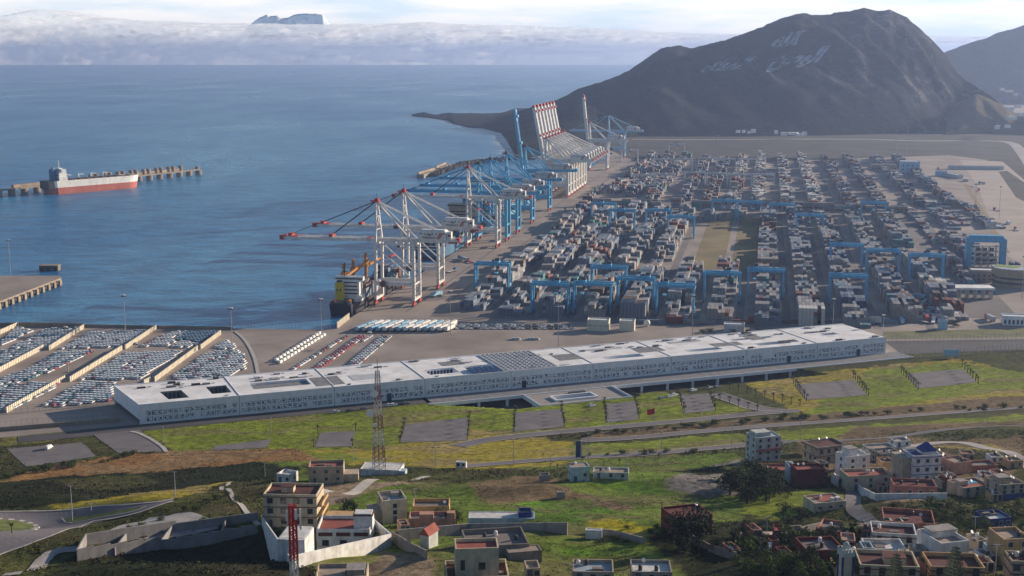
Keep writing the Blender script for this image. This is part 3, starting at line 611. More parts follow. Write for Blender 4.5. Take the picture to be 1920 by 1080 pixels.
    for x, y in ((-22, -2), (-18, -2), (-22, 2), (-18, 2)): m.bar((x, y, 47), (x, y, 38), .12, m=2)
    m.box(-20, 0, 37, 2.6, 12, 1, 3); D['trolley'] = m.mesh('trolley', [pm, M['wpaint'], M['glass'], M['red']])
    # boom, in a frame hinged at its landward end, running towards -x
    m = MB(); Lb = 72
    for y in (-3, 3):
        m.bar((0, y, 0), (-Lb, y, 0), 2.0, 2.3); m.bar((0, y * 1.5, 1.6), (-Lb + 4, y * 1.5, 1.6), .12, .12)
        for x in range(-8, -Lb, -12): m.bar((x, y, 1), (x, y, 2.6), .3)
    for x in range(-5, -Lb, -6): m.bar((x, -3, 0), (x, 3, 0), .9); m.bar((x, -3, 0), (x - 6, 3, 0), .4)
    m.box(-Lb - 1.5, 0, -1.6, 4, 8, 3.4, 1); m.box(-Lb + 9, 0, -1.4, 4.5, 7.6, 2.9, 1); m.box(-3, 0, -1.3, 4, 8, 2.8, 1)
    for x in (-Lb * .47, -Lb * .93): m.box(x, 0, 1, 3, 7, 2.6, 1)
    for k in (0, 1.7): m.quad([(-Lb + 36 + k, -3.56, -.9), (-Lb + 37 + k, -3.56, -.9), (-Lb + 39.5 + k, -3.56, .9), (-Lb + 38.5 + k, -3.56, .9)], 1)
    D['boom'] = m.mesh('boom', [pm, M['red'] if c != 'blue' else M['bpaint']])
    m = MB(); 
    for y in (-2, 2):
        m.bar((-31, y, 80), (-34 - 72 * .47, y * 1.4, 52.5), .5); m.bar((-31, y, 80), (-34 - 72 * .93, y * 1.4, 52.5), .42)
    D['stays'] = m.mesh('forestay', [M['dark'] if c == 'white' else pm])
    if c == 'white':
        t = text_mesh('APM TERMINALS', 2.2, bold=.03); D['t1'] = t; t2 = text_mesh('APM\nTERMINALS', 2.1, bold=.03); D['t2'] = t2
        for q in (t, t2): q.materials.clear(); q.materials.append(M['navy'])
    MB.K = 1.0; CRMESH[key] = D; return D
def quay_crane(b, c, label, raised=0.0, a=-262.0, lettering=False, name='quay_crane', group='ship to shore cranes along the quay'):
    D = crane_meshes(c); r = empty(name, yw(a, b), -TH, label, 'quay crane', group)
    for me, n_ in D['legs']: link('leg', me, r)
    for me in D['trucks']: link('wheel_truck', me, r)
    for k, n_ in (('frame', 'portal_frame'), ('reel', 'cable_reel'), ('girder', 'trolley_girder'), ('pylon', 'pylon'), ('house', 'machinery_house'), ('cabin', 'electrical_cabin'), ('trolley', 'trolley')): link(n_, D[k], r)
    pc = KIDS[r.name][-4]; link('pylon_head', D['head'], pc)
    bo = link('boom', D['boom'], r, (-34, 0, 50)); 
    if raised: bo.rotation_euler = (0, R(raised), 0)
    else: link('forestay', D['stays'], r)
    if lettering:
        t = link('lettering', D['t1'], bo, (-50, -3.6, 0)); t.rotation_euler = (PI / 2, 0, 0)
        t = link('lettering', D['t2'], KIDS[r.name][-4 if not raised else -3], (11, -5.15, 54)); t.rotation_euler = (PI / 2, 0, 0); 
        t.parent = [o for o in KIDS[r.name] if o.name.startswith('machinery_house')][0]
    return r
def bq(v):
    p = P0(1440 - (v - 105) * 1.4136, v); return yd(p)[1] + 9
quay_crane(bq(574), 'white', 'white quay crane nearest the dark ship, its lowered boom reaching furthest out over water', lettering=True)
quay_crane(bq(542), 'white', 'second white quay crane from the near end, boom lowered just behind the first', lettering=True)
quay_crane(bq(465), 'white', 'third white quay crane, standing right in front of the blue cranes', lettering=True)
quay_crane(bq(452), 'blue', 'blue quay crane close behind the third white crane, boom lowered')
quay_crane(bq(438), 'blue', 'second blue quay crane counted from the ship end, boom lowered')
quay_crane(bq(419), 'blue', 'third blue quay crane, just before the blue one with its boom up')
quay_crane(bq(396), 'blue', 'blue quay crane with its boom raised straight up', raised=82)
LB7 = ['foremost of the seven parked white quay cranes with raised booms', 'second of the seven parked white quay cranes with raised booms', 'third of the seven parked white quay cranes with raised booms', 'middle one of the seven parked white quay cranes with raised booms',
       'fifth of the seven parked white quay cranes with raised booms', 'sixth of the seven parked white quay cranes with raised booms', 'hindmost of the seven parked white quay cranes with raised booms']
for i in range(7): quay_crane(bq(371) + i * 27.5, 'whitefar', LB7[i], raised=79)
quay_crane(bq(319), 'whitefar', 'lone white quay crane with raised boom beyond the parked row, before the mountain', raised=84)
quay_crane(bq(296), 'pale', 'pale blue quay crane at the far end of the quay, boom lowered against the mountain')
# ---- yard gantries on rubber tyres
def rtg_meshes(pm, w=27.5, h=22.5):
    D = {}
    def leg(x, y):
        m = MB(); m.bar((x, y, 1.6), (x, y, h), 1.5, 1.4)
        m.box(x, y, 0.9, 1.3, 4.6, .9, 0)
        for k in (-1.4, 1.4): m.cyl((x - .4, y + k, .75), (x + .4, y + k, .75), .75, n=10, m=1)
        return m.mesh('leg', [pm, M['dark']])
    D['legs'] = [leg(sx * w / 2, sy * 4.2) for sx in (-1, 1) for sy in (-1, 1)]
    m = MB()
    for y in (-4.2, 4.2): m.bar((-w / 2 - 1.2, y, h), (w / 2 + 1.2, y, h), 1.3, 2.3)
    for x in (-w / 2, w / 2): m.bar((x, -4.2, h), (x, 4.2, h), .9, 1.2); m.bar((x, -4.2, 3.0), (x, 4.2, 3.0), .8, 1.0); m.bar((x, -4.2, 4), (x, 4.2, 14), .4)
    for y in (-5.0, 5.0): m.bar((-w / 2, y, h + 2), (w / 2, y, h + 2), .1)
    D['beam'] = m.mesh('gantry_beam', [pm])
    m = MB(); m.box(0, 0, h + 1, 6, 6.5, 1.6, 0); m.box(1, 1, h + 2.6, 3.4, 3.4, 2.0, 1); m.box(-2, -2, h + 2.6, 1.6, 1.6, 1.2, 1); m.box(2, -3.2, h - 3.4, 2.2, 2.2, 2.8, 2)
    for x, y in ((-2, -2), (2, -2), (-2, 2), (2, 2)): m.bar((x, y, h + 1), (x * .6, y * 1.6, h - 7), .1, m=1)
    m.box(0, 0, h - 8, 2.4, 6.2, .8, 0); D['trolley'] = m.mesh('trolley', [pm, M['dark'], M['glass']])
    m = MB(); m.box(w / 2 + .1, 0, 4.2, 2.0, 6, 2.6, 0); D['power'] = m.mesh('power_box', [pm, M['dark']])
    return D
RTG = {'blue': rtg_meshes(M['bpaint']), 'white': rtg_meshes(M['wgrey'], 30, 21)}
def gantry(u0, u1, vb, c, label, tx=0.0, group=None):
    a, b = yd(P0((u0 + u1) / 2, vb)); D = RTG[c]
    r = empty('yard_gantry', yw(a, b), -TH, label, 'gantry crane', group or ('blue gantry cranes over the container blocks' if c == 'blue' else 'pale gantry cranes at the far end of the yard'))
    for me in D['legs']: link('leg', me, r)
    link('gantry_beam', D['beam'], r); link('trolley', D['trolley'], r, (tx, 0, 0)); link('power_box', D['power'], r)
GB = [((891, 956, 545), 'standing alone left of all the others beside the quay apron', 3), ((997, 1067, 587), 'at the left end of the front row', 4), ((1076, 1146, 587), 'second from the left in the front row', -8),
 ((1109, 1174, 552), 'a little behind the front row, above a long grey container block', -1), ((1157, 1226, 576), 'third from the left in the front row, slightly set back', 8), ((1230, 1300, 590), 'fourth in the front row, close to the white radome', -8),
 ((1141, 1191, 432), 'in the small middle group, leftmost of its near row', 0), ((1249, 1304, 446), 'in the middle group just left of the olive field', 5), ((1103, 1160, 418), 'at the left end of the long wall of containers', -3),
 ((1206, 1262, 432), 'in the middle group between two others, trolley at its right end', 9), ((1332, 1382, 412), 'at the top of the left olive field', 0), ((1381, 1430, 415), 'at the top of the right olive field', 4), ((1439, 1492, 420), 'just right of the olive fields, before the long container wall', -5),
 ((1490, 1545, 442), 'right of the olive fields, second one along', 0), ((1554, 1617, 505), 'left one of three in a row right of the yard centre', -6), ((1319, 1387, 565), 'at the near end of the olive fields, trolley right of centre', 4), ((1400, 1470, 558), 'right beside the near end of the olive fields, trolley at left', -9),
 ((1621, 1687, 517), 'middle one of three in a row right of the yard centre', 9), ((1700, 1770, 527), 'right one of three in a row, beside the open asphalt', 0), ((1551, 1626, 570), 'near the right end of the terminal roof', -8), ((1610, 1663, 416), 'far right, half hidden between two stacks', 0)]
for (a, b, v), s, tx in GB: gantry(a, b, v, 'blue', 'blue yard gantry crane ' + s, tx)
GW = ['far row, leftmost', 'far row, second from left', 'far row, third from left', 'far row, fourth from left', 'far row, rightmost, over white reefers', 'nearer row, leftmost', 'nearer row, second from left', 'nearer row, third from left', 'nearer row, fourth from left', 'nearer row, fifth from left', 'nearer row, rightmost']
for (a, b, v), s in zip([(1222, 1260, 322), (1260, 1300, 322), (1307, 1344, 320), (1343, 1380, 322), (1385, 1422, 322), (1188, 1227, 355), (1227, 1262, 354), (1284, 1320, 350), (1322, 1366, 352), (1366, 1411, 354), (1411, 1452, 354)], GW): gantry(a, b, v, 'white', 'pale grey yard gantry crane, ' + s)
gantry(1252, 1285, 291, 'white', 'pale grey gantry crane standing alone behind the far rows'); gantry(1160, 1200, 303, 'white', 'pale grey gantry crane beside the far quay cranes')
# heavy blue maintenance gantry at the right
def big_gantry():
    a, b = yd(P0(1846, 500)); r = empty('maintenance_gantry', yw(a, b), -TH, 'thick legged blue gantry frame with a pale rack inside, beside the glass office', 'gantry crane')
    for x in (-15, 15):
        m = MB(); m.box(x, 0, 0, 5, 9, 26, 0); m.build('leg', M['bpaint'], r)
    m = MB(); m.hexa([(-18, -5, 23), (18, -5, 23), (18, 5, 23), (-18, 5, 23)], [(-14, -4, 29), (14, -4, 29), (14, 4, 29), (-14, 4, 29)]); m.build('crossbeam', M['bpaint'], r)
    m = MB()
    for z in (4, 9, 14, 19): m.box(0, 0, z, 22, 6, .8, 0)
    for x in (-9, -3, 3, 9): m.box(x, 0, 0, .6, 5.4, 19, 0)
    for z in (5, 10, 15): 
        for x in (-7, -1, 5): m.box(x, 0, z + .1, 4, 4, 2.4, 1)
    m.build('rack', [M['wgrey'], M['dark']], r)
big_gantry()
# ------------------------------------------------------------------ containers
def ordn(n): return {1: '1st', 2: '2nd', 3: '3rd', 21: '21st', 22: '22nd', 23: '23rd'}.get(n, '%dth' % n)
CCOL = {'grey': (0.29, 0.28, 0.29), 'slate': (0.16, 0.20, 0.26), 'beige': (0.29, 0.26, 0.245), 'rust': (0.20, 0.065, 0.045), 'navy': (0.05, 0.085, 0.17), 'white': (0.56, 0.55, 0.53), 'teal': (0.07, 0.20, 0.22), 'brown': (0.13, 0.09, 0.08)}
M['cont'] = mat('container_steel', (1, 1, 1), 0.7, 0.22, 0.8, attr='col', dirt=0.2, dscale=0.3)
def cbox(m, x, y, z, w, l, h, c, detail=False, rot=0.0):
    m.box(x, y, z, w, l, h, 0, rot, c)
CNEAR = [('grey', 44), ('slate', 30), ('beige', 12), ('rust', 4), ('brown', 6), ('navy', 4), ('white', 1), ('teal', 3)]
CFAR = [('grey', 22), ('slate', 30), ('beige', 6), ('rust', 12), ('brown', 14), ('navy', 14), ('white', 3), ('teal', 5)]
def pick(t):
    k = random.random() * sum(w for _, w in t)
    for n_, w in t:
        k -= w
        if k <= 0: return n_
    return t[0][0]
cols = [-216, -184, -153, -122, -93, -62, -30, 4, 35, 67, 104, 138]
rng = random.Random(5); items = []  # (b, a, z, rotflag, colour, exposed)
OL1 = [(1290, 502), (1310, 450), (1320, 415), (1420, 412), (1418, 440), (1395, 505)]
def fill(ac, b0, b1, wid, dens, tall, pal, seed, skip=(), base=0.0):
    b = b0; k = 0; r2 = random.Random(seed)
    hs = [r2.random() for _ in range(7)]
    while b < b1:
        k += 1
        if k % 15 == 0: b += 14; continue
        u, v = proj(yw(ac, b)); block = any(inpoly(np.array([u]), np.array([v]), pg)[0] for pg in skip)
        level = (dens + .12) * (0.75 + 0.55 * math.sin(k * 0.35 + seed) * math.sin(k * 0.13 + seed * 2.1)) * tall + r2.choice([0, 0, 0, -1, 1])
        samecol = pick(pal)
        if not block:
            for j in range(wid):
                n_ = int(round(level + r2.uniform(-.5, .5) + (0.5 if j < wid / 2 else -0.9)))
                n_ = max(0, min(tall, n_))
                if r2.random() < 0.05: n_ = 0
                cc = samecol if r2.random() < 0.78 else None
                for z in range(n_):
                    items.append((b, ac - wid * 1.3 + 1.3 + j * 2.62 + 1.5, z * 2.6, 0, cc or pick(pal), z == n_ - 1 or k <= 2 or j == 0, (seed, k, j + 1, z + 1)))
        b += 13.0
for i, ac in enumerate(cols):
    far_ = ac > 80
    fill(ac, 962 + (30 if far_ else 0) + (14 if i == 0 else 0), 1665, 7 if not far_ else 8, 0.72 if not far_ else .66, 5, CNEAR, i + 3, skip=(OL1,))
for i, ac in enumerate([-208, -178, -148, -105, -72, -40, -8, 30, 66, 110, 150, 200, 240]):
    pal = CFAR if not (-50 < ac < 80) else [('white', 50), ('beige', 14), ('rust', 14), ('grey', 14), ('slate', 10)]
    fill(ac, 1770 + (0 if i > 1 else 90 - 40 * i), 2590 if i != 4 else 2450, 7, 0.55, 5, pal, 40 + i)
fill(200, 1290, 1500, 10, .45, 4, CFAR, 70); fill(215, 1540, 1900, 12, .5, 3, CFAR, 71); fill(178, 1420, 1750, 5, .35, 3, CFAR, 72); fill(-232, 1800, 1990, 5, .4, 3, CFAR, 73); fill(255, 1560, 1820, 8, .45, 3, CFAR, 74); fill(228, 1180, 1260, 8, .4, 3, CFAR, 75); fill(172, 1130, 1330, 5, .45, 4, CFAR, 76)
# the long wall of containers lying crosswise
for a in np.arange(-222, 178, 12.6):
    u, v = proj(yw(a, 1700))
    if 1232 < u < 1256 or 1285 < u < 1296: continue
    hgt = rng.choice([3, 4, 4, 4, 5]) if a < 120 else 3
    for row in range(2):
        col = rng.choice(['slate', 'slate', 'navy', 'grey', 'teal', 'slate'])
        for z in range(hgt): items.append((1694 + row * 2.8, a, z * 2.6, 1, 'beige' if z == hgt - 1 and col != 'navy' else (col if rng.random() < .8 else 'rust'), True, None))
# single row lying crosswise behind the terminal roof
for u, c in zip(range(1202, 1672, 31), ['slate', 'slate', 'rust', 'grey', 'grey', 'slate', 'rust', 'rust', 'slate', 'brown', 'grey', 'navy', 'slate', 'slate', 'white', 'slate']):
    a, b = yd(P0(u, 606)); nr_ = len([t for t in items if t[6] and t[6][0] == 'x' and t[6][2] == 1]) + 1; items.append((b, a, 0, 1, c, True, ('x', nr_, 1)))
    if rng.random() < .35: items.append((b, a, 2.6, 1, c, True, ('x', nr_, 2)))
items.sort(key=lambda t: t[0])
ind = [t for t in items if t[5]][:300]; ids = set(id(t) for t in ind)
cm = {}
for n_, c in CCOL.items():
    for rf in (0, 1):
        m = MB(); w, l = (2.44, 12.2) if not rf else (12.2, 2.44)
        m.box(0, 0, 0.05, w, l, 2.5, 0, 0, c)
        d = tuple(x * .55 for x in c)
        for sx in (-1, 1):
            for sy in (-1, 1): m.box(sx * w / 2, sy * l / 2, 0, .22, .22, 2.6, 0, 0, d)
        for x in ((-.55, 0, .55) if not rf else ()): m.box(x, -l / 2 - .03, .2, .08, .06, 2.2, 0, 0, d)
        if rf:
            for k in range(-5, 6): m.box(k * 1.1, -l / 2 - .02, .2, .25, .06, 2.2, 0, 0, tuple(x * .8 for x in c))
        cm[n_, rf] = m.mesh('container', [M['cont']])
CW = {'grey': 'plain grey', 'slate': 'blue grey', 'beige': 'pale beige', 'rust': 'rust red', 'navy': 'dark blue', 'white': 'white', 'teal': 'dark teal', 'brown': 'dull brown'}
for t in ind:
    o = link('shipping_container', cm[t[4], t[3]], None, yw(t[1], t[0], t[2]), -TH)
    g_ = t[6]
    if g_ and g_[0] == 'x': tag(o, '%s container lying crosswise behind the terminal roof, %s from left%s' % (CW[t[4]], ordn(g_[1]), '' if g_[2] == 1 else ', upper one'), 'container', 'containers lying crosswise behind the terminal')
    else: tag(o, '%s container, %s tier, %s across, %s bay of %s block from left' % (CW[t[4]], ordn(g_[3]), ordn(g_[2]), ordn(g_[1]), ordn(g_[0] - 2)), 'container', 'containers in the front stacks of the yard')
m = MB()
for t in items:
    if id(t) in ids: continue
    w, l = (2.44, 12.2) if not t[3] else (12.2, 2.44); p = yw(t[1], t[0], t[2] + .05); c = CCOL[t[4]]; f_c = rng.uniform(.75, 1.2)
    m.box(p.x, p.y, p.z, w, l, 2.5, 0, -TH, tuple(x * f_c for x in c), bottom=False)
o = m.build('container_stacks', M['cont']); tag(o, 'hundreds of further containers stacked in blocks across the yard', None, None, 'stuff')
print('containers', len(items))
# ground of the yard
M['olive'] = mat('bare_earth_field', (0.20, 0.155, 0.07), 1, 0.3, 0.02, dirt=.2, dscale=.05)
def ysheet(name, a0, a1, b0, b1, z, mt_): return sheet(name, [yw(a0, b0), yw(a1, b0), yw(a1, b1), yw(a0, b1)], z, mt_, world_pts=True)
ysheet('bare_field', -62, -34, 1205, 1600, .06, M['olive']); ysheet('bare_field', -27, 2, 1205, 1600, .06, M['olive'])
M['yardasph'] = mat('yard_asphalt', (0.17, 0.155, 0.155), .95, .2, .03, dirt=.2, dscale=.05)
for i, ac in enumerate(cols):
    ysheet('yard_lane', ac + 12.5, ac + 18.5, 955, 1680, .03, M['yardasph']) if i < 11 else None
ysheet('yard_lane', -232, 190, 1715, 1760, .045, M['yardasph']); ysheet('yard_lane', 152, 188, 1010, 1700, .035, M['yardasph']); ysheet('yard_lane', 80, 92, 1740, 2340, .035, M['yardasph'])
ysheet('yard_lane', -240, 60, 940, 956, .045, M['yardasph'])
for da in (0, -30.5, 22): ysheet('quay_rail', -262 + da - .35, -262 + da + .35, 955, 2450, .05, M['dark'])
# ------------------------------------------------------------------ ships, jetties
def hull(mb, L, B, D, draft, bands, bow=0.22, stern=0.08, n=24, flare=0.5):
    """x forward, origin amidships on the waterline; bands = [(z, material)] from the keel upward"""
    zs = [-draft] + [b[0] for b in bands]; rings = []
    for z in zs:
        ring = []
        for i in range(n + 1):
            t = i / n; x = -L / 2 + L * t; zz = (z + draft) / (D + draft)
            if t < stern: w = 0.72 + 0.28 * (t / stern)
            elif t > 1 - bow: k = (t - 1 + bow) / bow; w = max(0.0, 1 - k ** (2.2 + 1.3 * zz))
            else: w = 1
            x2 = x + (max(0, t - .5) * 2) ** 8 * zz * flare * 8 - (1 - t) ** 12 * (1 - zz) * -5
            ring.append((x2, w * B / 2))
        rings.append((z, ring))
    for k in range(len(rings) - 1):
        z0, r0 = rings[k]; z1, r1 = rings[k + 1]; mi = bands[k][1]
        for i in range(n):
            sh = lambda z, i_: z + (1.5 if False else 0)
            mb.quad([(r0[i][0], -r0[i][1], z0), (r0[i + 1][0], -r0[i + 1][1], z0), (r1[i + 1][0], -r1[i + 1][1], z1), (r1[i][0], -r1[i][1], z1)], mi)
            mb.quad([(r0[i + 1][0], r0[i + 1][1], z0), (r0[i][0], r0[i][1], z0), (r1[i][0], r1[i][1], z1), (r1[i + 1][0], r1[i + 1][1], z1)], mi)
        mb.quad([(r0[0][0], r0[0][1], z0), (r0[0][0], -r0[0][1], z0), (r1[0][0], -r1[0][1], z1), (r1[0][0], r1[0][1], z1)], mi)
    z1, r1 = rings[-1]; zd = z1 - 1.0
    for i in range(n): mb.quad([(r1[i][0], -r1[i][1], zd), (r1[i + 1][0], -r1[i + 1][1], zd), (r1[i + 1][0], r1[i + 1][1], zd), (r1[i][0], r1[i][1], zd)], len(set(b[1] for b in bands)))
SEA = -3.0
M['hred'] = paint('red_boot_topping', (0.48, 0.14, 0.10), sc=.05); M['hblack'] = paint('black_hull', (0.035, 0.035, 0.045)); M['hnavy'] = paint('blue_hull', (0.05, 0.16, 0.28)); M['deck'] = paint('brown_deck', (0.10, 0.06, 0.06)); M['swhite'] = paint('ship_white', (0.82, 0.81, 0.78)); M['hwhite'] = paint('white_hull', (0.85, 0.82, 0.76), sc=.05)
M['yellow'] = paint('yellow_paint', (0.60, 0.44, 0.03)); M['orange'] = paint('orange_paint', (0.55, 0.22, 0.03)); M['shipbeige'] = paint('beige_superstructure', (0.38, 0.30, 0.22))
# bulk carrier
pa, pb = P0(84, 365, SEA), P0(256, 350.5, SEA); cc_ = (pa + pb) / 2; L_ = (pb - pa).length; rz = math.atan2(pb.y - pa.y, pb.x - pa.x)
r = empty('cargo_ship', cc_, rz, 'white and red hulled cargo ship riding high beside the concrete pier', 'ship')
mb = MB(); hull(mb, L_, 26, 19, 4, [(0, 0), (9.5, 0), (19, 1)], bow=.16); mb.build('hull', [M['hred'], M['hwhite'], M['deck']], r)
mb = MB(); mb.box(-L_ * .455, 0, 8, L_ * .09, 23.9, 11.06, 0); mb.build('stern_block', [M['hblack']], r)
mb = MB(); x0 = -L_ / 2 + 24; mb.box(x0, 0, 18, 13, 22, 6, 0); mb.box(x0, 0, 24, 11, 18, 5.4, 0); mb.box(x0, 0, 29.4, 9, 18, 2.7, 0); mb.box(x0, 0, 32.1, 7, 26, 3, 0); mb.box(x0, 0, 35.1, 5, 10, 1.2, 0)
for z in (20, 22.6, 26, 33): mb.box(x0 - 0.1, 0, z, 13.6 if z < 24 else 11.4 if z < 30 else 7.3, 20 if z < 24 else 16, .8, 1)
sp = mb.build('superstructure', [M['swhite'], M['glass']], r)
mb = MB(); mb.bar((x0, 0, 36), (x0, 0, 47), .7); mb.bar((x0, -4, 43), (x0, 4, 43), .4); mb.box(x0, 0, 40, 1.6, 3, .5); mb.build('mast', M['swhite'], sp)
mb = MB(); mb.box(x0 - 10, 0, 18, 6, 9, 17, 0); mb.cyl((x0 - 10, 0, 35), (x0 - 10.5, 0, 38), 1.6, 1.4, m=0); mb.build('funnel', M['hnavy'], r)
mb = MB()
for k in range(7): mb.box(-L_ / 2 + 44 + k * (L_ - 66) / 7, 0, 18, (L_ - 66) / 7 - 3.5, 16, 2.2, 0)
mb.build('hatch_covers', M['deck'], r)
for k in range(4):
    mb = MB(); x = -L_ / 2 + 40 + k * (L_ - 66) / 4.2; mb.cyl((x, 9.5, 18), (x, 9.5, 25 if k else 31), .9, m=0); mb.bar((x, 9.5, 25), (x + 9, 9.5, 24), .8); mb.build('deck_crane', [M['swhite']], r)
mb = MB(); mb.box(L_ / 2 - 9, 0, 18, 10, 12, 2, 0); mb.bar((L_ / 2 - 6, 0, 20), (L_ / 2 - 6, 0, 29), .5); mb.build('forecastle', M['shipbeige'], r)
# near container ship: stern towards us
def deck_stacks(parent, L, B, z, x0, x1, pal, tall, seed, name='deck_containers'):
    q = random.Random(seed); m_ = MB(); x = x0
    while x < x1:
        h0 = q.randint(1, tall)
        for j in range(int(B / 2.6)):
            h = max(0, min(tall, h0 + q.randint(-1, 1)))
            for k in range(h): m_.box(x, -B / 2 + 1.3 + j * 2.6, z + k * 2.6, 12.2, 2.44, 2.5, 0, 0, CCOL[pick(pal)], bottom=False)
        x += 14
    return m_.build(name, M['cont'], parent)
def place_ship(name, label, b0, b1, beam, edge=-297.5):
    c = yw(edge - beam / 2, (b0 + b1) / 2, SEA); return empty(name, c, PI / 2 - TH, label, 'ship')
r = place_ship('container_ship', 'small black hulled container ship with a bright yellow funnel, moored by the first crane', 940, 1100, 23); L_ = 160
mb = MB(); hull(mb, L_, 23, 9.5, 5, [(0, 0), (9.5, 1)], stern=.1); mb.build('hull', [M['hred'], M['hblack'], M['deck']], r)
x0 = -L_ / 2 + 17
mb = MB(); mb.box(x0 + 6, -1, 8.6, 10, 20, 5, 0); mb.box(x0 + 6, -1, 13.6, 8, 17, 11, 0); mb.box(x0 + 6, -1, 24.6, 6, 22, 3, 0)
for z in (14.5, 17.3, 20.1, 22.9): mb.box(x0 + 5.9, -1, z, 8.3, 14, .9, 1)
mb.box(x0 + 5.9, -1, 25.6, 6.3, 21, 1.1, 1); sp = mb.build('superstructure', [M['swhite'], M['glass']], r)
mb = MB(); mb.bar((x0 + 6, 3, 27), (x0 + 6, 3, 38), .6); mb.bar((x0 + 6, 0, 34), (x0 + 6, 6, 34), .3); mb.box(x0 + 6, 3, 31, 1.5, 4, .4); mb.build('mast', M['dark'], sp)
mb = MB(); mb.box(x0 - 4, 4.0, 11, 5, 5.6, 13.5, 0); mb.box(x0 - 6.6, 2.8, 18, .2, 1.1, 1.6, 1); mb.box(x0 - 6.6, 5.2, 18, .2, 1.1, 1.6, 1); mb.box(x0 - 4, 4, 24.5, 3.4, 3.4, 1.4, 1); mb.box(x0 - 4, 2, 8.6, 10, 14, 2.4, 1); mb.build('funnel', [M['yellow'], M['dark']], r)
mb = MB(); mb.ball((x0 - 10, -5, 11), 4, 1.6, 1.5, m=0); mb.build('lifeboat', M['orange'], r)
mb = MB(); mb.box(-L_ / 2 + 4, 0, 8.6, 6, 12, 2.2, 0); mb.box(-L_ / 2 + 6, 6, 8.6, 2, 2, 3, 1); mb.box(-L_ / 2 + 5, -6, 8.6, 2, 3, 2, 2); mb.build('winches', [M['dark'], M['red'], M['swhite']], r)
for x, a in ((-44, 10), (-20, 20), (14, -10)):
    mb = MB(); mb.cyl((x, 8, 8.6), (x, 8, 35), 1.5, 1.3, m=0); mb.box(x, 8, 24, 4, 4, 4.5, 0); mb.bar((x, 8, 24), (x + 22, 2, 29 + a * .1), 1.5, 1.8, m=0); mb.build('deck_crane', M['orange'], r)
deck_stacks(r, L_, 20, 9, x0 + 20, L_ / 2 - 24, CFAR, 4, 9)
mb = MB(); mb.box(20, 0, 8.6, 90, 21, 1.6, 0); mb.build('hatch_covers', M['deck'], r)
r = place_ship('container_ship', 'dark blue hulled ship with a beige accommodation block behind the second white crane', 1225, 1425, 34); L_ = 200
mb = MB(); hull(mb, L_, 34, 13, 8, [(0, 0), (3, 1), (13, 2)], stern=.12); mb.build('hull', [M['hred'], M['hblack'], M['hnavy'], M['deck']], r)
mb = MB(); mb.box(62, 0, 12, 14, 30, 22, 0); mb.box(62, 0, 34, 10, 34, 3.4, 0)
for z in (14, 17, 20, 23, 26, 29): mb.box(61.9, 0, z, 14.4, 27, 1.0, 1)
mb.box(61.9, 0, 35.2, 10.4, 33, 1.2, 1); mb.build('superstructure', [M['shipbeige'], M['glass']], r)
mb = MB(); mb.box(76, 0, 12, 8, 9, 27, 0); mb.box(76, 0, 39, 7, 8, 2, 1); mb.build('funnel', [M['bpaint'], M['dark']], r)
deck_stacks(r, L_, 31, 12, -L_ / 2 + 18, 50, [('navy', 30), ('slate', 30), ('teal', 20), ('white', 8), ('rust', 8)], 3, 10)
r = place_ship('container_ship', 'large pale blue hulled container ship loaded high behind the blue cranes', 1465, 1800, 45); L_ = 335
mb = MB(); hull(mb, L_, 45, 17, 10, [(0, 0), (4, 0), (17, 1)], stern=.1); mb.build('hull', [M['hred'], paint('pale_blue_hull', (0.10, 0.30, 0.42)), M['deck']], r)
mb = MB(); mb.box(-95, 0, 16, 13, 40, 30, 0); mb.box(-95, 0, 46, 9, 46, 3.4, 0); mb.box(-95.1, 0, 47, 9.4, 45, 1.2, 1); mb.build('superstructure', [M['swhite'], M['glass']], r)
deck_stacks(r, L_, 44, 16, -L_ / 2 + 14, -105, [('teal', 25), ('navy', 25), ('slate', 25), ('white', 10), ('rust', 10)], 6, 12); deck_stacks(r, L_, 44, 16, -80, L_ / 2 - 30, [('teal', 25), ('navy', 25), ('slate', 25), ('white', 10), ('rust', 10), ('beige', 10)], 6, 13)
r = place_ship('container_ship', 'far container ship with mixed boxes alongside beneath the parked white cranes', 1860, 2130, 40); L_ = 270
mb = MB(); hull(mb, L_, 40, 15, 10, [(0, 0), (4, 0), (15, 1)], stern=.1); mb.build('hull', [M['hred'], M['hnavy'], M['deck']], r); deck_stacks(r, L_, 38, 14, -L_ / 2 + 14, L_ / 2 - 30, CFAR, 4, 14)
# caisson pier behind the bulk carrier
M['pier'] = mat('pier_concrete', (0.33, 0.27, 0.21), .9, .25, .1, dirt=.3, dscale=.1)
A_, B_ = P0(-160, 375, 4), P0(372, 319.5, 4); dv = (B_ - A_); Lp = dv.length; rz = math.atan2(dv.y, dv.x)
r = empty('caisson_pier', A_ - Vector((0, 0, 4)), rz, 'long concrete pier on caissons with a row of pale tanks on its deck', 'pier')
mb = MB(); mb.box(Lp * .5, 0, 4.5, Lp, 9, 2.0, 0); mb.build('deck', M['pier'], r)
n_ = int(Lp / 22)
for i in range(n_ + 1):
    mb = MB(); mb.cyl((i * Lp / n_, 0, -5), (i * Lp / n_, 0, 4.4), 5.2, n=12); mb.build('caisson', M['pier'], r)
i = 0; x = Lp * .57
while x < Lp * .94:
    mb = MB(); mb.cyl((x, 2, 6.5), (x, 2, 14.5), 3.6, n=12); mb.cyl((x, 2, 14.5), (x, 2, 15.2), 3.6, 1.2, n=12); mb.build('tank', M['pier'], r); i += 1; x += 10 if i % 2 else 17
mb = MB(); mb.bar((Lp * .3, 3, 8.6), (Lp * .93, 3, 8.6), 5, 4); mb.build('parapet', M['pier'], r)
mb = MB(); mb.bar((Lp * .93, 0, 6), (Lp * .93, 0, 27), .6, w2=.25); mb.build('mast', M['dark'], r)
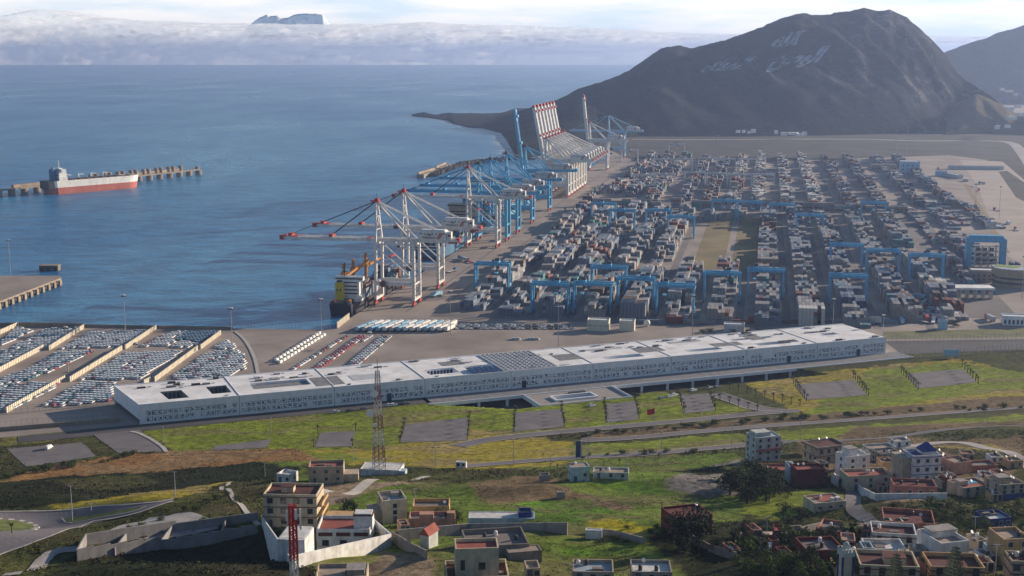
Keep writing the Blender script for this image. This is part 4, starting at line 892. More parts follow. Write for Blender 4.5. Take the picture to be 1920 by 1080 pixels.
mb = MB(); mb.cyl((Lp * .995, 0, 6), (Lp * .995, 0, 11), 3); mb.build('light_base', M['pier'], r)
# jetty at the left edge
c3 = [P0(-330, 519, 2), P0(113, 519, 2), P0(115, 523, 2), P0(-190, 640, 2)]
r = empty('jetty', c3[2], 0, 'concrete jetty corner with dark fender openings along its lit side', 'jetty'); o0 = c3[2]
mb = MB(); mb.hexa([(p.x - o0.x, p.y - o0.y, -.6) for p in (c3[3], c3[2], c3[1], c3[0])], [(p.x - o0.x, p.y - o0.y, 1.0) for p in (c3[3], c3[2], c3[1], c3[0])], mt=1); mb.build('deck', [M['pier'], M['concrete']], r)
dv = c3[3] - c3[2]; Ln = dv.length; dn = dv / Ln
for k in np.arange(4, Ln, 11):
    p = dn * k; mb = MB(); mb.box(p.x - 1.5, p.y + .5, -6, 4, 5.5, 5.4, 0, math.atan2(dn.y, dn.x)); mb.build('pile', M['pier'], r)
for k in np.arange(9.5, Ln, 11):
    p = dn * k; mb = MB(); mb.box(p.x + .4, p.y, -3.5, 2.6, .8, 3.4, 0, math.atan2(dn.y, dn.x)); mb.build('fender', M['dark'], r)
p = P0(94, 507, SEA); r = empty('mooring_block', p, 0, 'small dark square concrete block standing in the water off the jetty', 'mooring block')
mb = MB(); mb.box(0, 0, -1, 17, 8, 5.5, 0); mb.build('block', M['quaywall'], r); mb = MB(); mb.box(0, 0, 4.5, 17.6, 8.6, .7); mb.build('cap', M['pier'], r)
for x in (-6, 0, 6): mb = MB(); mb.box(x, -4.4, -.5, 1.6, .8, 4, 0); mb.build('fender', M['dark'], r)
# breakwater and its two caissons
M['rubble'] = mat('rubble_stone', (0.10, 0.085, 0.075), 1, .5, .15, bump_=1.0)
mb = MB(); q = random.Random(3); pts = [P0(u, v, SEA) for u, v in [(1004, 297), (960, 300), (900, 306), (860, 312), (835, 322), (812, 332)]]
for i in range(len(pts) - 1):
    n_ = int((pts[i + 1] - pts[i]).length / 3)
    for k in range(n_ * 3):
        p = pts[i].lerp(pts[i + 1], (k + q.random()) / (n_ * 3)); w = q.uniform(-8, 8); s = q.uniform(1.5, 3.2)
        mb.box(p.x + w * .5, p.y + w, -2 + (4.5 - abs(w) * .5) - s, s * 1.3, s * 1.1, s * 2, 0, q.random() * 3)
o = mb.build('breakwater', M['rubble']); tag(o, 'dark rubble breakwater curving out from the far shore', 'breakwater')
for u0, v0, u1, v1, lb in ((788, 334, 822, 324, 'outer concrete caisson at the tip of the rubble breakwater'), (822, 322, 842, 313, 'inner concrete caisson on the rubble breakwater, nearer the shore')):
    a, b = P0(u0, v0, SEA), P0(u1, v1, SEA); d = b - a; o = empty('breakwater_caisson', (a + b) / 2, math.atan2(d.y, d.x), lb, 'caisson', 'caissons at the breakwater tip')
    mb = MB(); mb.box(0, 0, -1, d.length, 12, 7, 0); mb.build('block', M['pier'], o); mb = MB(); mb.box(0, 5, 6, d.length * .9, 2, 3, 0); mb.build('parapet', M['pier'], o)
# surf line along the far rocky shore
M['foam'] = mat('sea_foam', (0.62, 0.66, 0.70), .9, .3, .02)
mb = MB(); q = random.Random(8)
for (u0, v0), (u1, v1) in zip(coast[16:-1], coast[17:]):
    for k in range(26):
        t = q.random(); p = P0(u0 + (u1 - u0) * t - q.uniform(0, 26), v0 + (v1 - v0) * t + q.uniform(-.5, 3.5), SEA + .15); a = q.uniform(4, 26); w = q.uniform(1.2, 5)
        mb.quad([(p.x - a, p.y - w * .2, p.z), (p.x, p.y - w, p.z), (p.x + a, p.y, p.z), (p.x + a * .2, p.y + w, p.z)])
o = mb.build('foam', M['foam']); tag(o, 'white surf breaking along the far rocky shore', None, None, 'stuff')
# ------------------------------------------------------------------ the long white terminal building
M['twall'] = mat('white_screen_panel', (0.78, 0.79, 0.82), .7, .08, .3, dirt=.12, dscale=.3); M['troof'] = mat('white_roof_membrane', (0.78, 0.76, 0.76), .8, .12, .08, dirt=.3, dscale=.12)
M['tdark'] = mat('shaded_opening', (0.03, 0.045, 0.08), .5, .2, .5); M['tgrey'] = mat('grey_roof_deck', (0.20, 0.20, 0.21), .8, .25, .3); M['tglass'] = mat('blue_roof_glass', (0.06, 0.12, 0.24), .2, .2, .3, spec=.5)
M['tcream'] = mat('terrace_paving', (0.30, 0.27, 0.25), .9, .15, .3, dirt=.2)
HT = 10.4; DW = 47.5
term = empty('terminal_building', (TA.x, TA.y, 0), TRZ, 'very long low white terminal building with a pierced pattern screen facade', 'terminal building')
NSEG = 9; SW = TL / NSEG
HOLES = {0: [(17, 27.5, 6.5, 17), (40, 52, 9, 27)], 1: [], 2: [], 3: [(6, 24, 9, 22), (30, 46, 9, 22)], 4: [], 5: [(12, 38, 8, 15)], 6: [(16, 40, 8, 14)], 7: [(14, 38, 8, 15), (6, 36, 27, 31)], 8: [(18, 30, 20, 26)]}
HOLES[0] = [(17, 27.5, 7, 25), (40, 50, 10, 27)]; HOLES[1] = [(10, 42, 12, 26)]
qq = random.Random(2)
def skew(m):
    m.v = [(x - .18 * y * max(0, min(1, (56 - x) / 50)), y, z) for x, y, z in m.v]; return m
for k in range(NSEG):
    x0, x1 = k * SW + (.0 if k == 0 else .12), (k + 1) * SW - .12
    hs = [(k * SW + a, k * SW + b, c, d) for a, b, c, d in HOLES[k]]
    xs = sorted(set([x0, x1] + [h[0] for h in hs] + [h[1] for h in hs])); ys = sorted(set([0, DW] + [h[2] for h in hs] + [h[3] for h in hs]))
    m = MB()
    for i in range(len(xs) - 1):
        for j in range(len(ys) - 1):
            cx, cy = (xs[i] + xs[i + 1]) / 2, (ys[j] + ys[j + 1]) / 2
            if any(h[0] < cx < h[1] and h[2] < cy < h[3] for h in hs): continue
            m.quad([(xs[i], ys[j], HT), (xs[i + 1], ys[j], HT), (xs[i + 1], ys[j + 1], HT), (xs[i], ys[j + 1], HT)])
    rf = skew(m).build('roof', M['troof'], term)
    for h in hs:
        m = MB(); dz = 5.5 if k != 1 else 1.2; a, b, c, d = h; z = HT - dz
        for p, q in (((a, c), (b, c)), ((b, c), (b, d)), ((b, d), (a, d)), ((a, d), (a, c))): m.quad([(p[0], p[1], HT), (q[0], q[1], HT), (q[0], q[1], z), (p[0], p[1], z)], 0)
        fl = {1: 1, 7: 2}.get(k, 1 if k in (0, 8) else 0); m.quad([(a, c, z), (b, c, z), (b, d, z), (a, d, z)], fl)
        if k in (0, 3):
            for x in np.arange(a + 1, b, 2): m.box(x, d - .06, z + .8, 1.4, .1, 3.6, 3)
        skew(m).build('roof_court', [M['twall'] if k not in (0,) else M['tgrey'], M['tgrey'], M['tglass'], M['tdark']], rf)
    m = MB()  # roof edge, seams, small plant
    m.box((x0 + x1) / 2, .25, HT, x1 - x0, .5, .35); m.box((x0 + x1) / 2, DW - .25, HT, x1 - x0, .5, .35)
    m.box(x0 + .3, DW / 2, HT, .5, DW - 1.1, .3); skew(m).build('parapet', M['twall'], rf)
    for i in range(9):
        x, y = qq.uniform(x0 + 4, x1 - 4), qq.choice([3.5, 30, 33, 37, 42, 44]); m = MB()
        w, d = qq.uniform(1, 5), qq.uniform(.8, 2.4); m.box(x, y, HT, w, d, qq.uniform(.35, 1.1), 0); m.box(x + w, y + 1, HT, w * .5, .5, .3, 0)
        skew(m).build('roof_unit', qq.choice([M['tgrey'], M['dark'], M['wgrey']]), rf)
for (a, b, c, d, mt_, zz, nm) in [(96, 112, 6, 26, 'tgrey', .12, 'roof_deck'), (205, 238, 1.5, 46, 'wgrey', .2, 'roof_lattice'), (186, 204, 2, 13, 'tglass', .6, 'skylight'), (176, 190, 27, 37, 'tgrey', .1, 'roof_deck'), (246, 262, 15, 30, 'tgrey', .1, 'roof_deck'), (300, 318, 17, 30, 'tgrey', .1, 'roof_deck'), (352, 372, 15, 24, 'tgrey', .1, 'roof_deck'),
                              (118, 135, 12, 24, 'wgrey', .1, 'roof_deck'), (268, 296, 33, 37, 'wgrey', .25, 'skylight'), (330, 352, 34, 38, 'wgrey', .25, 'skylight'), (384, 394, 24, 42, 'tgrey', .1, 'roof_deck'), (398, 410, 10, 16, 'dark', .1, 'roof_deck')]:
    m = MB(); m.box((a + b) / 2, (c + d) / 2, HT + .02, b - a, d - c, zz, 0)
    if nm == 'roof_lattice':
        for x in np.arange(a, b + 1, 3): m.box(x, (c + d) / 2, HT + zz, .9, d - c, .4, 1)
        for y in np.arange(c, d + 1, 4): m.box((a + b) / 2, y, HT + zz + .1, b - a, .8, .3, 1)
    if nm == 'skylight' and mt_ == 'tglass':
        for i in range(6): m.hexa([(a + i * 3, c, HT + .6), (a + i * 3 + 2.8, c, HT + .6), (a + i * 3 + 2.8, d, HT + .6), (a + i * 3, d, HT + .6)], [(a + i * 3 + 1.2, c + 2, HT + 2), (a + i * 3 + 1.6, c + 2, HT + 2), (a + i * 3 + 1.6, d - 2, HT + 2), (a + i * 3 + 1.2, d - 2, HT + 2)], 0)
    m.build(nm, [M[mt_], M['wgrey']], term)
# walls: back and ends, raised above a set back base at the left end
m = MB(); z0 = 2.6
m.quad([(0, DW, z0), (0, 0, z0), (0, 0, HT), (0, DW, HT)]); m.quad([(TL, 0, 0), (TL, DW, 0), (TL, DW, HT), (TL, 0, HT)]); m.quad([(TL, DW, 0), (0, DW, 0), (0, DW, HT), (TL, DW, HT)])
m.quad([(0, 0, z0), (0, DW, z0), (14, DW, z0), (14, 0, z0)]); m.quad([(14, DW, 0), (14, .4, 0), (14, .4, z0), (14, DW, z0)], 1)
skew(m).build('end_wall', [M['twall'], M['tdark']], term)
def pattern(sz, seed):
    q = random.Random(seed); g = [[0] * sz for _ in range(sz)]; kind = q.random()
    if kind < .35:
        for i in range(sz):
            for j in range(sz):
                d = max(abs(i - sz // 2), abs(j - sz // 2)); g[j][i] = 1 if d in (0, 1, sz // 2) and not (d == sz // 2 and q.random() < .3) else 0
    elif kind < .7:
        c = (q.randint(2, sz - 3), q.randint(2, sz - 3))
        for i in range(sz):
            for j in range(sz): g[j][i] = 1 if (abs(i - c[0]) <= 1 and abs(j - c[1]) <= 1) or (j in (0, sz - 1) and q.random() < .7) or (i in (0, sz - 1) and q.random() < .7) else 0
    else:
        for i in range(sz):
            for j in range(sz): g[j][i] = 1 if (i % 2 == 0 and q.random() < .55 and j % 4) or (j % 2 == 0 and q.random() < .35) else 0
    return g
for k in range(NSEG):
    x0, x1 = k * SW + .12, (k + 1) * SW - .12; m = MB(); base = 0.0
    m.quad([(x0 if k else 0, 0, base if k else z0 * 0), (x1, 0, base), (x1, 0, HT), (x0 if k else 0, 0, HT)])
    nmod = 18; mw = (x1 - x0 - 1.6) / nmod; sz = 7
    for i in range(nmod):
        if k == 0 and i < 1: continue
        for zr in (1.3, 4.5):
            if qq.random() < .05: continue
            g = pattern(sz, qq.randint(0, 10 ** 6)); cw_ = (mw * .80) / sz; chh = 2.4 / sz; xb = x0 + .8 + i * mw
            for a in range(sz):
                b = 0
                while b < sz:
                    if g[a][b]:
                        e = b
                        while e + 1 < sz and g[a][e + 1]: e += 1
                        m.quad([(xb + b * cw_, -.006, zr + a * chh), (xb + (e + 1) * cw_ * .99, -.006, zr + a * chh), (xb + (e + 1) * cw_ * .99, -.006, zr + (a + 1) * chh * .99), (xb + b * cw_, -.006, zr + (a + 1) * chh * .99)], 1); b = e + 1
                    else: b += 1
    fs = m.build('screen_wall', [M['twall'], M['tdark']], term)
    if k in (2, 4, 7, 8): mm = MB(); mm.box((x0 + x1) / 2 + (5 if k != 4 else -18), -.1, 0, 2.6, .25, 4.2, 0); mm.build('door', M['tdark'], term)
# raised walkway on columns and the terrace in front
m = MB()
m.box(156 + 160, -8.6, -1.0, 325, 16.4, 1.1, 0, mt=1); m.box(156 + 160, -16.95, -1.3, 325, .5, 1.9, 0)
m.build('walkway', [M['twall'], M['tgrey']], term)
m = MB(); a, b, c, d = 209, 264, -44, -17.3; h = (222, 246, -36, -28)
for x0, x1, y0, y1 in ((a, h[0], c, d), (h[1], b, c, d), (h[0], h[1], c, h[2]), (h[0], h[1], h[3], d)): m.box((x0 + x1) / 2, (y0 + y1) / 2, -1.0, x1 - x0 - .01, y1 - y0 - .01, 1.15, 0, mt=1)
for x0, x1, y0, y1 in ((h[0] - 1, h[1] + 1, h[2] - 1, h[2]), (h[0] - 1, h[1] + 1, h[3], h[3] + 1), (h[0] - 1, h[0], h[2], h[3]), (h[1], h[1] + 1, h[2], h[3]), (a - .4, a, c, d), (b, b + .4, c, d), (a, b, c - .4, c)): m.box((x0 + x1) / 2, (y0 + y1) / 2, -1.3, x1 - x0, y1 - y0, 2.5, 0)
m.box(240, -23, .15, 10, 3, .8, 2); m.build('terrace', [M['twall'], M['tcream'], M['dark']], term)
for s_ in list(range(166, 476, 17)):
    m = MB(); m.box(s_, -15.6, -5.7, 1.3, 1.3, 4.6, 0); m.build('column', M['twall'], term)
for s_, t_ in ((210.5, -42), (235, -42), (262, -42), (262, -30), (210.5, -30)):
    m = MB(); m.box(s_, t_, -5.7, 1.3, 1.3, 4.6, 0); m.build('column', M['twall'], term)
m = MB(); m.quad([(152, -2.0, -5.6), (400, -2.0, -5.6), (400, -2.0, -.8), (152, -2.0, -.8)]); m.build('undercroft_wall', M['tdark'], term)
m = MB(); m.box(276, -20, -5.55, 240, 38, .12, 0); m.build('forecourt_paving', M['asph'], term)
# dark service road in front of the western half and the yard behind it
ribbon('road', None, 12, 0.10, M['asph'], world=[tw(s, -7) for s in (-60, -20, 40, 100, 156)], step=10)
ribbon('road', None, 9, 0.055, M['asph'], world=[tw(s, DW + 12) for s in (-20, 100, 250, 470)], step=10)
# ------------------------------------------------------------------ vehicles waiting for shipment
CARC = {'white': (0.88, 0.88, 0.88), 'silver': (0.62, 0.65, 0.68), 'black': (0.03, 0.03, 0.035), 'red': (0.42, 0.03, 0.03), 'blue': (0.05, 0.14, 0.30), 'grey': (0.15, 0.16, 0.18), 'teal': (0.05, 0.18, 0.20)}
M['carglass'] = mat('sky_tinted_window', (0.15, 0.19, 0.23), .15, .2, 1, spec=.6)  # lightened: reflected sky put into the glass colour
M['car'] = mat('car_paint', (1, 1, 1), 0.25, 0.05, 1, attr='col', spec=.6)
def car_geo(m, x, y, z, rz, c, s=1.0, low=False):
    ca, sa = math.cos(rz), math.sin(rz); f = lambda px, py, pz: (x + ca * px - sa * py, y + sa * px + ca * py, z + pz)
    w, l = .88 * s, 2.15 * s
    lo = [f(-w, -l, .3), f(w, -l, .3), f(w, l, .3), f(-w, l, .3)]; mi = [f(-w, -l * .97, .9), f(w, -l * .97, .9), f(w, l * .96, .82), f(-w, l * .96, .82)]
    m.hexa(lo, mi, 0, c, bottom=False)
    gb = [f(-w * .92, -l * .80, .9), f(w * .92, -l * .80, .9), f(w * .92, l * .45, .88), f(-w * .92, l * .45, .88)]; gt = [f(-w * .84, -l * .70, 1.42), f(w * .84, -l * .70, 1.42), f(w * .84, l * .18, 1.44), f(-w * .84, l * .18, 1.44)]
    m.hexa(gb, gt, 1, None, bottom=False)
    n = len(m.v); up = [(p[0], p[1], p[2] + .02) for p in gt]; m.quad(up, 0, c)
    if not low:
        for sx in (-1, 1):
            for ky in (-.62, .62): m.cyl(f(sx * w * .82, ky * l, .32), f(sx * w * 1.02, ky * l, .32), .32, n=8, m=1, c=(0.02, 0.02, 0.02))
CARS = []
def lot(poly, mixc, name, step_l=4.7, step_w=2.5, gap=0.03, seed=1, az=9.0, flat=None):
    q = random.Random(seed); pts = [P0(*p) for p in poly]; ux = Vector((math.sin(R(az)), math.cos(R(az)), 0)); wx = Vector((ux.y, -ux.x, 0)); o = pts[0]
    S = [(p - o).dot(ux) for p in pts]; Wd = [(p - o).dot(wx) for p in pts]
    az0 = az; row = 0; w = min(Wd) + 1.3; PX = np.array([p[0] for p in poly]); 
    while w < max(Wd):
        row += 1; s = min(S) + q.uniform(0, 1); k = 0; runc = pick(mixc)
        while s < max(S):
            p = o + ux * s + wx * w; u, v = proj(p)
            if inpoly(np.array([u]), np.array([v]), poly)[0]:
                k += 1
                if q.random() > gap:
                    c = runc if q.random() < .35 else pick(mixc); CARS.append((p.x + q.uniform(-.08, .08), p.y + q.uniform(-.15, .15), PI / 2 - R(90 - 0) - R(az) + 0, c, name, row, k, v))
            s += step_l
        w += step_w
MIX = [('white', 74), ('silver', 18), ('grey', 7), ('black', 5), ('red', 5), ('blue', 6), ('teal', 4)]; MW = [('white', 80), ('silver', 12), ('black', 5), ('red', 3)]; MBL = [('blue', 70), ('teal', 15), ('black', 15)]
LOTS = [([(0, 640), (34, 615), (64, 622), (0, 650)], MW, 'uppermost left lot'), ([(22, 653), (88, 618), (150, 616), (125, 633), (85, 655)], MIX, 'upper left lot by the sea wall'), ([(0, 660), (60, 653), (82, 657), (0, 686)], MIX, 'narrow lot at the left edge'),
 ([(116, 655), (170, 624), (240, 622), (284, 620), (222, 652)], MW, 'lot behind the second cream wall'), ([(0, 712), (60, 690), (112, 660), (180, 657), (120, 688), (40, 718), (0, 730)], MIX, 'long lot below the first cream wall'), ([(0, 732), (36, 720), (122, 718), (60, 752), (24, 768), (0, 773)], MIX, 'lowest left lot by the fence'),
 ([(268, 650), (305, 630), (330, 622), (352, 622), (318, 650)], MW, 'upper middle lot by the sea wall'), ([(324, 640), (352, 622), (410, 623), (372, 645), (356, 640)], MBL, 'blue patch in the upper middle lot'), ([(322, 651), (345, 641), (372, 646), (350, 655)], MW, 'upper middle lot by the sea wall'),
 ([(152, 713), (235, 663), (348, 658), (262, 712)], MW, 'big silver white lot in the middle'), ([(398, 654), (428, 639), (444, 650), (440, 656)], MW, 'small lot beneath the curved kerb'), ([(318, 712), (392, 662), (447, 657), (460, 672), (460, 692), (430, 706), (350, 714)], MIX, 'right lot beside the curved kerb'),
 ([(82, 760), (158, 717), (214, 717), (214, 738), (205, 752), (120, 762)], MIX, 'lot nearest the terminal')]
for i, (pg, mx_, nm) in enumerate(LOTS): lot(pg, mx_, nm, seed=i + 1)
def car_line(u0, v0, u1, v1, c, name, n_lines=1, side=2.7, step=4.9):
    a, b = P0(u0, v0), P0(u1, v1); d = (b - a); L = d.length; d /= L; w = Vector((d.y, -d.x, 0)); az = math.atan2(d.x, d.y)
    for j in range(n_lines):
        for k in range(int(L / step)):
            p = a + d * k * step + w * j * side; CARS.append((p.x, p.y, -az, pick(c), name, j + 1, k + 1, proj(p)[1]))
car_line(552, 693, 657, 628, [('white', 60), ('red', 18), ('black', 22)], 'single file on the apron'); car_line(590, 693, 680, 628, [('red', 75), ('white', 25)], 'red file on the apron', 2); car_line(648, 690, 722, 628, [('silver', 50), ('white', 40), ('black', 8), ('red', 2)], 'triple file on the apron', 3); car_line(682, 640, 700, 629, MW, 'short file on the apron')
car_line(852, 617, 1092, 617, [('black', 30), ('silver', 30), ('blue', 20), ('white', 20)], 'dark row in front of the container yard', 2, side=-7, step=5.2); car_line(853, 611, 1092, 611, [('black', 30), ('silver', 30), ('blue', 20), ('white', 20)], 'dark row in front of the container yard', 1, step=5.2)
lot([(0, 531), (22, 530), (30, 538), (0, 552)], MW, 'far jetty', seed=50); 
CARS_J = [c for c in CARS if c[4] == 'far jetty']; CARS = [c for c in CARS if c[4] != 'far jetty' and ((Vector((c[0], c[1], 0)) - TA).dot(TN) > DW + 3 or (Vector((c[0], c[1], 0)) - TA).dot(TE) < -4)]
CARS.sort(key=lambda c: -c[7])
cmesh = {}
for n_, c in CARC.items():
    m = MB(); car_geo(m, 0, 0, 0, 0, c); cmesh[n_] = m.mesh('parked_car', [M['car'], M['carglass']])
for c in CARS[:300]:
    o = link('parked_car', cmesh[c[3]], None, (c[0], c[1], 0.01), c[2])
    tag(o, '%s car, %s along in %s file of the %s' % (c[3], ordn(c[6]), ordn(c[5]), c[4]), 'car', 'cars parked in the shipping lots')
m = MB()
for c in CARS[300:]: car_geo(m, c[0], c[1], 0.01, c[2], CARC[c[3]], low=True)
o = m.build('car_park_rows', [M['car'], M['carglass']]); tag(o, 'thousands of further new cars parked in tight files in the lots', None, None, 'stuff')
m = MB()
for c in CARS_J: car_geo(m, c[0], c[1], 1.05, c[2], CARC[c[3]], low=True)
o = m.build('jetty_cars', [M['car'], M['glass']]); o.location = (0, 0, 0); tag(o, 'tight block of new cars parked on the left jetty', None, None, 'stuff')
print('cars', len(CARS))
# white vans in two files, trailers in a slanting block
M['tyre'] = mat('tyre', (0.02, 0.02, 0.02), .9)
def van_parts():
    D = {}; m = MB(); m.hexa([(-1, -2.9, .35), (1, -2.9, .35), (1, 2.9, .35), (-1, 2.9, .35)], [(-1, -2.9, 1.3), (1, -2.9, 1.3), (1, 2.8, 1.2), (-1, 2.8, 1.2)]); m.hexa([(-1, -2.9, 1.3), (1, -2.9, 1.3), (1, 2.2, 1.3), (-1, 2.2, 1.3)], [(-.9, -2.85, 2.5), (.9, -2.85, 2.5), (.9, 1.3, 2.5), (-.9, 1.3, 2.5)]); D['body'] = m.mesh('body', [M['swhite']])
    m = MB(); m.hexa([(-.93, 1.42, 1.4), (.93, 1.42, 1.4), (.93, 2.24, 1.4), (-.93, 2.24, 1.4)], [(-.85, 1.0, 2.3), (.85, 1.0, 2.3), (.85, 1.5, 2.3), (-.85, 1.5, 2.3)]); D['windscreen'] = m.mesh('windscreen', [M['glass']])
    m = MB()
    for x in (-.9, .9):
        for y in (-1.9, 1.8): m.cyl((x - .12, y, .36), (x + .12, y, .36), .36, n=8)
    D['wheels'] = m.mesh('wheel', [M['tyre']]); return D
VAN = van_parts()
def van(x, y, rz, label, z=0.0, group='white vans in two files on the apron'):
    r = empty('van', (x, y, z), rz, label, 'van', group)
    for k in ('body', 'windscreen'): link(k, VAN[k], r)
    link('wheel_set', VAN['wheels'], r); r.scale = (.8, .85, .8)
for j, (u0, v0, u1, v1, nm) in enumerate([(519, 677, 601, 626, 'left'), (526, 681, 613, 627, 'right')]):
    a, b = P0(u0, v0), P0(u1, v1); d = b - a; L = d.length; d /= L
    for k in range(int(L / 6.4) + 1):
        p = a + d * 6.4 * k; van(p.x, p.y, math.atan2(-d.x, d.y), 'white van, %s from the near end of the %s file on the apron' % (ordn(k + 1), nm))
TRM = {}
for cc_ in ('swhite', 'wgrey', 'lblue'):
    m = MB(); m.box(0, 0, 1.1, 2.5, 13, 2.7, 0); D1 = m.mesh('body', [M[cc_]]); m = MB(); m.box(0, 0, .9, 1.6, 12.5, .25, 0)
    for y in (-5.2, -4, -2.8, 4.6):
        for x in (-1, 1): m.cyl((x - .15, y, .5), (x + .15, y, .5), .5, n=8)
    TRM[cc_] = (D1, m.mesh('running_gear', [M['tyre']]))
d = (P0(722, 605) - P0(676, 623)).normalized(); rz = math.atan2(-d.x, d.y)
for j in range(14):
    for k in range(2):
        u = 668 + j * 12.9; p = P0(u, 623) + d * 15 * k
        if proj(p)[0] > 846: continue
        r = empty('trailer', p + d * 7, rz, 'pale box trailer, %s in the %s rank of the slanted trailer block' % (ordn(j + 1), 'front' if k == 0 else 'rear'), 'trailer', 'trailers parked at a slant on the apron')
        bd, rg = TRM[rng.choice(['swhite', 'swhite', 'wgrey', 'lblue'])]; link('body', bd, r); link('running_gear', rg, r)
# cream walls of the lots
M['cream'] = mat('cream_precast_panel', (0.66, 0.60, 0.48), .9, .1, .4, dirt=.15)
def ribbed_wall(p, q, h, name, label, cat, mt_, group, rib=2.4, th=.35):
    a, b = Vector(p), Vector(q); d = b - a; L = d.length; rz = math.atan2(d.y, d.x); r = empty(name, a, rz, label, cat, group)
    m = MB(); m.box(L / 2, 0, 0, L, th, h); m.build('panel', mt_, r); m = MB()
    for x in np.arange(0, L, rib): m.box(x, 0, 0, .35, th + .5, h + .25)
    m.build('pilaster', mt_, r); return r
for (u0, v0, u1, v1), lb in [((-30, 640, 33, 612), 'in the top left corner'), ((-20, 708, 82, 654), 'at the left edge, below the first gap'), ((92, 657, 157, 616), 'upper left, up to the sea wall'), ((12, 774, 122, 713), 'bottom left, beside the lowest lot'), ((131, 716, 229, 656), 'left of centre, between two big lots'),
  ((235, 655, 293, 617), 'centre, running to the sea wall'), ((270, 722, 282, 716), 'short piece against the terminal roof'), ((290, 716, 371, 656), 'between the middle and right lots'), ((376, 655, 414, 627), 'right, ending at the sea wall')]:
    ribbed_wall(P0(u0, v0), P0(u1, v1), 3.1, 'lot_wall', 'cream ribbed concrete wall ' + lb, 'wall', M['cream'], 'cream walls between the car lots')
ribbed_wall(P0(632, 616), P0(655, 598), 4.5, 'quay_wall_screen', 'cream concrete wall at the quay corner by the ship stern', 'wall', M['cream'], None)
ribbed_wall(P0(0, 613), P0(33, 612), 3, 'sea_wall', 'low pinkish sea wall along the water, left stretch', 'wall', M['pier'], 'low sea wall along the water', 6); ribbed_wall(P0(36, 612), P0(157, 614), 3, 'sea_wall', 'low pinkish sea wall along the water, middle stretch', 'wall', M['pier'], 'low sea wall along the water', 6); ribbed_wall(P0(160, 613), P0(437, 618), 2, 'sea_wall', 'low pinkish sea wall along the water, right stretch', 'wall', M['pier'], 'low sea wall along the water', 6)
ribbon('kerb_wall', [(441, 622), (455, 634), (468, 652), (478, 675), (484, 702)], 2.2, .35, M['kerb'])
def fence(p, q, h, label, post=3.0, mt_=None, z=None):
    a, b = Vector(p), Vector(q); d = b - a; L = math.hypot(d.x, d.y); r = empty('fence', a, math.atan2(d.y, d.x), label, 'fence'); sl = d.z / L
    m = MB()
    for x in np.arange(0, L, post): m.bar((x, 0, sl * x), (x, 0, sl * x + h), .14)
    m.build('post', mt_ or M['wgrey'], r); m = MB()
    for k in (h * .95, h * .5, .2): m.bar((0, 0, k), (L, 0, k + sl * L), .07)
    m.build('rail', mt_ or M['wgrey'], r)
fence(P0(445, 617), P0(628, 617), 4, 'tall pale post fence along the water edge left of the ship', 2.2)
fence(P0(-60, 783), P0(215, 757), 4, 'upper wire fence below the car lots at the left', 3)
fence(P0(-60, 812), P0(205, 790), 5, 'lower taller wire fence on the retaining kerb at the left', 2.6)
m = MB(); a, b = P0(-80, 815), P0(225, 790); m.bar((a.x, a.y, .5), (b.x, b.y, .5), 1.0, 3.2); o = m.build('retaining_wall', M['pier']); tag(o, 'grey retaining wall under the left wire fence', 'wall')
fence(P0(1665, 640), P0(1960, 634), 4, 'upper boundary fence right of the terminal', 3); fence(P0(1690, 672), P0(1960, 655), 5, 'lower boundary fence right of the terminal', 3)
sheet('verge', [(1655, 622), (1935, 615), (1935, 632), (1660, 636)], .05, mat('verge_grass', (0.14, 0.14, 0.06), 1, .3, .1)); sheet('road', [(1660, 640), (1935, 636), (1935, 655), (1690, 664)], .06, M['asph'])
# light masts
def mast(u, vb, vt, label, arms=True, name='light_mast', group='tall lighting masts of the port', wid=.5):
    p = at(u, vb); dist = math.hypot(p.y, p.z - CAMZ); h = (vb - vt) * (p.y * CP - (p.z - CAMZ) * SP) / F * 1.02
    r = empty(name, p, 0, label, 'lamp post', group); m = MB(); m.cyl((0, 0, 0), (0, 0, h), wid * .55, wid * .3, n=6); m.build('pole', M['wgrey'], r); m = MB()
    if arms:
        m.cyl((0, 0, h - .6), (0, 0, h), 1.3, n=8)
        for k in range(6): a = k * PI / 3; m.box(1.3 * math.cos(a), 1.3 * math.sin(a), h - 1.3, .6, .5, .6, 1, a)
    else: m.bar((-.9, 0, h), (.9, 0, h), .12); m.box(-1.1, 0, h - .1, .9, .3, .15, 1); m.box(1.1, 0, h - .1, .9, .3, .15, 1)
    m.build('lamp_head', [M['wgrey'], M['dark']], r)
for u, vb, vt, lb in [(128, 699, 612, 'in the long lot below the first cream wall'), (236, 641, 553, 'by the sea wall behind the second cream wall'), (258, 722, 642, 'in the big middle lot'), (436, 663, 577, 'by the curved kerb'), (603, 634, 560, 'at the far end of the white vans'), (694, 683, 622, 'by the triple file of cars'), (845, 627, 545, 'beside the slanted trailers'), (1047, 650, 565, 'behind the roof lattice'), (1298, 630, 553, 'near the orange dry bushes'),
                      (20, 519, 450, 'on the left jetty'), (1655, 640, 590, 'beside the right end of the terminal'), (1562, 612, 560, 'by the right gantry of the front row'), (1700, 300, 240, 'far right below the foothill'), (1680, 300, 245, 'far right, left one of a pair'), (1873, 410, 350, 'on the pale truck park, right'), (1828, 400, 345, 'on the pale truck park, left'), (1345, 300, 255, 'behind the far gantries'), (1916, 560, 480, 'at the right edge of the picture')]: mast(u, vb, vt, 'tall thin steel light mast ' + lb)
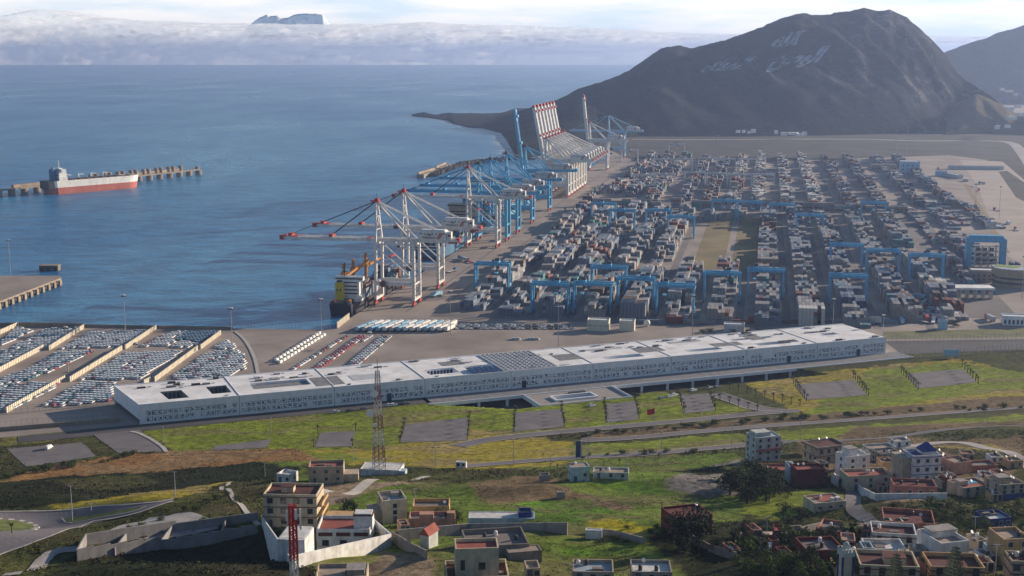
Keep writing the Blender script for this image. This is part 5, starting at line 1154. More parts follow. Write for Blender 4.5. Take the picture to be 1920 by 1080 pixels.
# ------------------------------------------------------------------ small port buildings at the right and along the apron
def block(u, v, w, d, h, name, label, mt_, rz=-TH, rim=True, cat='building', extra=None, z=None):
    p = P0(u, v) if z is None else Vector(z); r = empty(name, p, rz, label, cat); m = MB(); m.box(0, d / 2, 0, w, d, h, 0); m.build('wall', mt_, r)
    m = MB(); m.box(0, d / 2, h, w + .4, d + .4, .3, 0)
    if rim:
        for x, y, ww, dd in ((0, 0, w, .3), (0, d, w, .3), (-w / 2, d / 2, .3, d), (w / 2, d / 2, .3, d)): m.box(x, y, h + .3, ww, dd, .7, 1)
    m.build('roof', [M['troof'], mt_], r)
    if extra: extra(r, w, d, h)
    return r
def wins(nx, nz, fw=1.4, fh=1.2, z0=1.2, dz=3.2):
    def f(r, w, d, h):
        for k in range(nz):
            for i in range(nx):
                m = MB(); m.box(-w / 2 + (i + .5) * w / nx, -.04, z0 + k * dz, fw, .1, fh); m.build('window', M['glass'], r)
    return f
cream2 = mat('cream_render', (0.60, 0.58, 0.48), .9, .08, .4, dirt=.1)
block(1121, 621, 15, 9, 7.2, 'utility_building', 'larger of two small open topped cream utility buildings before the yard', cream2, extra=wins(4, 1, 2, .4, 3.6)); block(1175, 621, 10.5, 8, 6.6, 'utility_building', 'smaller of two cream utility buildings before the yard, right one', cream2)
p = P0(1213, 612); r = empty('radome', p, 0, 'shiny white ball radome on a short stand', 'radome'); m = MB(); m.ball((0, 0, 2.6), 2.3, n=14, k=9); m.build('dome', M['swhite'], r, True); m = MB(); m.cyl((0, 0, 0), (0, 0, 1), 1.2, n=10); m.build('base', M['wgrey'], r)
block(1376, 622, 14, 8, 4.5, 'storage_shed', 'small pale corrugated shed just behind the terminal roof', M['wgrey'])
block(1908, 611, 20, 10, 6, 'gate_office', 'white office with a row of dark slots at the right edge', M['twall'], extra=wins(7, 1, 1.4, 3, 1.2)); block(1768, 618, 6, 5, 5.5, 'kiosk', 'small pale blue kiosk by the lane of trees right of the terminal', M['lblue'])
block(1657, 318, 42, 14, 8, 'warehouse', 'long low white roofed warehouse behind the far right stacks', M['shipbeige'], extra=wins(8, 1, 2, 2)); block(1646, 305, 14, 12, 10, 'warehouse', 'small pale warehouse above the long low one', M['wgrey'])
block(1706, 328, 30, 26, 21, 'workshop', 'tall pale blue white workshop beyond the far right stacks', M['lblue'], extra=wins(4, 3, 2, 2, 2, 6)); block(1765, 330, 18, 10, 7, 'workshop', 'low pale workshop right of the tall one', M['lblue'])
block(1830, 318, 90, 8, 5, 'depot', 'long low grey depot far right below the road', M['wgrey']); block(1800, 335, 10, 60, 5, 'depot', 'grey depot wing running toward the camera', M['wgrey'], rz=.1)
def canopy():
    a = P0(1782, 560); r = empty('gate_canopy', a, -.05, 'long flat roofed gate canopy with truck lanes at the right', 'gate canopy')
    m = MB(); m.box(16, 6, 7.5, 36, 16, 1.6); m.build('roof', M['troof'], r)
    for k in range(6): m = MB(); m.box(1 + k * 6.2, 2, 0, 1.1, 7, 7.5); m.build('booth', M['wgrey'], r)
    for k in (1, 5): m = MB(); m.box(k * 6.2 - 1, -2.05, 6.2, 2, .1, .8); m.build('signal_panel', M['red'], r)
canopy()
def curved_office():
    p = P0(1915, 540); r = empty('curved_office', p, 0, 'curved pale glass office block with a grass roof at the right edge', 'office building')
    pts = [(x * .75, y * .75) for x, y in [(-24, 12), (-20, 3), (-10, -4), (4, -8), (20, -8), (28, -2), (28, 22), (-22, 30)]]
    m = MB(); m.hexa([(x, y, 0) for x, y in pts], [(x * 1.06, y * 1.06, 15) for x, y in pts], 0); m.build('wall', M['shipbeige'], r)
    for z in (3, 7, 11):
        m = MB(); m.hexa([(x * 1.03, y * 1.03, z) for x, y in pts], [(x * 1.035, y * 1.035, z + 1.8) for x, y in pts], 0); m.build('window_band', M['glass'], r)
    m = MB(); m.hexa([(x * 1.07, y * 1.07, 15) for x, y in pts], [(x * 1.07, y * 1.07, 15.8) for x, y in pts], 0); m.hexa([(-18, 16, 15.8), (-4, 6, 15.8), (6, 14, 15.8), (-12, 26, 15.8)], [(-18, 16, 16), (-4, 6, 16), (6, 14, 16), (-12, 26, 16)], 1); m.build('roof', [M['wgrey'], mat('roof_grass', (0.2, 0.28, 0.06), 1)], r)
curved_office()
block(1845, 528, 22, 14, 9, 'office', 'pale office with a turquoise roof beside the curved glass block', M['tcream'], extra=wins(5, 2))
for i, (u, v) in enumerate([(1722, 560), (1735, 565), (1748, 562), (1758, 572), (1728, 575), (1742, 580), (1755, 585), (1730, 590), (1748, 592), (1760, 600), (1700, 578), (1712, 580), (1738, 600), (1725, 604), (1825, 350), (1840, 345), (1835, 358), (1868, 395), (1890, 420), (1905, 432), (1880, 428), (1810, 340), (1760, 318), (1660, 600), (1690, 605), (1640, 604), (1750, 604), (1855, 600), (910, 392), (1060, 395), (1000, 410), (880, 440), (860, 487), (870, 489), (880, 492), (848, 510), (820, 555)]):
    p = P0(u, v); cc_ = rng.choice(['swhite', 'hnavy', 'lblue', 'red', 'wgrey']); az_ = rng.uniform(-.5, .5); r = empty('truck', p, az_, '%s truck %s' % ({'swhite': 'white', 'hnavy': 'dark blue', 'lblue': 'pale blue', 'red': 'red', 'wgrey': 'grey'}[cc_], 'waiting on the open asphalt, %s counted down from the far end' % ordn(i + 1)), 'truck', 'trucks about the port')
    m = MB(); m.box(0, 5, .6, 2.5, 2.4, 2.9); m.build('cab', M[cc_], r); m = MB(); m.box(0, 6.22, 1.8, 2.2, .06, 1.1); m.build('windscreen', M['glass'], KIDS[r.name][0]); m = MB(); m.box(0, -2.5, 1.2, 2.5, 12, .3 if i % 3 else 2.7); m.build('trailer', M['wgrey'] if i % 2 else M[cc_], r); m = MB()
    for y in (-7, -5.8, -4.6, 2.6, 5):
        for x in (-1, 1): m.cyl((x - .15, y, .5), (x + .15, y, .5), .5, n=8)
    m.build('wheel_set', M['tyre'], r)
for i, u in enumerate((962, 970, 992, 999, 1006)):
    p = P0(u, 637); o = link('parked_car', cmesh['silver'], None, p, 1.2); tag(o, 'silver car, %s from left of the few parked alone on the apron' % ordn(i + 1), 'car', 'cars standing alone on the apron')
sheet('far_apron', [(1830, 345), (1800, 300), (1880, 303), (1935, 350), (1935, 520), (1880, 470)], .07, mat('pale_apron', (0.38, 0.32, 0.28), .95, .12, .02))
sheet('verge', [(1806, 345), (1814, 345), (1895, 475), (1885, 475)], .09, mat('dry_verge', (0.25, 0.19, 0.10), 1, .3, .1)); sheet('gravel_bank', [(1872, 322), (1888, 320), (1935, 352), (1935, 385), (1905, 370)], .09, M['earth'])
# settlement on the slope at far right and under the mountain
q = random.Random(4)
for i, (u, v, w) in enumerate([(1383, 247, 9), (1394, 247, 7), (1405, 248, 8), (1414, 247, 10), (1455, 249, 8), (1470, 252, 14), (1486, 251, 22), (1500, 253, 12), (1510, 252, 9), (1895, 205, 18), (1910, 200, 14), (1900, 222, 20), (1915, 216, 16), (1880, 168, 14), (1893, 172, 22), (1905, 178, 12), (1872, 240, 10), (1890, 238, 12)]):
    Yy = 3100 if v > 230 else 2900 + (240 - v) * 14; d = ray(u, v); z = CAMZ + d[2] / d[1] * Yy; p = Vector((d[0] / d[1] * Yy, Yy, z)); far_ = ['on the dark slope foot left', 'under the mountain foot', 'on the right edge slope'][0 if u < 1440 else 1 if u < 1600 else 2]
    block(0, 0, w, w * .8, q.uniform(5, 9), 'village_house', 'tiny distant white house %s, %s from left' % (far_, ordn(i + 1)), M['swhite'], rz=q.uniform(-.4, .4), rim=False, cat='house', z=(p.x, p.y, z - 3), extra=None)['group'] = 'distant houses at the mountain foot'
# ------------------------------------------------------------------ houses of the hillside
WALLC = {'cream': (0.52, 0.45, 0.33), 'white': (0.66, 0.66, 0.66), 'beige': (0.42, 0.35, 0.27), 'pink': (0.50, 0.27, 0.20), 'maroon': (0.16, 0.035, 0.035), 'rose': (0.36, 0.15, 0.12), 'ochre': (0.50, 0.33, 0.17), 'blue': (0.03, 0.055, 0.22), 'grey': (0.30, 0.28, 0.27), 'pale': (0.48, 0.50, 0.48), 'sky': (0.40, 0.50, 0.56), 'block': (0.26, 0.22, 0.20)}
WM = {k: mat(k + '_render', c, .95, .16, .6, dirt=.42, dscale=.45) for k, c in WALLC.items()}
RFC = {'red': (0.30, 0.09, 0.07), 'tan': (0.34, 0.27, 0.22), 'light': (0.58, 0.57, 0.56), 'dull': (0.20, 0.17, 0.16), 'maroon': (0.14, 0.04, 0.04), 'bluish': (0.30, 0.36, 0.42)}
RM = {k: mat(k + '_terrace', c, .9, .15, .5, dirt=.3, dscale=.5) for k, c in RFC.items()}
M['trim'] = mat('brown_trim', (0.10, 0.035, 0.03), .8); M['wframe'] = mat('window_frame', (0.45, 0.42, 0.38), .7); M['door'] = mat('metal_door', (0.10, 0.12, 0.14), .6)
def mpp(p): return (p.y * CP - (p.z - CAMZ) * SP) / F
def house(u, v, wpx, hpx, d, wall, roof, label, rot=0.0, fl=2, nw=2, side=1, trim=None, hut=None, name='house', par=.8, wsz=(1.1, 1.2), door=True, cat='house', blind=False, roofcol=None):
    p = at(u, v); k = mpp(p); d = d * .8; h = max(2.5, hpx * k - .17 * d); w = max(2.5, (wpx * k - d * abs(math.sin(rot))) / math.cos(rot)); rz = rot
    r = empty(name, p - Vector((0, 0, .1)), rz, label, cat); H_ = h - par; low = 5
    m = MB(); m.box(0, d / 2, -low, w, d, H_ + low, 0); m.build('wall', WM[wall], r)
    m = MB(); m.box(0, d / 2, H_, w - .6, d - .6, .06, 0); m.build('roof', RM[roof], r)
    m = MB(); t = .28
    for x, y, ww, dd in ((0, t / 2, w, t), (0, d - t / 2, w, t), (-w / 2 + t / 2, d / 2, t, d - 2 * t), (w / 2 - t / 2, d / 2, t, d - 2 * t)): m.box(x, y, H_, ww, dd, par)
    m.build('parapet', WM[wall], r)
    if trim:
        m = MB()
        for z in [H_ - .15] + [H_ * (i + 1) / fl - .1 for i in range(fl - 1)]:
            m.box(0, d / 2, z, w + .24, d + .24, .22)
        m.build('cornice', M['trim'] if trim == 1 else WM[trim], r)
    fh = H_ / fl
    def win(x, y, z, ax):
        m = MB(); ww, hh = wsz
        if ax == 'f': m.box(x, -.03, z, ww + .3, .1, hh + .3)
        else: m.box(y, x, z, .1, ww + .3, hh + .3)
        f_ = m.build('window', M['wframe'] if not trim else M['trim'], r); m = MB()
        if ax == 'f': m.box(x, -.06, z + .15, ww, .1, hh)
        else: m.box(y + (.04 if y > 0 else -.04), x, z + .15, .1, ww, hh)
        m.build('pane', M['glass'], f_)
    if not blind:
        for i in range(fl):
            z = i * fh + fh * .35
            for j in range(nw):
                x = -w / 2 + (j + .5) * w / nw
                if door and i == 0 and j == 0: continue
                win(x, 0, z, 'f')
            if side:
                for j in range(max(1, nw - 1)): win(d * (j + .5) / max(1, nw - 1), side * w / 2 , z, 's')
        if door: m = MB(); m.box(-w / 2 + w / nw * .5, -.05, 0, 1.1, .12, 2.2); m.build('door', M['door'], r)
    q_ = random.Random(int(u * 3 + v)); 
    if hpx > 15 and cat == 'house':
        for _ in range(q_.randint(1, 3)):
            x, y = q_.uniform(-.38, .38) * w, q_.uniform(.3, .85) * d; kk = q_.random()
            if kk < .45: m = MB(); m.cyl((x, y, H_ + .06), (x, y, H_ + 1.1), .45, n=8); m.cyl((x, y, H_ + 1.1), (x, y, H_ + 1.3), .45, .2, n=8); m.build('water_tank', M['swhite'] if q_.random() < .5 else M['dark'], r)
            elif kk < .8: m = MB(); m.bar((x, y, H_), (x, y, H_ + 1.3), .08); m.cyl((x, y - .1, H_ + 1.3), (x + .1, y - .3, H_ + 1.45), .45, .5, n=10); m.build('satellite_dish', M['wgrey'], r)
            else: m = MB(); m.box(x, y, H_ + .06, 2.4, 1.2, .5); m.build('roof_clutter', RM['dull'], r)
    if hut:
        x, y, ww, dd, hh = hut; m = MB(); m.box(x * w / 2, d * y, H_ + .05, ww, dd, hh, 0); m.box(x * w / 2, d * y, H_ + .05 + hh, ww + .3, dd + .3, .15, 1); m.build('stair_hut', [WM[wall], M['trim'] if trim == 1 else WM['grey']], r)
    return r, w, d, H_
def extra(r, name, mt_, boxes):
    if name in ('turret', 'window', 'water_tank', 'white_band') and len(boxes) > 1: return [extra(r, name, mt_, [b]) for b in boxes]
    m = MB()
    for b in boxes: m.box(*b)
    return m.build(name, mt_, r)
# left of centre
r, w, d, h = house(545, 988, 104, 76, 13, 'cream', 'tan', 'tall cream apartment house with brown bands and sunlit balconies on its right', -.05, 3, 4, 0, 1, hut=(-.2, .5, 3.5, 3, 1.6), wsz=(1.3, 1.3))
for i in range(3): extra(r, 'balcony', WM['ochre'], [(w / 2 + .7, d / 2, i * h / 3 + .1, 1.4, d * .95, .25), (w / 2 + 1.35, d / 2, i * h / 3 + .35, .12, d * .95, .8)])
extra(r, 'annex', WM['ochre'], [(w / 2 + 6, 3, -4, 8, 6, 7)])
r, w, d, h = house(612, 906, 68, 40, 10, 'beige', 'red', 'bare beige two storey house with a red roof terrace, above the apartment house', .08, 2, 3, -1, None, par=.9); extra(r, 'annex', WM['beige'], [(w / 2 + 2.6, 4, -3, 5.2, 6, h * .55 + 3)])
house(532, 905, 38, 22, 7, 'white', 'light', 'small white cottage left of the bare beige house', -.35, 1, 2, 1)
r, w, d, h = house(712, 891, 80, 17, 13, 'white', 'light', 'low white equipment hall at the foot of the lattice mast', -.12, 1, 3, 0, par=.2, name='equipment_hall', cat='building', door=False, blind=True); extra(r, 'annex', WM['sky'], [(w / 2 + 1, 2, -1, 3, 4, 3.2)])
r, w, d, h = house(741, 981, 60, 56, 11, 'cream', 'bluish', 'cubic cream three storey house with open parapet roof', .28, 3, 1, -1, None, hut=(.4, .8, 2, 1.6, 1.0), par=1.2)
extra(r, 'annex', WM['beige'], [(-w / 2 - 1.6, d * .6, -4, 3.2, 7, h * .6 + 4)])
house(808, 964, 70, 24, 9, 'ochre', 'dull', 'low ochre block joined right of the cubic cream house', .02, 1, 2, 0, par=1.1, blind=True, door=False)
r, w, d, h = house(810, 990, 88, 26, 8, 'pink', 'dull', 'salmon pink walled terrace in front of the ochre block', .02, 1, 2, 0, par=1.0, blind=True, door=False); extra(r, 'turret', WM['pink'], [(w / 2 - 1.2, 1.2, h + .6, 2.2, 2.2, 2.0), (-w / 2 + 5, 1.5, h, 4, 2.5, 2.2)])
# the white walled villa
vp = [at(492, 985), at(548, 1068), at(733, 1024), at(690, 985)]
r = empty('villa', (vp[0] + vp[2]) / 2, 0, 'white walled villa compound with red terraces and a white stair tower', 'villa'); oc = r.location.copy()
def wallseg(r, oc, a, b, h, mt_, name='compound_wall', th=.35, z0=None, stepped=False):
    a, b = Vector(a), Vector(b); m = MB(); d = (b - a); d.z = 0; L = d.length; d /= L; nn = Vector((-d.y, d.x, 0)) * th / 2; n_ = max(1, int(L / 4))
    for i in range(n_):
        p, q = a.lerp(b, i / n_), a.lerp(b, (i + 1) / n_); z = min(gz(p.x, p.y), gz(q.x, q.y)) if z0 is None else z0; zt = (a.z * (1 - i / n_) + b.z * i / n_) + h
        base = z - 1.5; z2 = (a.z * (1 - (i + 1) / n_) + b.z * (i + 1) / n_) + h if not stepped else zt; m.hexa([(p.x - nn.x - oc.x, p.y - nn.y - oc.y, base - oc.z), (q.x - nn.x - oc.x, q.y - nn.y - oc.y, base - oc.z), (q.x + nn.x - oc.x, q.y + nn.y - oc.y, base - oc.z), (p.x + nn.x - oc.x, p.y + nn.y - oc.y, base - oc.z)],
               [(p.x - nn.x - oc.x, p.y - nn.y - oc.y, zt - oc.z), (q.x - nn.x - oc.x, q.y - nn.y - oc.y, z2 - oc.z), (q.x + nn.x - oc.x, q.y + nn.y - oc.y, z2 - oc.z), (p.x + nn.x - oc.x, p.y + nn.y - oc.y, zt - oc.z)])
    return m.build(name, mt_, r)
for i in range(4): wallseg(r, oc, vp[i], vp[(i + 1) % 4], 3.4 if i else 2.6, WM['white'])
def vbox(r, oc, u, v, wpx, d, h, mt_, name, rz=0, z0=-3): p = at(u, v) - oc; m = MB(); w = wpx * mpp(at(u, v)); m.box(p.x, p.y + d / 2, p.z + z0, w, d, h - z0, 0, rz); return m.build(name, mt_, r), p, w
wb, p, w = vbox(r, oc, 644, 1030, 100, 12, 4.6, WM['white'], 'house_body'); m = MB(); m.box(p.x, p.y + 5.5, p.z + 4.6, w - .8, 10.2, .1); m.build('terrace', RM['red'], r)
m = MB()
for x, y, ww, dd in ((p.x, p.y + .15, w, .3), (p.x, p.y + 10.85, w, .3), (p.x - w / 2 + .15, p.y + 5.5, .3, 10.4), (p.x + w / 2 - .15, p.y + 5.5, .3, 10.4)): m.box(x, y, p.z + 4.6, ww, dd, 1.0)
m.build('parapet', WM['white'], r)
for i in range(3): m = MB(); m.box(p.x - w / 2 + w * (i + .5) / 3, p.y - .12, p.z + 3.7, w / 3.8, .16, 1.0); m.build('tile_band', M['trim'], r)
for i in range(3): m = MB(); m.box(p.x - w / 2 + w * (i + .5) / 3, p.y - .06, p.z + 1.0, 1.8, .1, 1.6); m.build('window', M['glass'], r)
m = MB(); m.box(p.x + w * .36, p.y + 4, p.z + 4.65, 5, 4, 4.0, 0); m.box(p.x + w * .36, p.y + 4, p.z + 8.5, 5.3, 4.3, .3, 1); m.box(p.x + w * .36, p.y + 4, p.z + 8.8, 4.6, 3.6, .3, 0); m.build('stair_tower', [WM['white'], M['trim']], r)
wb, p, w = vbox(r, oc, 550, 1052, 52, 9, 5.4, WM['white'], 'house_body', -.1); m = MB(); m.box(p.x, p.y + 5, p.z + 5.4, w - .6, 8.4, .08, 0, -.1); m.build('terrace', RM['light'], r)
for i in range(3): m = MB(); m.box(p.x - w / 2 - .02, p.y + 2 + i * 2.2, p.z + 2.4, .1, .9, 1.6, 0, 0); m.build('window', M['glass'], r)
# garden terraces with concrete retaining walls, lower left
M['cwall'] = mat('raw_concrete_wall', (0.26, 0.25, 0.25), .95, .18, .3, dirt=.3, dscale=.4)
r = empty('garden_wall', at(145, 1052), 0, 'long stepped grey concrete retaining wall round empty terraces at lower left', 'wall'); oc = r.location.copy()
A1, A2, A3, A4, A5 = at(145, 1052), at(300, 1030), at(482, 1000), at(162, 1022), at(485, 975)
wallseg(r, oc, A1, A2, 3.2, M['cwall'], 'front_wall', stepped=True); wallseg(r, oc, A2, A3, 2.8, M['cwall'], 'front_wall', stepped=True); wallseg(r, oc, A1, A4, 3.2, M['cwall'], 'end_wall'); wallseg(r, oc, A4, at(330, 996), 3.2, M['cwall'], 'back_wall'); wallseg(r, oc, at(330, 996), A5, 2.4, M['cwall'], 'back_wall')
for u, v, u2, v2 in ((215, 1042, 240, 1010), (300, 1030, 322, 1000), (415, 1012, 425, 985)): wallseg(r, oc, at(u, v), at(u2, v2), 2.2, M['cwall'], 'cross_wall')
M['slab'] = mat('grey_retaining_slab', (0.30, 0.28, 0.28), .95, .2, .2, dirt=.3); draped_poly('concrete_apron', [(180, 1012), (420, 990), (360, 962), (280, 972)], .3, M['slab'])
ribbon('path', [(20, 1080), (80, 1052), (145, 1030)], 4, .25, M['slab'], drape=True)
def long_wall(pts, h, label, mt_, name='boundary_wall', th=.35):
    P = [at(*p) for p in pts]; r = empty(name, P[0], 0, label, 'wall'); oc = r.location.copy()
    for a, b in zip(P[:-1], P[1:]): wallseg(r, oc, a, b, h, mt_, 'wall_run', th)
    return r
long_wall([(748, 1016), (880, 1004), (1064, 1003)], 3.4, 'long grey block boundary wall crossing the meadow right of the villa', WM['grey'])
long_wall([(735, 1012), (770, 1035), (800, 1050)], 2.4, 'rough stone wall bending down right of the villa', WM['block'])
long_wall([(1100, 1000), (1150, 1005), (1210, 1020)], 1.6, 'low crumbling field wall in the yellow flowers', WM['grey'])
long_wall([(1268, 1000), (1330, 1035), (1380, 1050)], 2.0, 'dark sloping garden wall under the big dark tree', WM['block'])
long_wall([(1600, 905), (1612, 925), (1640, 940), (1775, 939)], 2.6, 'white garden wall in front of the maroon house', WM['white'])
long_wall([(1385, 1010), (1460, 1008), (1560, 985)], 1.8, 'thin pale garden wall behind the maroon sheds', WM['grey'])
r, w, d, h = house(796, 1030, 26, 36, 6, 'pale', 'red', 'narrow pale gatehouse with a red tiled gable beside the block wall', -.45, 2, 1, -1, blind=True, par=.2); m = MB(); m.hexa([(-w / 2 - .3, -.3, h), (w / 2 + .3, -.3, h), (w / 2 + .3, d + .3, h), (-w / 2 - .3, d + .3, h)], [(-.1, -.3, h + 1.8), (.1, -.3, h + 1.8), (.1, d + .3, h + 1.8), (-.1, d + .3, h + 1.8)]); m.build('gable_roof', RM['red'], r)
house(935, 1040, 130, 18, 15, 'block', 'dull', 'wide unfinished concrete slab house with open parapets below the block wall', .16, 1, 3, 0, par=1.1, blind=True); house(985, 1052, 70, 9, 5, 'block', 'tan', 'long narrow bare concrete roof strip in the meadow', .22, 1, 1, 0, blind=True, par=.2)
r, w, d, h = house(896, 1112, 125, 48, 12, 'cream', 'maroon', 'cream house at the bottom edge with a raised block and maroon terraces', .08, 2, 3, 0, 1, par=.9); m = MB(); m.box(0, 5, h, 9.0, 6, 5.5); b_ = m.build('upper_block', WM['cream'], r); extra(r, 'upper_terrace', RM['red'], [(0, 5, h + 5.51, 8.4, 5.4, .1)]); extra(r, 'upper_parapet', WM['cream'], [(0, 2.15, h + 5.5, 9, .3, .8), (0, 7.85, h + 5.5, 9, .3, .8), (-4.35, 5, h + 5.5, .3, 5.4, .8), (4.35, 5, h + 5.5, .3, 5.4, .8)]); extra(r, 'window', M['glass'], [(1, 1.95, h + 1.6, 1.4, .1, 1.6), (-3, 1.95, h + 1.6, .9, .1, 2.2)])
house(940, 987, 125, 9, 7, 'sky', 'light', 'low pale blue shed with white corrugated roof behind the block wall', -.02, 1, 3, 0, name='shed', par=.2, blind=True); house(985, 976, 26, 12, 5, 'blue', 'dull', 'small dark blue lean-to at the right end of the pale shed', .05, 1, 1, 0, name='shed', blind=True)
house(1088, 903, 40, 34, 7, 'sky', 'tan', 'light blue tumbledown cottage by the lower road', .15, 1, 2, -1, par=.3); house(1145, 898, 70, 17, 8, 'pale', 'tan', 'low pale house with a dark blue roof pen right of the light blue cottage', -.1, 1, 3, 0, par=.6); house(1022, 903, 20, 10, 4, 'grey', 'dull', 'small grey hut left of the light blue cottage', .1, 1, 1, 0, name='hut', blind=True); house(1052, 936, 12, 9, 2.5, 'grey', 'tan', 'tiny stone hut alone in the meadow', .1, 1, 1, 0, name='hut', blind=True, par=.2)
house(1113, 1011, 32, 6, 2, 'white', 'light', 'small white rectangular tank in the meadow', -.1, 1, 1, 0, name='water_tank', cat='tank', blind=True, par=.2)
house(864, 878, 21, 14, 2.6, 'white', 'light', 'white cabin box standing alone on the lawn by the lower road', -.2, 1, 2, 0, name='cabin', cat='cabin', par=.15, door=False)
r, w, d, h = house(1300, 1002, 92, 48, 11, 'maroon', 'maroon', 'big dark red house half hidden by a large dark tree', .3, 3, 3, 1, None, par=.6); extra(r, 'white_band', WM['pink'], [(w / 2 + .1, d / 2, h * .36, .2, d, .3), (w / 2 + .1, d / 2, h * .72, .2, d, .3)])
house(640, 1100, 100, 28, 10, 'beige', 'tan', 'beige roof with a small hut at the bottom edge below the villa', .06, 1, 3, 0, hut=(.55, .4, 4, 4, 1.6)); house(1112, 1092, 80, 24, 9, 'beige', 'bluish', 'flat roof with railing at the bottom edge, centre', -.05, 1, 3, 0); house(1222, 1092, 78, 26, 9, 'grey', 'light', 'flat pale roof at the bottom edge right of centre', -.04, 1, 3, 0)
# the town at the right
r, w, d, h = house(1440, 866, 62, 56, 11, 'pale', 'bluish', 'four storey pale grey apartment house at the upper left of the town', .32, 4, 3, -1, None, par=.4); extra(r, 'penthouse', WM['pale'], [(-1, d * .6, h, w * .6, d * .6, 1.6)]); extra(r, 'balcony', WM['rose'], [(0, -.6, h * .48, w, 1.2, .3), (0, -1.1, h * .48 + .3, w, .12, .8)])
house(1560, 868, 78, 42, 13, 'beige', 'tan', 'beige house with brown window bands and a broad tan roof', .38, 2, 4, -1, 1, par=.7, wsz=(1, 1.4)); house(1519, 856, 26, 26, 10, 'ochre', 'tan', 'narrow ochre house against the left of the brown banded house', .3, 2, 1, -1, blind=True)
r, w, d, h = house(1608, 896, 60, 50, 9, 'white', 'light', 'white stepped house behind the cream house with red roof', .35, 3, 2, -1, None, hut=(-.3, .5, 4, 4, 3))
house(1458, 893, 70, 20, 10, 'rose', 'red', 'low red roofed house behind the dark trees', -.1, 1, 3, 0, blind=True); house(1519, 912, 56, 40, 9, 'maroon', 'red', 'windowless deep red house at the street corner', .06, 2, 2, 0, blind=True, door=False); house(1486, 905, 10, 38, 8, 'sky', 'red', 'pale blue narrow house wall joined left of the deep red house', .06, 2, 1, -1, blind=True, door=False)
house(1632, 918, 92, 36, 11, 'cream', 'red', 'yellowish cream house with pinkish red roof terrace at the street', .12, 2, 3, 0, None, par=1.0); house(1664, 893, 26, 34, 8, 'ochre', 'tan', 'ochre block behind the right end of the yellowish cream house', .05, 2, 1, 0, blind=True)
r, w, d, h = house(1737, 905, 63, 62, 11, 'white', 'light', 'tall white three storey house with a small dark blue pyramid on its roof', .18, 3, 3, -1, trim='blue', wsz=(.9, 1.1), par=.7)
m = MB(); m.box(2, 5, h, 5, 5, 1.2, 0); m.hexa([(-.8, 2.2, h + 1.2), (4.8, 2.2, h + 1.2), (4.8, 7.8, h + 1.2), (-.8, 7.8, h + 1.2)], [(1.7, 4.7, h + 4), (2.3, 4.7, h + 4), (2.3, 5.3, h + 4), (1.7, 5.3, h + 4)], 1); m.build('roof_pyramid', [WM['white'], WM['blue']], r); extra(r, 'side_wing', WM['beige'], [(-w / 2 - 1.6, d / 2 + 2, -4, 3.2, d, h + 3.2)])
house(1670, 868, 50, 26, 9, 'grey', 'dull', 'grey two storey house left of the tall white house', .3, 2, 3, -1); house(1693, 838, 36, 17, 8, 'white', 'tan', 'small white house with dark terrace beside the upper lane', .2, 1, 2, -1); house(1655, 850, 60, 10, 8, 'pale', 'tan', 'low pale walled yard above the town', .2, 1, 2, 0, blind=True)
house(1806, 888, 50, 30, 10, 'pink', 'tan', 'salmon house right of the tall white one', .35, 2, 1, -1, blind=True); house(1843, 884, 60, 14, 8, 'rose', 'dull', 'low brick red walls right of the salmon house', .1, 1, 2, 0, blind=True)
r, w, d, h = house(1832, 932, 74, 30, 11, 'cream', 'red', 'house with a small blue pool on its red roof terrace', .3, 2, 3, 0, None, par=.6, hut=(-.6, .5, 3, 3, 1.6)); extra(r, 'roof_pool', mat('pool_water', (0.03, 0.30, 0.50), .1, .1), [(1.5, d * .65, h + .07, 4, 2.2, .1)]); house(1797, 920, 22, 26, 10, 'maroon', 'red', 'dark red side house left of the one with the roof pool', .35, 2, 1, 0, blind=True)
r, w, d, h = house(1898, 936, 62, 40, 12, 'beige', 'dull', 'large grey beige house with a blue painted foot at the right edge', .2, 3, 3, -1, None, hut=(-.3, .5, 4, 4, 2)); extra(r, 'blue_plinth', WM['blue'], [(0, -.1, -2, w + .1, .2, 4)])
r, w, d, h = house(1716, 932, 84, 30, 10, 'rose', 'maroon', 'maroon house with a deep red terrace behind the white garden wall', -.12, 1, 4, 0, None, par=.9)
r, w, d, h = house(1557, 957, 74, 25, 10, 'cream', 'tan', 'cream box house with a red roof pen standing alone by the street', .25, 1, 3, 0, None, par=.5, door=False, wsz=(1.2, .6)); extra(r, 'red_pen', RM['red'], [(1, d * .6, h + .07, 7, 5, .1)]); extra(r, 'water_tank', WM['white'], [(w / 2 - 2, 2, h + .1, 1.4, 1.4, 1.2), (w / 2 - 3.8, 2, h + .1, 1.2, 1.2, 1.1)])
r, w, d, h = house(1704, 1000, 108, 36, 14, 'rose', 'maroon', 'wide dusky pink house with two dark green hipped roofs on its left', -.22, 2, 4, 0, None, par=1.1)
for x in (-.42, -.2): m = MB(); X0 = x * w; m.hexa([(X0 - 2.2, -.8, h * .75), (X0 + 2.2, -.8, h * .75), (X0 + 2.2, 3.4, h * .75), (X0 - 2.2, 3.4, h * .75)], [(X0 - .4, 1.0, h * .75 + 2), (X0 + .4, 1.0, h * .75 + 2), (X0 + .4, 1.6, h * .75 + 2), (X0 - .4, 1.6, h * .75 + 2)]); m.build('hipped_roof', mat('green_tile', (0.02, 0.07, 0.04), .6), r)
r, w, d, h = house(1876, 990, 58, 28, 9, 'blue', 'light', 'deep blue cube house with white framed windows among bushes', .25, 1, 3, 0, None, par=.8)
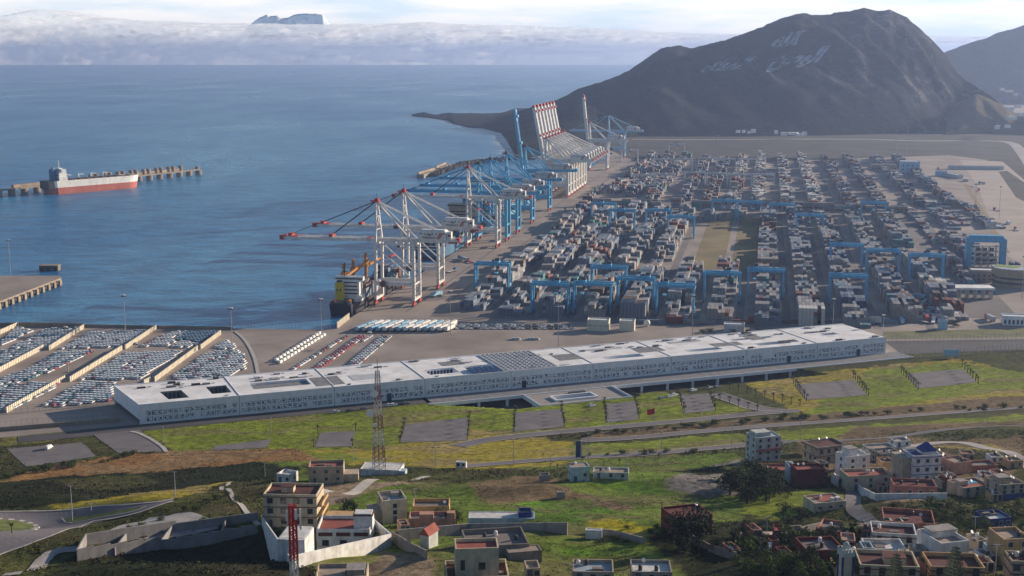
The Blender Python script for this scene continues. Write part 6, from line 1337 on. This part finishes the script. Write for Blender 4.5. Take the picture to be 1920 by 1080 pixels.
house(1676, 1020, 92, 32, 11, 'white', 'light', 'white house with brown edged parapet and bright roof, above its lower twin', -.2, 1, 3, 0, 1, par=1.0); house(1662, 1046, 76, 28, 9, 'white', 'light', 'white house with a curved parapet peak, below its taller twin', -.05, 1, 3, 0, None, par=.9, hut=(0, .8, 4, .6, 1)); house(1628, 1045, 22, 14, 6, 'sky', 'tan', 'pale blue lean-to left of the curved parapet house', -.05, 1, 1, 0, blind=True)
house(1790, 1046, 80, 46, 13, 'white', 'tan', 'large windowless greyish white house right of the two bright roofs', .28, 2, 2, 0, None, par=1.0, hut=(.25, .75, 7, 4, 1.6), blind=True, door=False); house(1737, 1022, 18, 18, 6, 'ochre', 'red', 'small orange walled house squeezed between two white houses', 0, 1, 1, 0, blind=True)
house(1565, 1012, 92, 22, 11, 'rose', 'dull', 'low dusky pink shed with a long pale ridge beside the round palm', -.45, 1, 3, 0, blind=True); house(1548, 1050, 80, 22, 11, 'maroon', 'dull', 'maroon yard house with a zigzag white edge', .1, 1, 3, 0, blind=True, par=.9); house(1452, 1030, 18, 14, 5, 'rose', 'red', 'little rose pink gable among the dark trees', .1, 1, 1, 0, blind=True)
r, w, d, h = house(1667, 1094, 118, 50, 12, 'cream', 'dull', 'cream house with brown edged parapet in front of the two small firs', -.12, 2, 4, -1, 1, par=.9, hut=(.25, .5, 4.5, 4, 1.5)); extra(r, 'side_wing', WM['ochre'], [(-w / 2 - 2.5, 6, -3, 5, 10, h + 1)])
house(1795, 1090, 106, 42, 11, 'ochre', 'light', 'ochre house with a white roof right of the tall fir', -.08, 2, 3, 0, 1, par=1.0); house(1905, 1062, 60, 66, 10, 'ochre', 'tan', 'tall ochre house at the right edge with an open loggia', .1, 3, 2, 0, None); house(1915, 1094, 44, 54, 8, 'beige', 'tan', 'rounded cream roof house in the bottom right corner', -.1, 2, 2, 0, 1); house(1865, 1048, 12, 24, 6, 'sky', 'tan', 'green shuttered narrow shed left of the tall ochre house', 0, 1, 1, 0, blind=True)
long_wall([(1740, 1065), (1830, 1068), (1870, 1050)], 1.4, 'low pale street wall near the bottom right', WM['grey'])
for u, v, wp, hp, d_, wl, rf_, rt, lb in [(1905, 878, 34, 20, 7, 'ochre', 'tan', .2, 'small ochre house at the right edge above the large grey beige one'), (1880, 900, 30, 18, 7, 'pink', 'red', .3, 'small pink house between the brick walls and the right edge'), (1765, 868, 26, 22, 7, 'beige', 'dull', .3, 'narrow beige house behind the right side of the tall white house'), (1590, 880, 30, 30, 7, 'ochre', 'tan', .35, 'ochre house wedged behind the stepped white house'), (1648, 905, 24, 26, 6, 'pink', 'tan', .1, 'pink house behind the yellowish cream one'),
  (1690, 912, 34, 20, 7, 'maroon', 'red', -.1, 'low maroon outbuilding left of the maroon house'), (1775, 915, 26, 20, 6, 'beige', 'tan', .2, 'small beige outbuilding right of the tall white house'), (1862, 925, 24, 26, 7, 'ochre', 'dull', .3, 'ochre house between the roof pool house and the right edge'), (1590, 1030, 34, 22, 7, 'pink', 'tan', -.2, 'pinkish shed between maroon yard house and pale lean-to'), (1725, 1050, 24, 16, 6, 'beige', 'tan', 0, 'small beige shed between the lower white house and the windowless one'), (1850, 1075, 34, 26, 7, 'cream', 'red', .1, 'cream house near the bottom right by the utility pole'), (1545, 895, 18, 18, 5, 'rose', 'red', .1, 'tiny rose house across the street from the red one'), (760, 1000, 24, 22, 6, 'pink', 'red', .3, 'small pink outbuilding behind the stone wall'), (1000, 1085, 30, 14, 6, 'beige', 'tan', .1, 'small beige roof right of the cream house at the bottom')]:
    house(u, v, wp, hp, d_, wl, rf_, lb, rt, 1 if hp < 24 else 2, 2, 1, None, par=.7)
for place, pts, cols_ in [('along the upper lane of the town', [(1545, 884, 24, 20), (1572, 846, 26, 14), (1622, 868, 24, 22), (1700, 868, 22, 20), (1778, 872, 24, 18), (1815, 862, 26, 14), (1870, 868, 26, 16)], ['beige', 'white', 'cream', 'ochre', 'pink', 'beige', 'white']),
    ('in the middle of the town', [(1578, 912, 22, 20), (1655, 925, 20, 18), (1700, 888, 22, 22), (1762, 890, 18, 20), (1785, 905, 24, 18), (1850, 905, 26, 20), (1870, 942, 22, 18)], ['white', 'pink', 'cream', 'rose', 'beige', 'white', 'ochre']),
    ('among the lowest houses by the minaret', [(1612, 1062, 22, 16), (1700, 1062, 24, 16), (1745, 1080, 24, 22), (1842, 1030, 22, 16), (1858, 1062, 20, 22), (1890, 1018, 26, 18), (1625, 1010, 24, 16)], ['white', 'cream', 'rose', 'beige', 'white', 'cream', 'pink']),
    ('in the dark belt below the lawn', [(1420, 1010, 22, 12), (1462, 1012, 24, 12), (1500, 1012, 26, 14), (1380, 1048, 20, 12), (1480, 1058, 24, 14)], ['pink', 'maroon', 'beige', 'rose', 'maroon'])]:
    for i, ((u, v, wp, hp), wl) in enumerate(zip(pts, cols_)): house(u, v, wp, hp, 6.5, wl, ['tan', 'red', 'dull', 'light'][i % 4], 'small %s house, %s from left %s' % ({'rose': 'dusky pink', 'ochre': 'ochre yellow'}.get(wl, wl), ordn(i + 1), place), [.25, -.1, .1, .3][i % 4], 1 if hp < 17 else 2, 2, 1, None, par=.6)
# minaret
p = at(1583, 1112); k = mpp(p); r = empty('minaret', p, .15, 'slender white minaret with blue edges and a small lantern', 'minaret'); H_ = 66 * k * 1.15
m = MB(); m.box(0, 0, -3, 20 * k, 20 * k, H_ + 3); m.build('shaft', WM['cream'], r); m = MB()
for x, y in ((-1, -1), (1, -1), (1, 1), (-1, 1)): m.box(x * 10 * k, y * 10 * k, -3, .35, .35, H_ + 3)
m.build('corner_band', WM['blue'], r); m = MB(); m.box(0, 0, H_, 25 * k, 25 * k, .8); 
for x in (-1, -.33, .33, 1):
    for y in (-1, 1): m.box(x * 10.5 * k, y * 10.5 * k, H_ + .8, .4, .4, .7)
m.build('gallery', WM['pale'], r); m = MB(); m.box(0, 0, H_ + .8, 9 * k, 9 * k, 14 * k); m.ball((0, 0, H_ + .8 + 14 * k), 4.6 * k, n=10, k=4, top=True); m.bar((0, 0, H_ + 18 * k), (0, 0, H_ + 23 * k), .1); m.build('lantern', WM['pale'], r)
# ------------------------------------------------------------------ masts, lamps, signs
def lattice(name, u, v, hpx, wpx, label, segs, mats, taper=.45, dishes=(), base_drop=0):
    p = at(u, v); k = mpp(p); H_ = hpx * k; w = wpx * k / 2; r = empty(name, p, .3, label, 'lattice mast')
    n_ = len(segs)
    for i, c in enumerate(segs):
        m = MB(); z0, z1 = H_ * i / n_, H_ * (i + 1) / n_; sub = 3
        for j in range(sub):
            a, b = z0 + (z1 - z0) * j / sub, z0 + (z1 - z0) * (j + 1) / sub; wa, wb = w * (1 - (1 - taper) * a / H_), w * (1 - (1 - taper) * b / H_); C_ = [(-1, -1), (1, -1), (1, 1), (-1, 1)]
            for q in range(4):
                x0, y0 = C_[q]; x1, y1 = C_[(q + 1) % 4]
                m.bar((x0 * wa, y0 * wa, a), (x0 * wb, y0 * wb, b), .22); m.bar((x0 * wa, y0 * wa, a), (x1 * wb, y1 * wb, b), .12); m.bar((x1 * wa, y1 * wa, a), (x0 * wb, y0 * wb, b), .12); m.bar((x0 * wb, y0 * wb, b), (x1 * wb, y1 * wb, b), .12)
        m.bar((0, 0, z0), (0, 0, z1), .35, m=0); m.build('section', mats[c], r)
    for (f, side, rr) in dishes:
        m = MB(); z = H_ * f; m.cyl((side * (w * .8), -w * .8 - .3, z), (side * (w * .8), -w * .8 - 1.0, z), rr * .9, rr, n=14); m.build('dish', M['swhite'], r)
    return r, H_, w
rust = paint('rusty_red_steel', (0.26, 0.13, 0.11)); galv = paint('galvanised_white', (0.55, 0.53, 0.52))
r, H_, w = lattice('lattice_mast', 711, 890, 200, 22, 'tall white and rusty red lattice mast with round dishes', [1, 0, 1, 0, 1, 0, 1], {0: rust, 1: galv}, .3, [(.80, -1, 1.6), (.62, -2.0, 1.6), (.50, -1, .8)])
m = MB(); m.bar((0, 0, H_), (0, 0, H_ + 5), .2); m.build('antenna', rust, r)
r, H_, w = lattice('radio_mast', 554, 1150, 212, 15, 'slim lattice mast, bright red above and white below, rising in front of the villa', [0, 0, 1, 1], {0: galv, 1: paint('bright_red_steel', (0.45, 0.03, 0.03))}, .8, [])
m = MB(); m.box(w + .6, -.5, H_ * .78, .3, .3, 4); m.box(-w - .3, 0, H_ * .86, .4, .3, 2); m.box(w * .6, -.9, H_ * .88, .4, .3, 2); m.bar((w, 0, H_ * .8), (w + .6, -.5, H_ * .8), .1); m.build('panel_antenna', M['swhite'], r)
for u, vb, vt, lb in [(136, 978, 910, 'at the traffic circle'), (329, 933, 884, 'on the lawn strip behind the scrub hill'), (171, 958, 944, 'short one by the circle exit'), (497, 893, 868, 'behind the small white cottage'), (509, 815, 782, 'at the left end of the lawn'), (307, 830, 800, 'beside the curved footpath'), (662, 866, 838, 'left of the lattice mast on the lawn'), (817, 878, 838, 'left of the white cabin box'), (963, 872, 822, 'at the start of the lower road'), (1103, 866, 812, 'right of the tall blue sign'), (1240, 856, 808, 'below the red flag'), (1372, 846, 796, 'left of the pale apartment house'), (1500, 826, 786, 'above the brown banded house'), (1622, 822, 778, 'above the stepped white house'), (1850, 806, 766, 'far right on the upper road'),
                      (690, 795, 765, 'behind the lattice mast by the service road'), (1145, 801, 784, 'short one beside the third parking area'), (1313, 783, 765, 'short one by the fifth parking area')]: mast(u, vb, vt, 'slim pale street lamp ' + lb, arms=False, name='street_lamp', group='street lamps along the roads', wid=.28)
for u, vb, vt, lb in [(778, 950, 916, 'beside the dirt track above the villa'), (1032, 875, 852, 'left of the light blue cottage'), (1173, 876, 850, 'right of the light blue cottage'), (1438, 995, 968, 'on the yellowish lawn'), (1073, 1085, 1058, 'at the bottom edge centre'), (1827, 1005, 968, 'among the bushes below the blue house'), (1866, 1080, 1020, 'by the street at bottom right')]: mast(u, vb, vt, 'plain wooden utility pole ' + lb, arms=False, name='utility_pole', group='utility poles in the village', wid=.3)
p = at(1227, 800); k = mpp(p); r = empty('flagpole', p, 0, 'thin white flagpole flying a red flag beside the fifth lawn', 'flagpole'); H_ = 36 * k
m = MB(); m.cyl((0, 0, 0), (0, 0, H_), .14, .08, n=6); m.build('pole', M['swhite'], r); m = MB(); n_ = 8
for i in range(n_):
    a, b = i / n_, (i + 1) / n_; f = lambda t, zz: (-t * 14 * k, .4 * math.sin(t * 7), H_ - .2 - zz - .5 * t); m.quad([f(a, 11 * k), f(a, 0), f(b, 0), f(b, 11 * k)]); m.quad([(x, y + .04, z) for x, y, z in (f(b, 11 * k), f(b, 0), f(a, 0), f(a, 11 * k))])
m.build('flag', mat('red_flag', (0.62, 0.02, 0.03), .8, .08), r)
p = at(1084, 858); k = mpp(p); r = empty('sign_pylon', p, .2, 'tall dark blue sign pylon by the lower road', 'sign'); m = MB(); m.box(0, 0, 0, 9 * k, .8, 32 * k); m.build('panel', mat('sign_blue', (0.03, 0.06, 0.16), .5), r); m = MB(); m.box(9 * k * .62, 0, 0, .6, .9, 33 * k); m.build('post', M['wgrey'], r)
p = P0(1783, 672); r = empty('billboard', p, -.1, 'pale blue billboard right of the terminal end', 'billboard'); m = MB(); m.box(0, 0, 1.6, 9.5, .4, 4.2); m.build('panel', M['lblue'], r); m = MB(); m.bar((-3, .1, 0), (-3, .1, 2), .3); m.bar((3, .1, 0), (3, .1, 2), .3); m.build('post', M['dark'], r)
p = at(92, 842); van(p.x, p.y, -.2, 'white minibus parked alone on the grey lot at left', p.z + .15, None)
p = at(1428, 1029); van(p.x, p.y, .9, 'white car half hidden among the dark trees', p.z, None)
for i, (u, v) in enumerate([(655, 772), (683, 768), (730, 762), (738, 761), (752, 759), (762, 758), (630, 774)]):
    p = P0(u, v); o = link('parked_car', cmesh[['black', 'grey', 'silver', 'white'][i % 4]], None, (p.x, p.y, .12), -1.1); tag(o, '%s car, %s from left on the service road by the facade' % (['black', 'grey', 'silver', 'white'][i % 4], ordn(i + 1)), 'car', 'cars on the service road')
for i, (u, v) in enumerate([(1255, 745), (1240, 748), (1265, 742), (1330, 728), (1345, 727), (1300, 733), (1110, 762)]):
    p = at(u, v); o = link('parked_car', cmesh[['silver', 'grey', 'white'][i % 3]], None, (p.x, p.y, p.z + .05), -.9); tag(o, '%s car in the sunken forecourt, %s counted' % (['silver', 'grey', 'white'][i % 3], ordn(i + 1)), 'car', 'cars in the sunken forecourt')
# ------------------------------------------------------------------ vegetation
M['leaf'] = mat('foliage', (1, 1, 1), .9, .35, .6, attr='col', spec=.1); M['bark'] = mat('bark', (0.10, 0.075, 0.05), 1, .3, 2)
def clump(m, c, rx, ry, rz, n, s, col, q, hue=.35):
    for _ in range(n):
        while True:
            x, y, z = q.uniform(-1, 1), q.uniform(-1, 1), q.uniform(-1, 1); r2 = x * x + y * y + z * z
            if .25 < r2 < 1: break
        p = Vector((c[0] + x * rx, c[1] + y * ry, c[2] + z * rz)); a = Vector((q.uniform(-1, 1), q.uniform(-1, 1), q.uniform(-.6, .6))).normalized(); b = a.cross(Vector((x + .01, y, z + .4)).normalized()).normalized(); k = s * q.uniform(.6, 1.4); f = q.uniform(1 - hue, 1 + hue)
        m.quad([p - a * k, p - b * k * .7, p + a * k, p + b * k * .7], 0, (col[0] * f, col[1] * f * q.uniform(.9, 1.1), col[2] * f))
def tree_mesh(seed, kind):
    q = random.Random(seed); cr = MB(); tr = MB()
    if kind == 'dark' or kind == 'green' or kind == 'olive':
        col = {'dark': (0.030, 0.040, 0.018), 'green': (0.065, 0.105, 0.022), 'olive': (0.10, 0.105, 0.035)}[kind]
        tr.cyl((0, 0, -1), (.2, .1, 3.2), .35, .22, n=7)
        for i in range(5): a = q.uniform(0, 6.3); tr.cyl((.2, .1, 2.6), (math.cos(a) * 2.2, math.sin(a) * 2.2, q.uniform(4, 6)), .18, .06, n=5)
        for i in range(16):
            a = q.uniform(0, 6.3); rr = q.uniform(0, 2.7); z = q.uniform(2.6, 6.6) - rr * .35; s = q.uniform(1.0, 1.9); g = q.uniform(.75, 1.3); clump(cr, (math.cos(a) * rr, math.sin(a) * rr, z), s, s, s * .75, 70, .20, tuple(c * g for c in col), q)
    elif kind == 'bush':
        for i in range(9):
            a = q.uniform(0, 6.3); rr = q.uniform(0, 1.3); s = q.uniform(.6, 1.1); g = q.uniform(.7, 1.3); clump(cr, (math.cos(a) * rr * 1.3, math.sin(a) * rr, .5 + q.uniform(0, .7)), s, s, s * .7, 45, .15, tuple(c * g for c in (0.055, 0.075, 0.02)), q)
    elif kind == 'palm':
        tr.cyl((0, 0, -.3), (.1, 0, 3.4), .22, .16, n=7)
        for i in range(16):
            a = q.uniform(0, 6.3); up = q.uniform(-.1, 1.0); p = Vector((.1, 0, 3.4)); L = q.uniform(1.3, 1.8); d = Vector((math.cos(a), math.sin(a), up)).normalized(); s_ = Vector((-math.sin(a), math.cos(a), 0)) * .22
            for k in range(4):
                p2 = p + d * L / 4; d = (d + Vector((0, 0, -.32))).normalized(); w0 = s_ * (1.2 if k in (1, 2) else .6); g = q.uniform(.7, 1.3); cr.quad([p - w0, p + w0, p2 + w0 * .8, p2 - w0 * .8], 0, (0.05 * g, 0.06 * g, 0.022 * g)); p = p2
    elif kind == 'fir':
        tr.cyl((0, 0, -1), (0, 0, 11), .25, .05, n=6)
        for k in range(9):
            z = 2 + k; L = 3.2 * (1 - k / 10.5)
            for i in range(9):
                a = i * .7 + k * .4; d = Vector((math.cos(a), math.sin(a), .18)); e = Vector((-math.sin(a), math.cos(a), 0))
                for t in range(5):
                    p = Vector((0, 0, z)) + d * L * (t + .5) / 5
                    for sgn in (-1, 1): g = q.uniform(.7, 1.3); cr.quad([p, p + d * .5 + e * sgn * .3, p + d * .3 + e * sgn * (.8 - t * .1) + Vector((0, 0, .1)), p + e * sgn * .5 - Vector((0, 0, .15))], 0, (0.035 * g, 0.055 * g, 0.03 * g))
    elif kind == 'bigpalm':
        tr.cyl((0, 0, -1), (0, 0, 2.2), .5, .45, n=8)
        for i in range(60):
            a = q.uniform(0, 6.3); up = q.uniform(-.2, 1.6); p = Vector((0, 0, 2.4)); L = q.uniform(3.2, 4.2); d = Vector((math.cos(a), math.sin(a), up)).normalized(); s_ = Vector((-math.sin(a), math.cos(a), 0)) * .3
            for k in range(5):
                p2 = p + d * L / 5; d = (d + Vector((0, 0, -.3))).normalized(); g = q.uniform(.6, 1.3); cr.quad([p - s_, p + s_, p2 + s_ * .8, p2 - s_ * .8], 0, (0.06 * g, 0.075 * g, 0.02 * g)); p = p2
    return (tr.mesh('trunk', M['bark']) if tr.v else None), cr.mesh('crown', M['leaf'])
TM = {k: [tree_mesh(s + 31, k) for s in range(n_)] for k, n_ in (('dark', 2), ('green', 2), ('olive', 1), ('bush', 3), ('palm', 2), ('fir', 1), ('bigpalm', 1))}
TC = {'dark': 'dark leafed tree', 'green': 'bright green bushy tree', 'olive': 'yellowish olive tree', 'bush': 'round low bush', 'palm': 'small young palm', 'fir': 'tall tiered fir', 'bigpalm': 'broad round palm'}
BASEH = {'dark': 7.5, 'green': 7.5, 'olive': 7.5, 'bush': 1.9, 'palm': 4.4, 'fir': 11, 'bigpalm': 5.5}
def plant(kind, u, v, hpx, where, group=None):
    p = at(u, v); s = hpx * mpp(p) / BASEH[kind] * 1.1; q = random.Random(int(u * 7 + v)); tr, cr = TM[kind][q.randrange(len(TM[kind]))]
    r = empty({'fir': 'fir_tree', 'bush': 'bush', 'palm': 'palm_tree', 'bigpalm': 'palm_tree'}.get(kind, 'tree'), p, q.uniform(0, 6), TC[kind] + ' ' + where, 'bush' if kind == 'bush' else 'tree', group); r.scale = (s, s, s)
    if tr: link('trunk', tr, r)
    link('crown', cr, r)
ROWS = [('left edge of the first', 596, 812, 588, 838, 2), ('right edge of the first', 667, 808, 661, 836, 2), ('left edge of the big second', 758, 797, 750, 830, 5), ('right edge of the big second', 880, 784, 876, 826, 6), ('left edge of the third', 966, 774, 964, 810, 6), ('right edge of the third', 1052, 765, 1058, 800, 6),
        ('left edge of the fourth', 1132, 758, 1138, 793, 6), ('right edge of the fourth', 1190, 750, 1198, 785, 6), ('left edge of the fifth', 1270, 740, 1284, 774, 6), ('right edge of the fifth', 1328, 736, 1342, 770, 6), ('left edge of the sixth', 1488, 720, 1512, 752, 8), ('right edge of the sixth', 1600, 708, 1628, 742, 8), ('left edge of the seventh', 1690, 700, 1722, 730, 8), ('right edge of the seventh', 1804, 688, 1834, 720, 7),
        ('left edge of the ramp to the forecourt', 1350, 752, 1420, 772, 5), ('right edge of the ramp to the forecourt', 1368, 730, 1500, 762, 9)]
for nm, u0, v0, u1, v1, n_ in ROWS:
    for i in range(n_):
        t = i / max(1, n_ - 1); plant('palm', u0 + (u1 - u0) * t, v0 + (v1 - v0) * t, 15, '%s down the %s%s' % (ordn(i + 1), nm, '' if 'ramp' in nm else ' parking area'), 'young palms edging the parking areas')
for u, v, h, w_ in [(1368, 928, 52, 'left of the dark grove'), (1402, 945, 62, 'at the front of the dark grove'), (1418, 925, 68, 'in the middle of the dark grove'), (1436, 940, 62, 'right of centre in the dark grove'), (1452, 928, 52, 'at the right end of the dark grove'), (1385, 915, 40, 'behind the dark grove'), (1285, 1030, 88, 'covering the big dark red house'), (1310, 1030, 66, 'right of the one covering the dark red house'), (1265, 1012, 50, 'left before the dark red house'), (648, 970, 36, 'between the apartment house and the cubic house'), (662, 966, 30, 'right behind the stair tower of the villa'), (1520, 1065, 50, 'beside the maroon yard house'), (1500, 1045, 40, 'behind the maroon yard house'), (1480, 1000, 34, 'left of the dusky pink shed'), (1470, 975, 34, 'upper one above the dusky pink shed'), (1500, 985, 36, 'between cream box house and lawn'), (1395, 1010, 36, 'below the yellowish lawn'), (1430, 1040, 30, 'behind the hidden white car')]: plant('dark', u, v, h, w_, 'dark trees of the village')
for u, v, h, w_ in [(820, 975, 26, 'left below the ochre block'), (856, 985, 34, 'right beside the pink terrace'), (905, 985, 18, 'in front of the pale shed'), (1440, 1085, 44, 'at the bottom edge, left one of the grove'), (1465, 1075, 44, 'in the grove left of the minaret'), (1400, 1080, 34, 'beside the lower meadow'), (1500, 1090, 40, 'bottom edge left of the minaret'), (1540, 1085, 36, 'close left of the minaret'), (1607, 1085, 30, 'right of the minaret'), (1380, 1062, 26, 'at the meadow edge'), (1442, 940, 30, 'lit one in front of the dark grove'), (1850, 1000, 28, 'left front of the deep blue house'), (1820, 1005, 30, 'right of the dusky pink house'), (1800, 990, 28, 'upper right of the dusky pink house'), (1790, 1008, 26, 'behind the large greyish white house'), (1835, 975, 26, 'behind left of the deep blue house'), (1915, 1000, 28, 'right of the deep blue house'), (1770, 975, 22, 'on the slope above the dusky pink house'), (1700, 1052, 20, 'between the twin white houses'), (1750, 1065, 22, 'behind the ochre house with white roof')]: plant('green', u, v, h, w_, 'green trees of the village')
for u, v, h, w_ in [(1405, 1000, 22, 'near the rose pink gable'), (1745, 945, 16, 'at the end of the white garden wall'), (1905, 965, 18, 'above the deep blue house'), (1640, 965, 16, 'beside the white garden wall'), (235, 985, 10, 'single yellow one on the scrub hill')]: plant('olive', u, v, h, w_)
plant('fir', 1678, 1105, 66, 'in front of the brown edged cream house'); plant('fir', 1788, 1100, 74, 'in front of the ochre house with white roof'); plant('bigpalm', 1594, 1010, 36, 'by the dusky pink shed'); plant('bigpalm', 1374, 905, 36, 'at the left of the dark grove'); plant('palm', 22, 1000, 22, 'on the traffic circle island'); plant('palm', 140, 975, 14, 'beside the lamp at the traffic circle'); plant('palm', 178, 968, 10, 'further along from the traffic circle')
for nm, kinds, pts, n_, hp in [('in the dark belt between red house and minaret', ['dark', 'dark', 'green', 'bush'], [(1330, 1035), (1600, 1000), (1590, 1075), (1400, 1075)], 34, (22, 40)), ('in the belt below the white garden wall', ['green', 'olive', 'bush', 'dark'], [(1650, 962), (1915, 945), (1915, 975), (1780, 1010)], 26, (16, 28)), ('beside the dark grove', ['dark', 'green', 'bush'], [(1370, 900), (1470, 890), (1480, 950), (1380, 958)], 12, (18, 34)), ('in the yellow flower meadow', ['bush', 'olive'], [(1090, 985), (1230, 990), (1330, 1060), (1120, 1020)], 14, (7, 14)), ('on the scrub hill left', ['bush'], [(60, 1040), (300, 975), (470, 910), (440, 990)], 22, (5, 12)), ('in the hedge by the villa', ['green', 'dark', 'bush'], [(560, 1000), (720, 985), (720, 1000), (600, 1010)], 7, (8, 16))]:
    qq2 = random.Random(len(nm)); L_ = []
    for i in range(n_):
        s_, t_ = qq2.random(), qq2.random(); u = (pts[0][0] * (1 - s_) + pts[1][0] * s_) * (1 - t_) + (pts[3][0] * (1 - s_) + pts[2][0] * s_) * t_; v = (pts[0][1] * (1 - s_) + pts[1][1] * s_) * (1 - t_) + (pts[3][1] * (1 - s_) + pts[2][1] * s_) * t_; L_.append((u, v))
    for i, (u, v) in enumerate(sorted(L_)): plant(qq2.choice(kinds), u, v, qq2.uniform(*hp), '%s, %s from left' % (nm, ordn(i + 1)), 'plants ' + nm)
q = random.Random(17); nb = 0
for zone, n_, cols_, nm in [((-5, 250, 850, 900), 20, None, 'on the brown ridge at left'), ((1090, 1500, 775, 826), 30, None, 'between the two upper roads'), ((1500, 1920, 755, 800), 22, None, 'between the upper roads on the right'), ((1040, 1380, 835, 862), 10, None, 'on the strip above the lower road')]:
    for i in range(n_):
        u = q.uniform(zone[0], zone[1]); t = (u - zone[0]) / (zone[1] - zone[0])
        v = {'on the brown ridge at left': 895 - 40 * t, 'between the two upper roads': 819 - 36 * t, 'between the upper roads on the right': 785 - 22 * t, 'on the strip above the lower road': 862 - 18 * t}[nm] + q.uniform(-4, 4)
        nb += 1; plant('bush', u, v, q.uniform(5, 11), '%s from the left %s' % (ordn(i + 1), nm), 'bushes ' + nm)
for i in range(14): plant('palm', 1050 + i * 38 + q.uniform(-6, 6), 880 - i * 3.6 + q.uniform(-2, 2), 11, '%s from the left along the lower road' % ordn(i + 1), 'young palms along the lower road')
for i, (u, v) in enumerate([(1375, 624), (1402, 624), (1425, 622), (1318, 624), (1332, 622), (1790, 612), (1795, 606), (1778, 608)]): plant('bush', u, v, 8, ['dry orange one' if i < 5 else 'green one'][0] + ' %s behind the terminal' % ordn(i + 1), 'bushes behind the terminal')
# uncountable scrub over the slope
m = MB(); ok = np.isin(ZN, ['scrub', 'dark', 'meadow', 'yellow', 'lush', 'dry', 'lawn2', 'brown', 'rubble']) & (PV > 806) & (PV < 1110) & (PU > -40) & (PU < 1960) & (GY < 640)
PU0 = 960 + F * GX / f_; PV0 = 540 - F * up_ / f_
for pg in PAVEPOLY: ok &= ~inpoly(PU0, PV0, pg)
for pts_, hw in PAVED:
    for px_, py_ in pts_[::max(1, int(hw / 3))]:
        i0, i1 = np.searchsorted(gx, [px_ - hw - 1, px_ + hw + 1]); j0, j1 = np.searchsorted(gy, [py_ - hw - 1, py_ + hw + 1]); ok[j0:j1, i0:i1] &= (GX[j0:j1, i0:i1] - px_) ** 2 + (GY[j0:j1, i0:i1] - py_) ** 2 > (hw + .8) ** 2
ii = np.argwhere(ok); RNG.shuffle(ii); W_ = {'scrub': .85, 'dark': 1, 'meadow': .62, 'yellow': .9, 'lush': .7, 'dry': .6, 'lawn2': .16, 'brown': .4, 'rubble': .3}
SCC = {'scrub': (0.07, 0.075, 0.024), 'dark': (0.032, 0.038, 0.015), 'meadow': (0.10, 0.13, 0.022), 'yellow': (0.30, 0.27, 0.02), 'lush': (0.07, 0.14, 0.02), 'dry': (0.10, 0.085, 0.035), 'lawn2': (0.07, 0.075, 0.02), 'brown': (0.10, 0.07, 0.03), 'rubble': (0.10, 0.095, 0.07)}  # 'dark' tufts share the shade painted into the lower left
cl = vnoise(GX / 11, GY / 8, 91, 4); cnt = 0
for a, b in ii:
    z_ = ZN[a, b]
    if q.random() > W_[z_] * (0.5 if cl[a, b] < .5 else 1.0): continue
    x, y = GX[a, b] + q.uniform(-1, 1), GY[a, b] + q.uniform(-1, 1); s = q.uniform(.35, 1.0) * (1.25 if z_ in ('scrub', 'dark') else .7) * (.7 + .8 * max(0, cl[a, b] - .4)); g = q.uniform(.7, 1.35)
    clump(m, (x, y, gz(x, y) + s * .3), s, s, s * .55, 7, .34 * s, tuple(c * g for c in SCC[z_]), q, .3); cnt += 1
    if cnt > 23000: break
o = m.build('scrub', M['leaf']); tag(o, 'low scrub and weeds covering the hillside', None, None, 'stuff')
print('scrub', cnt)
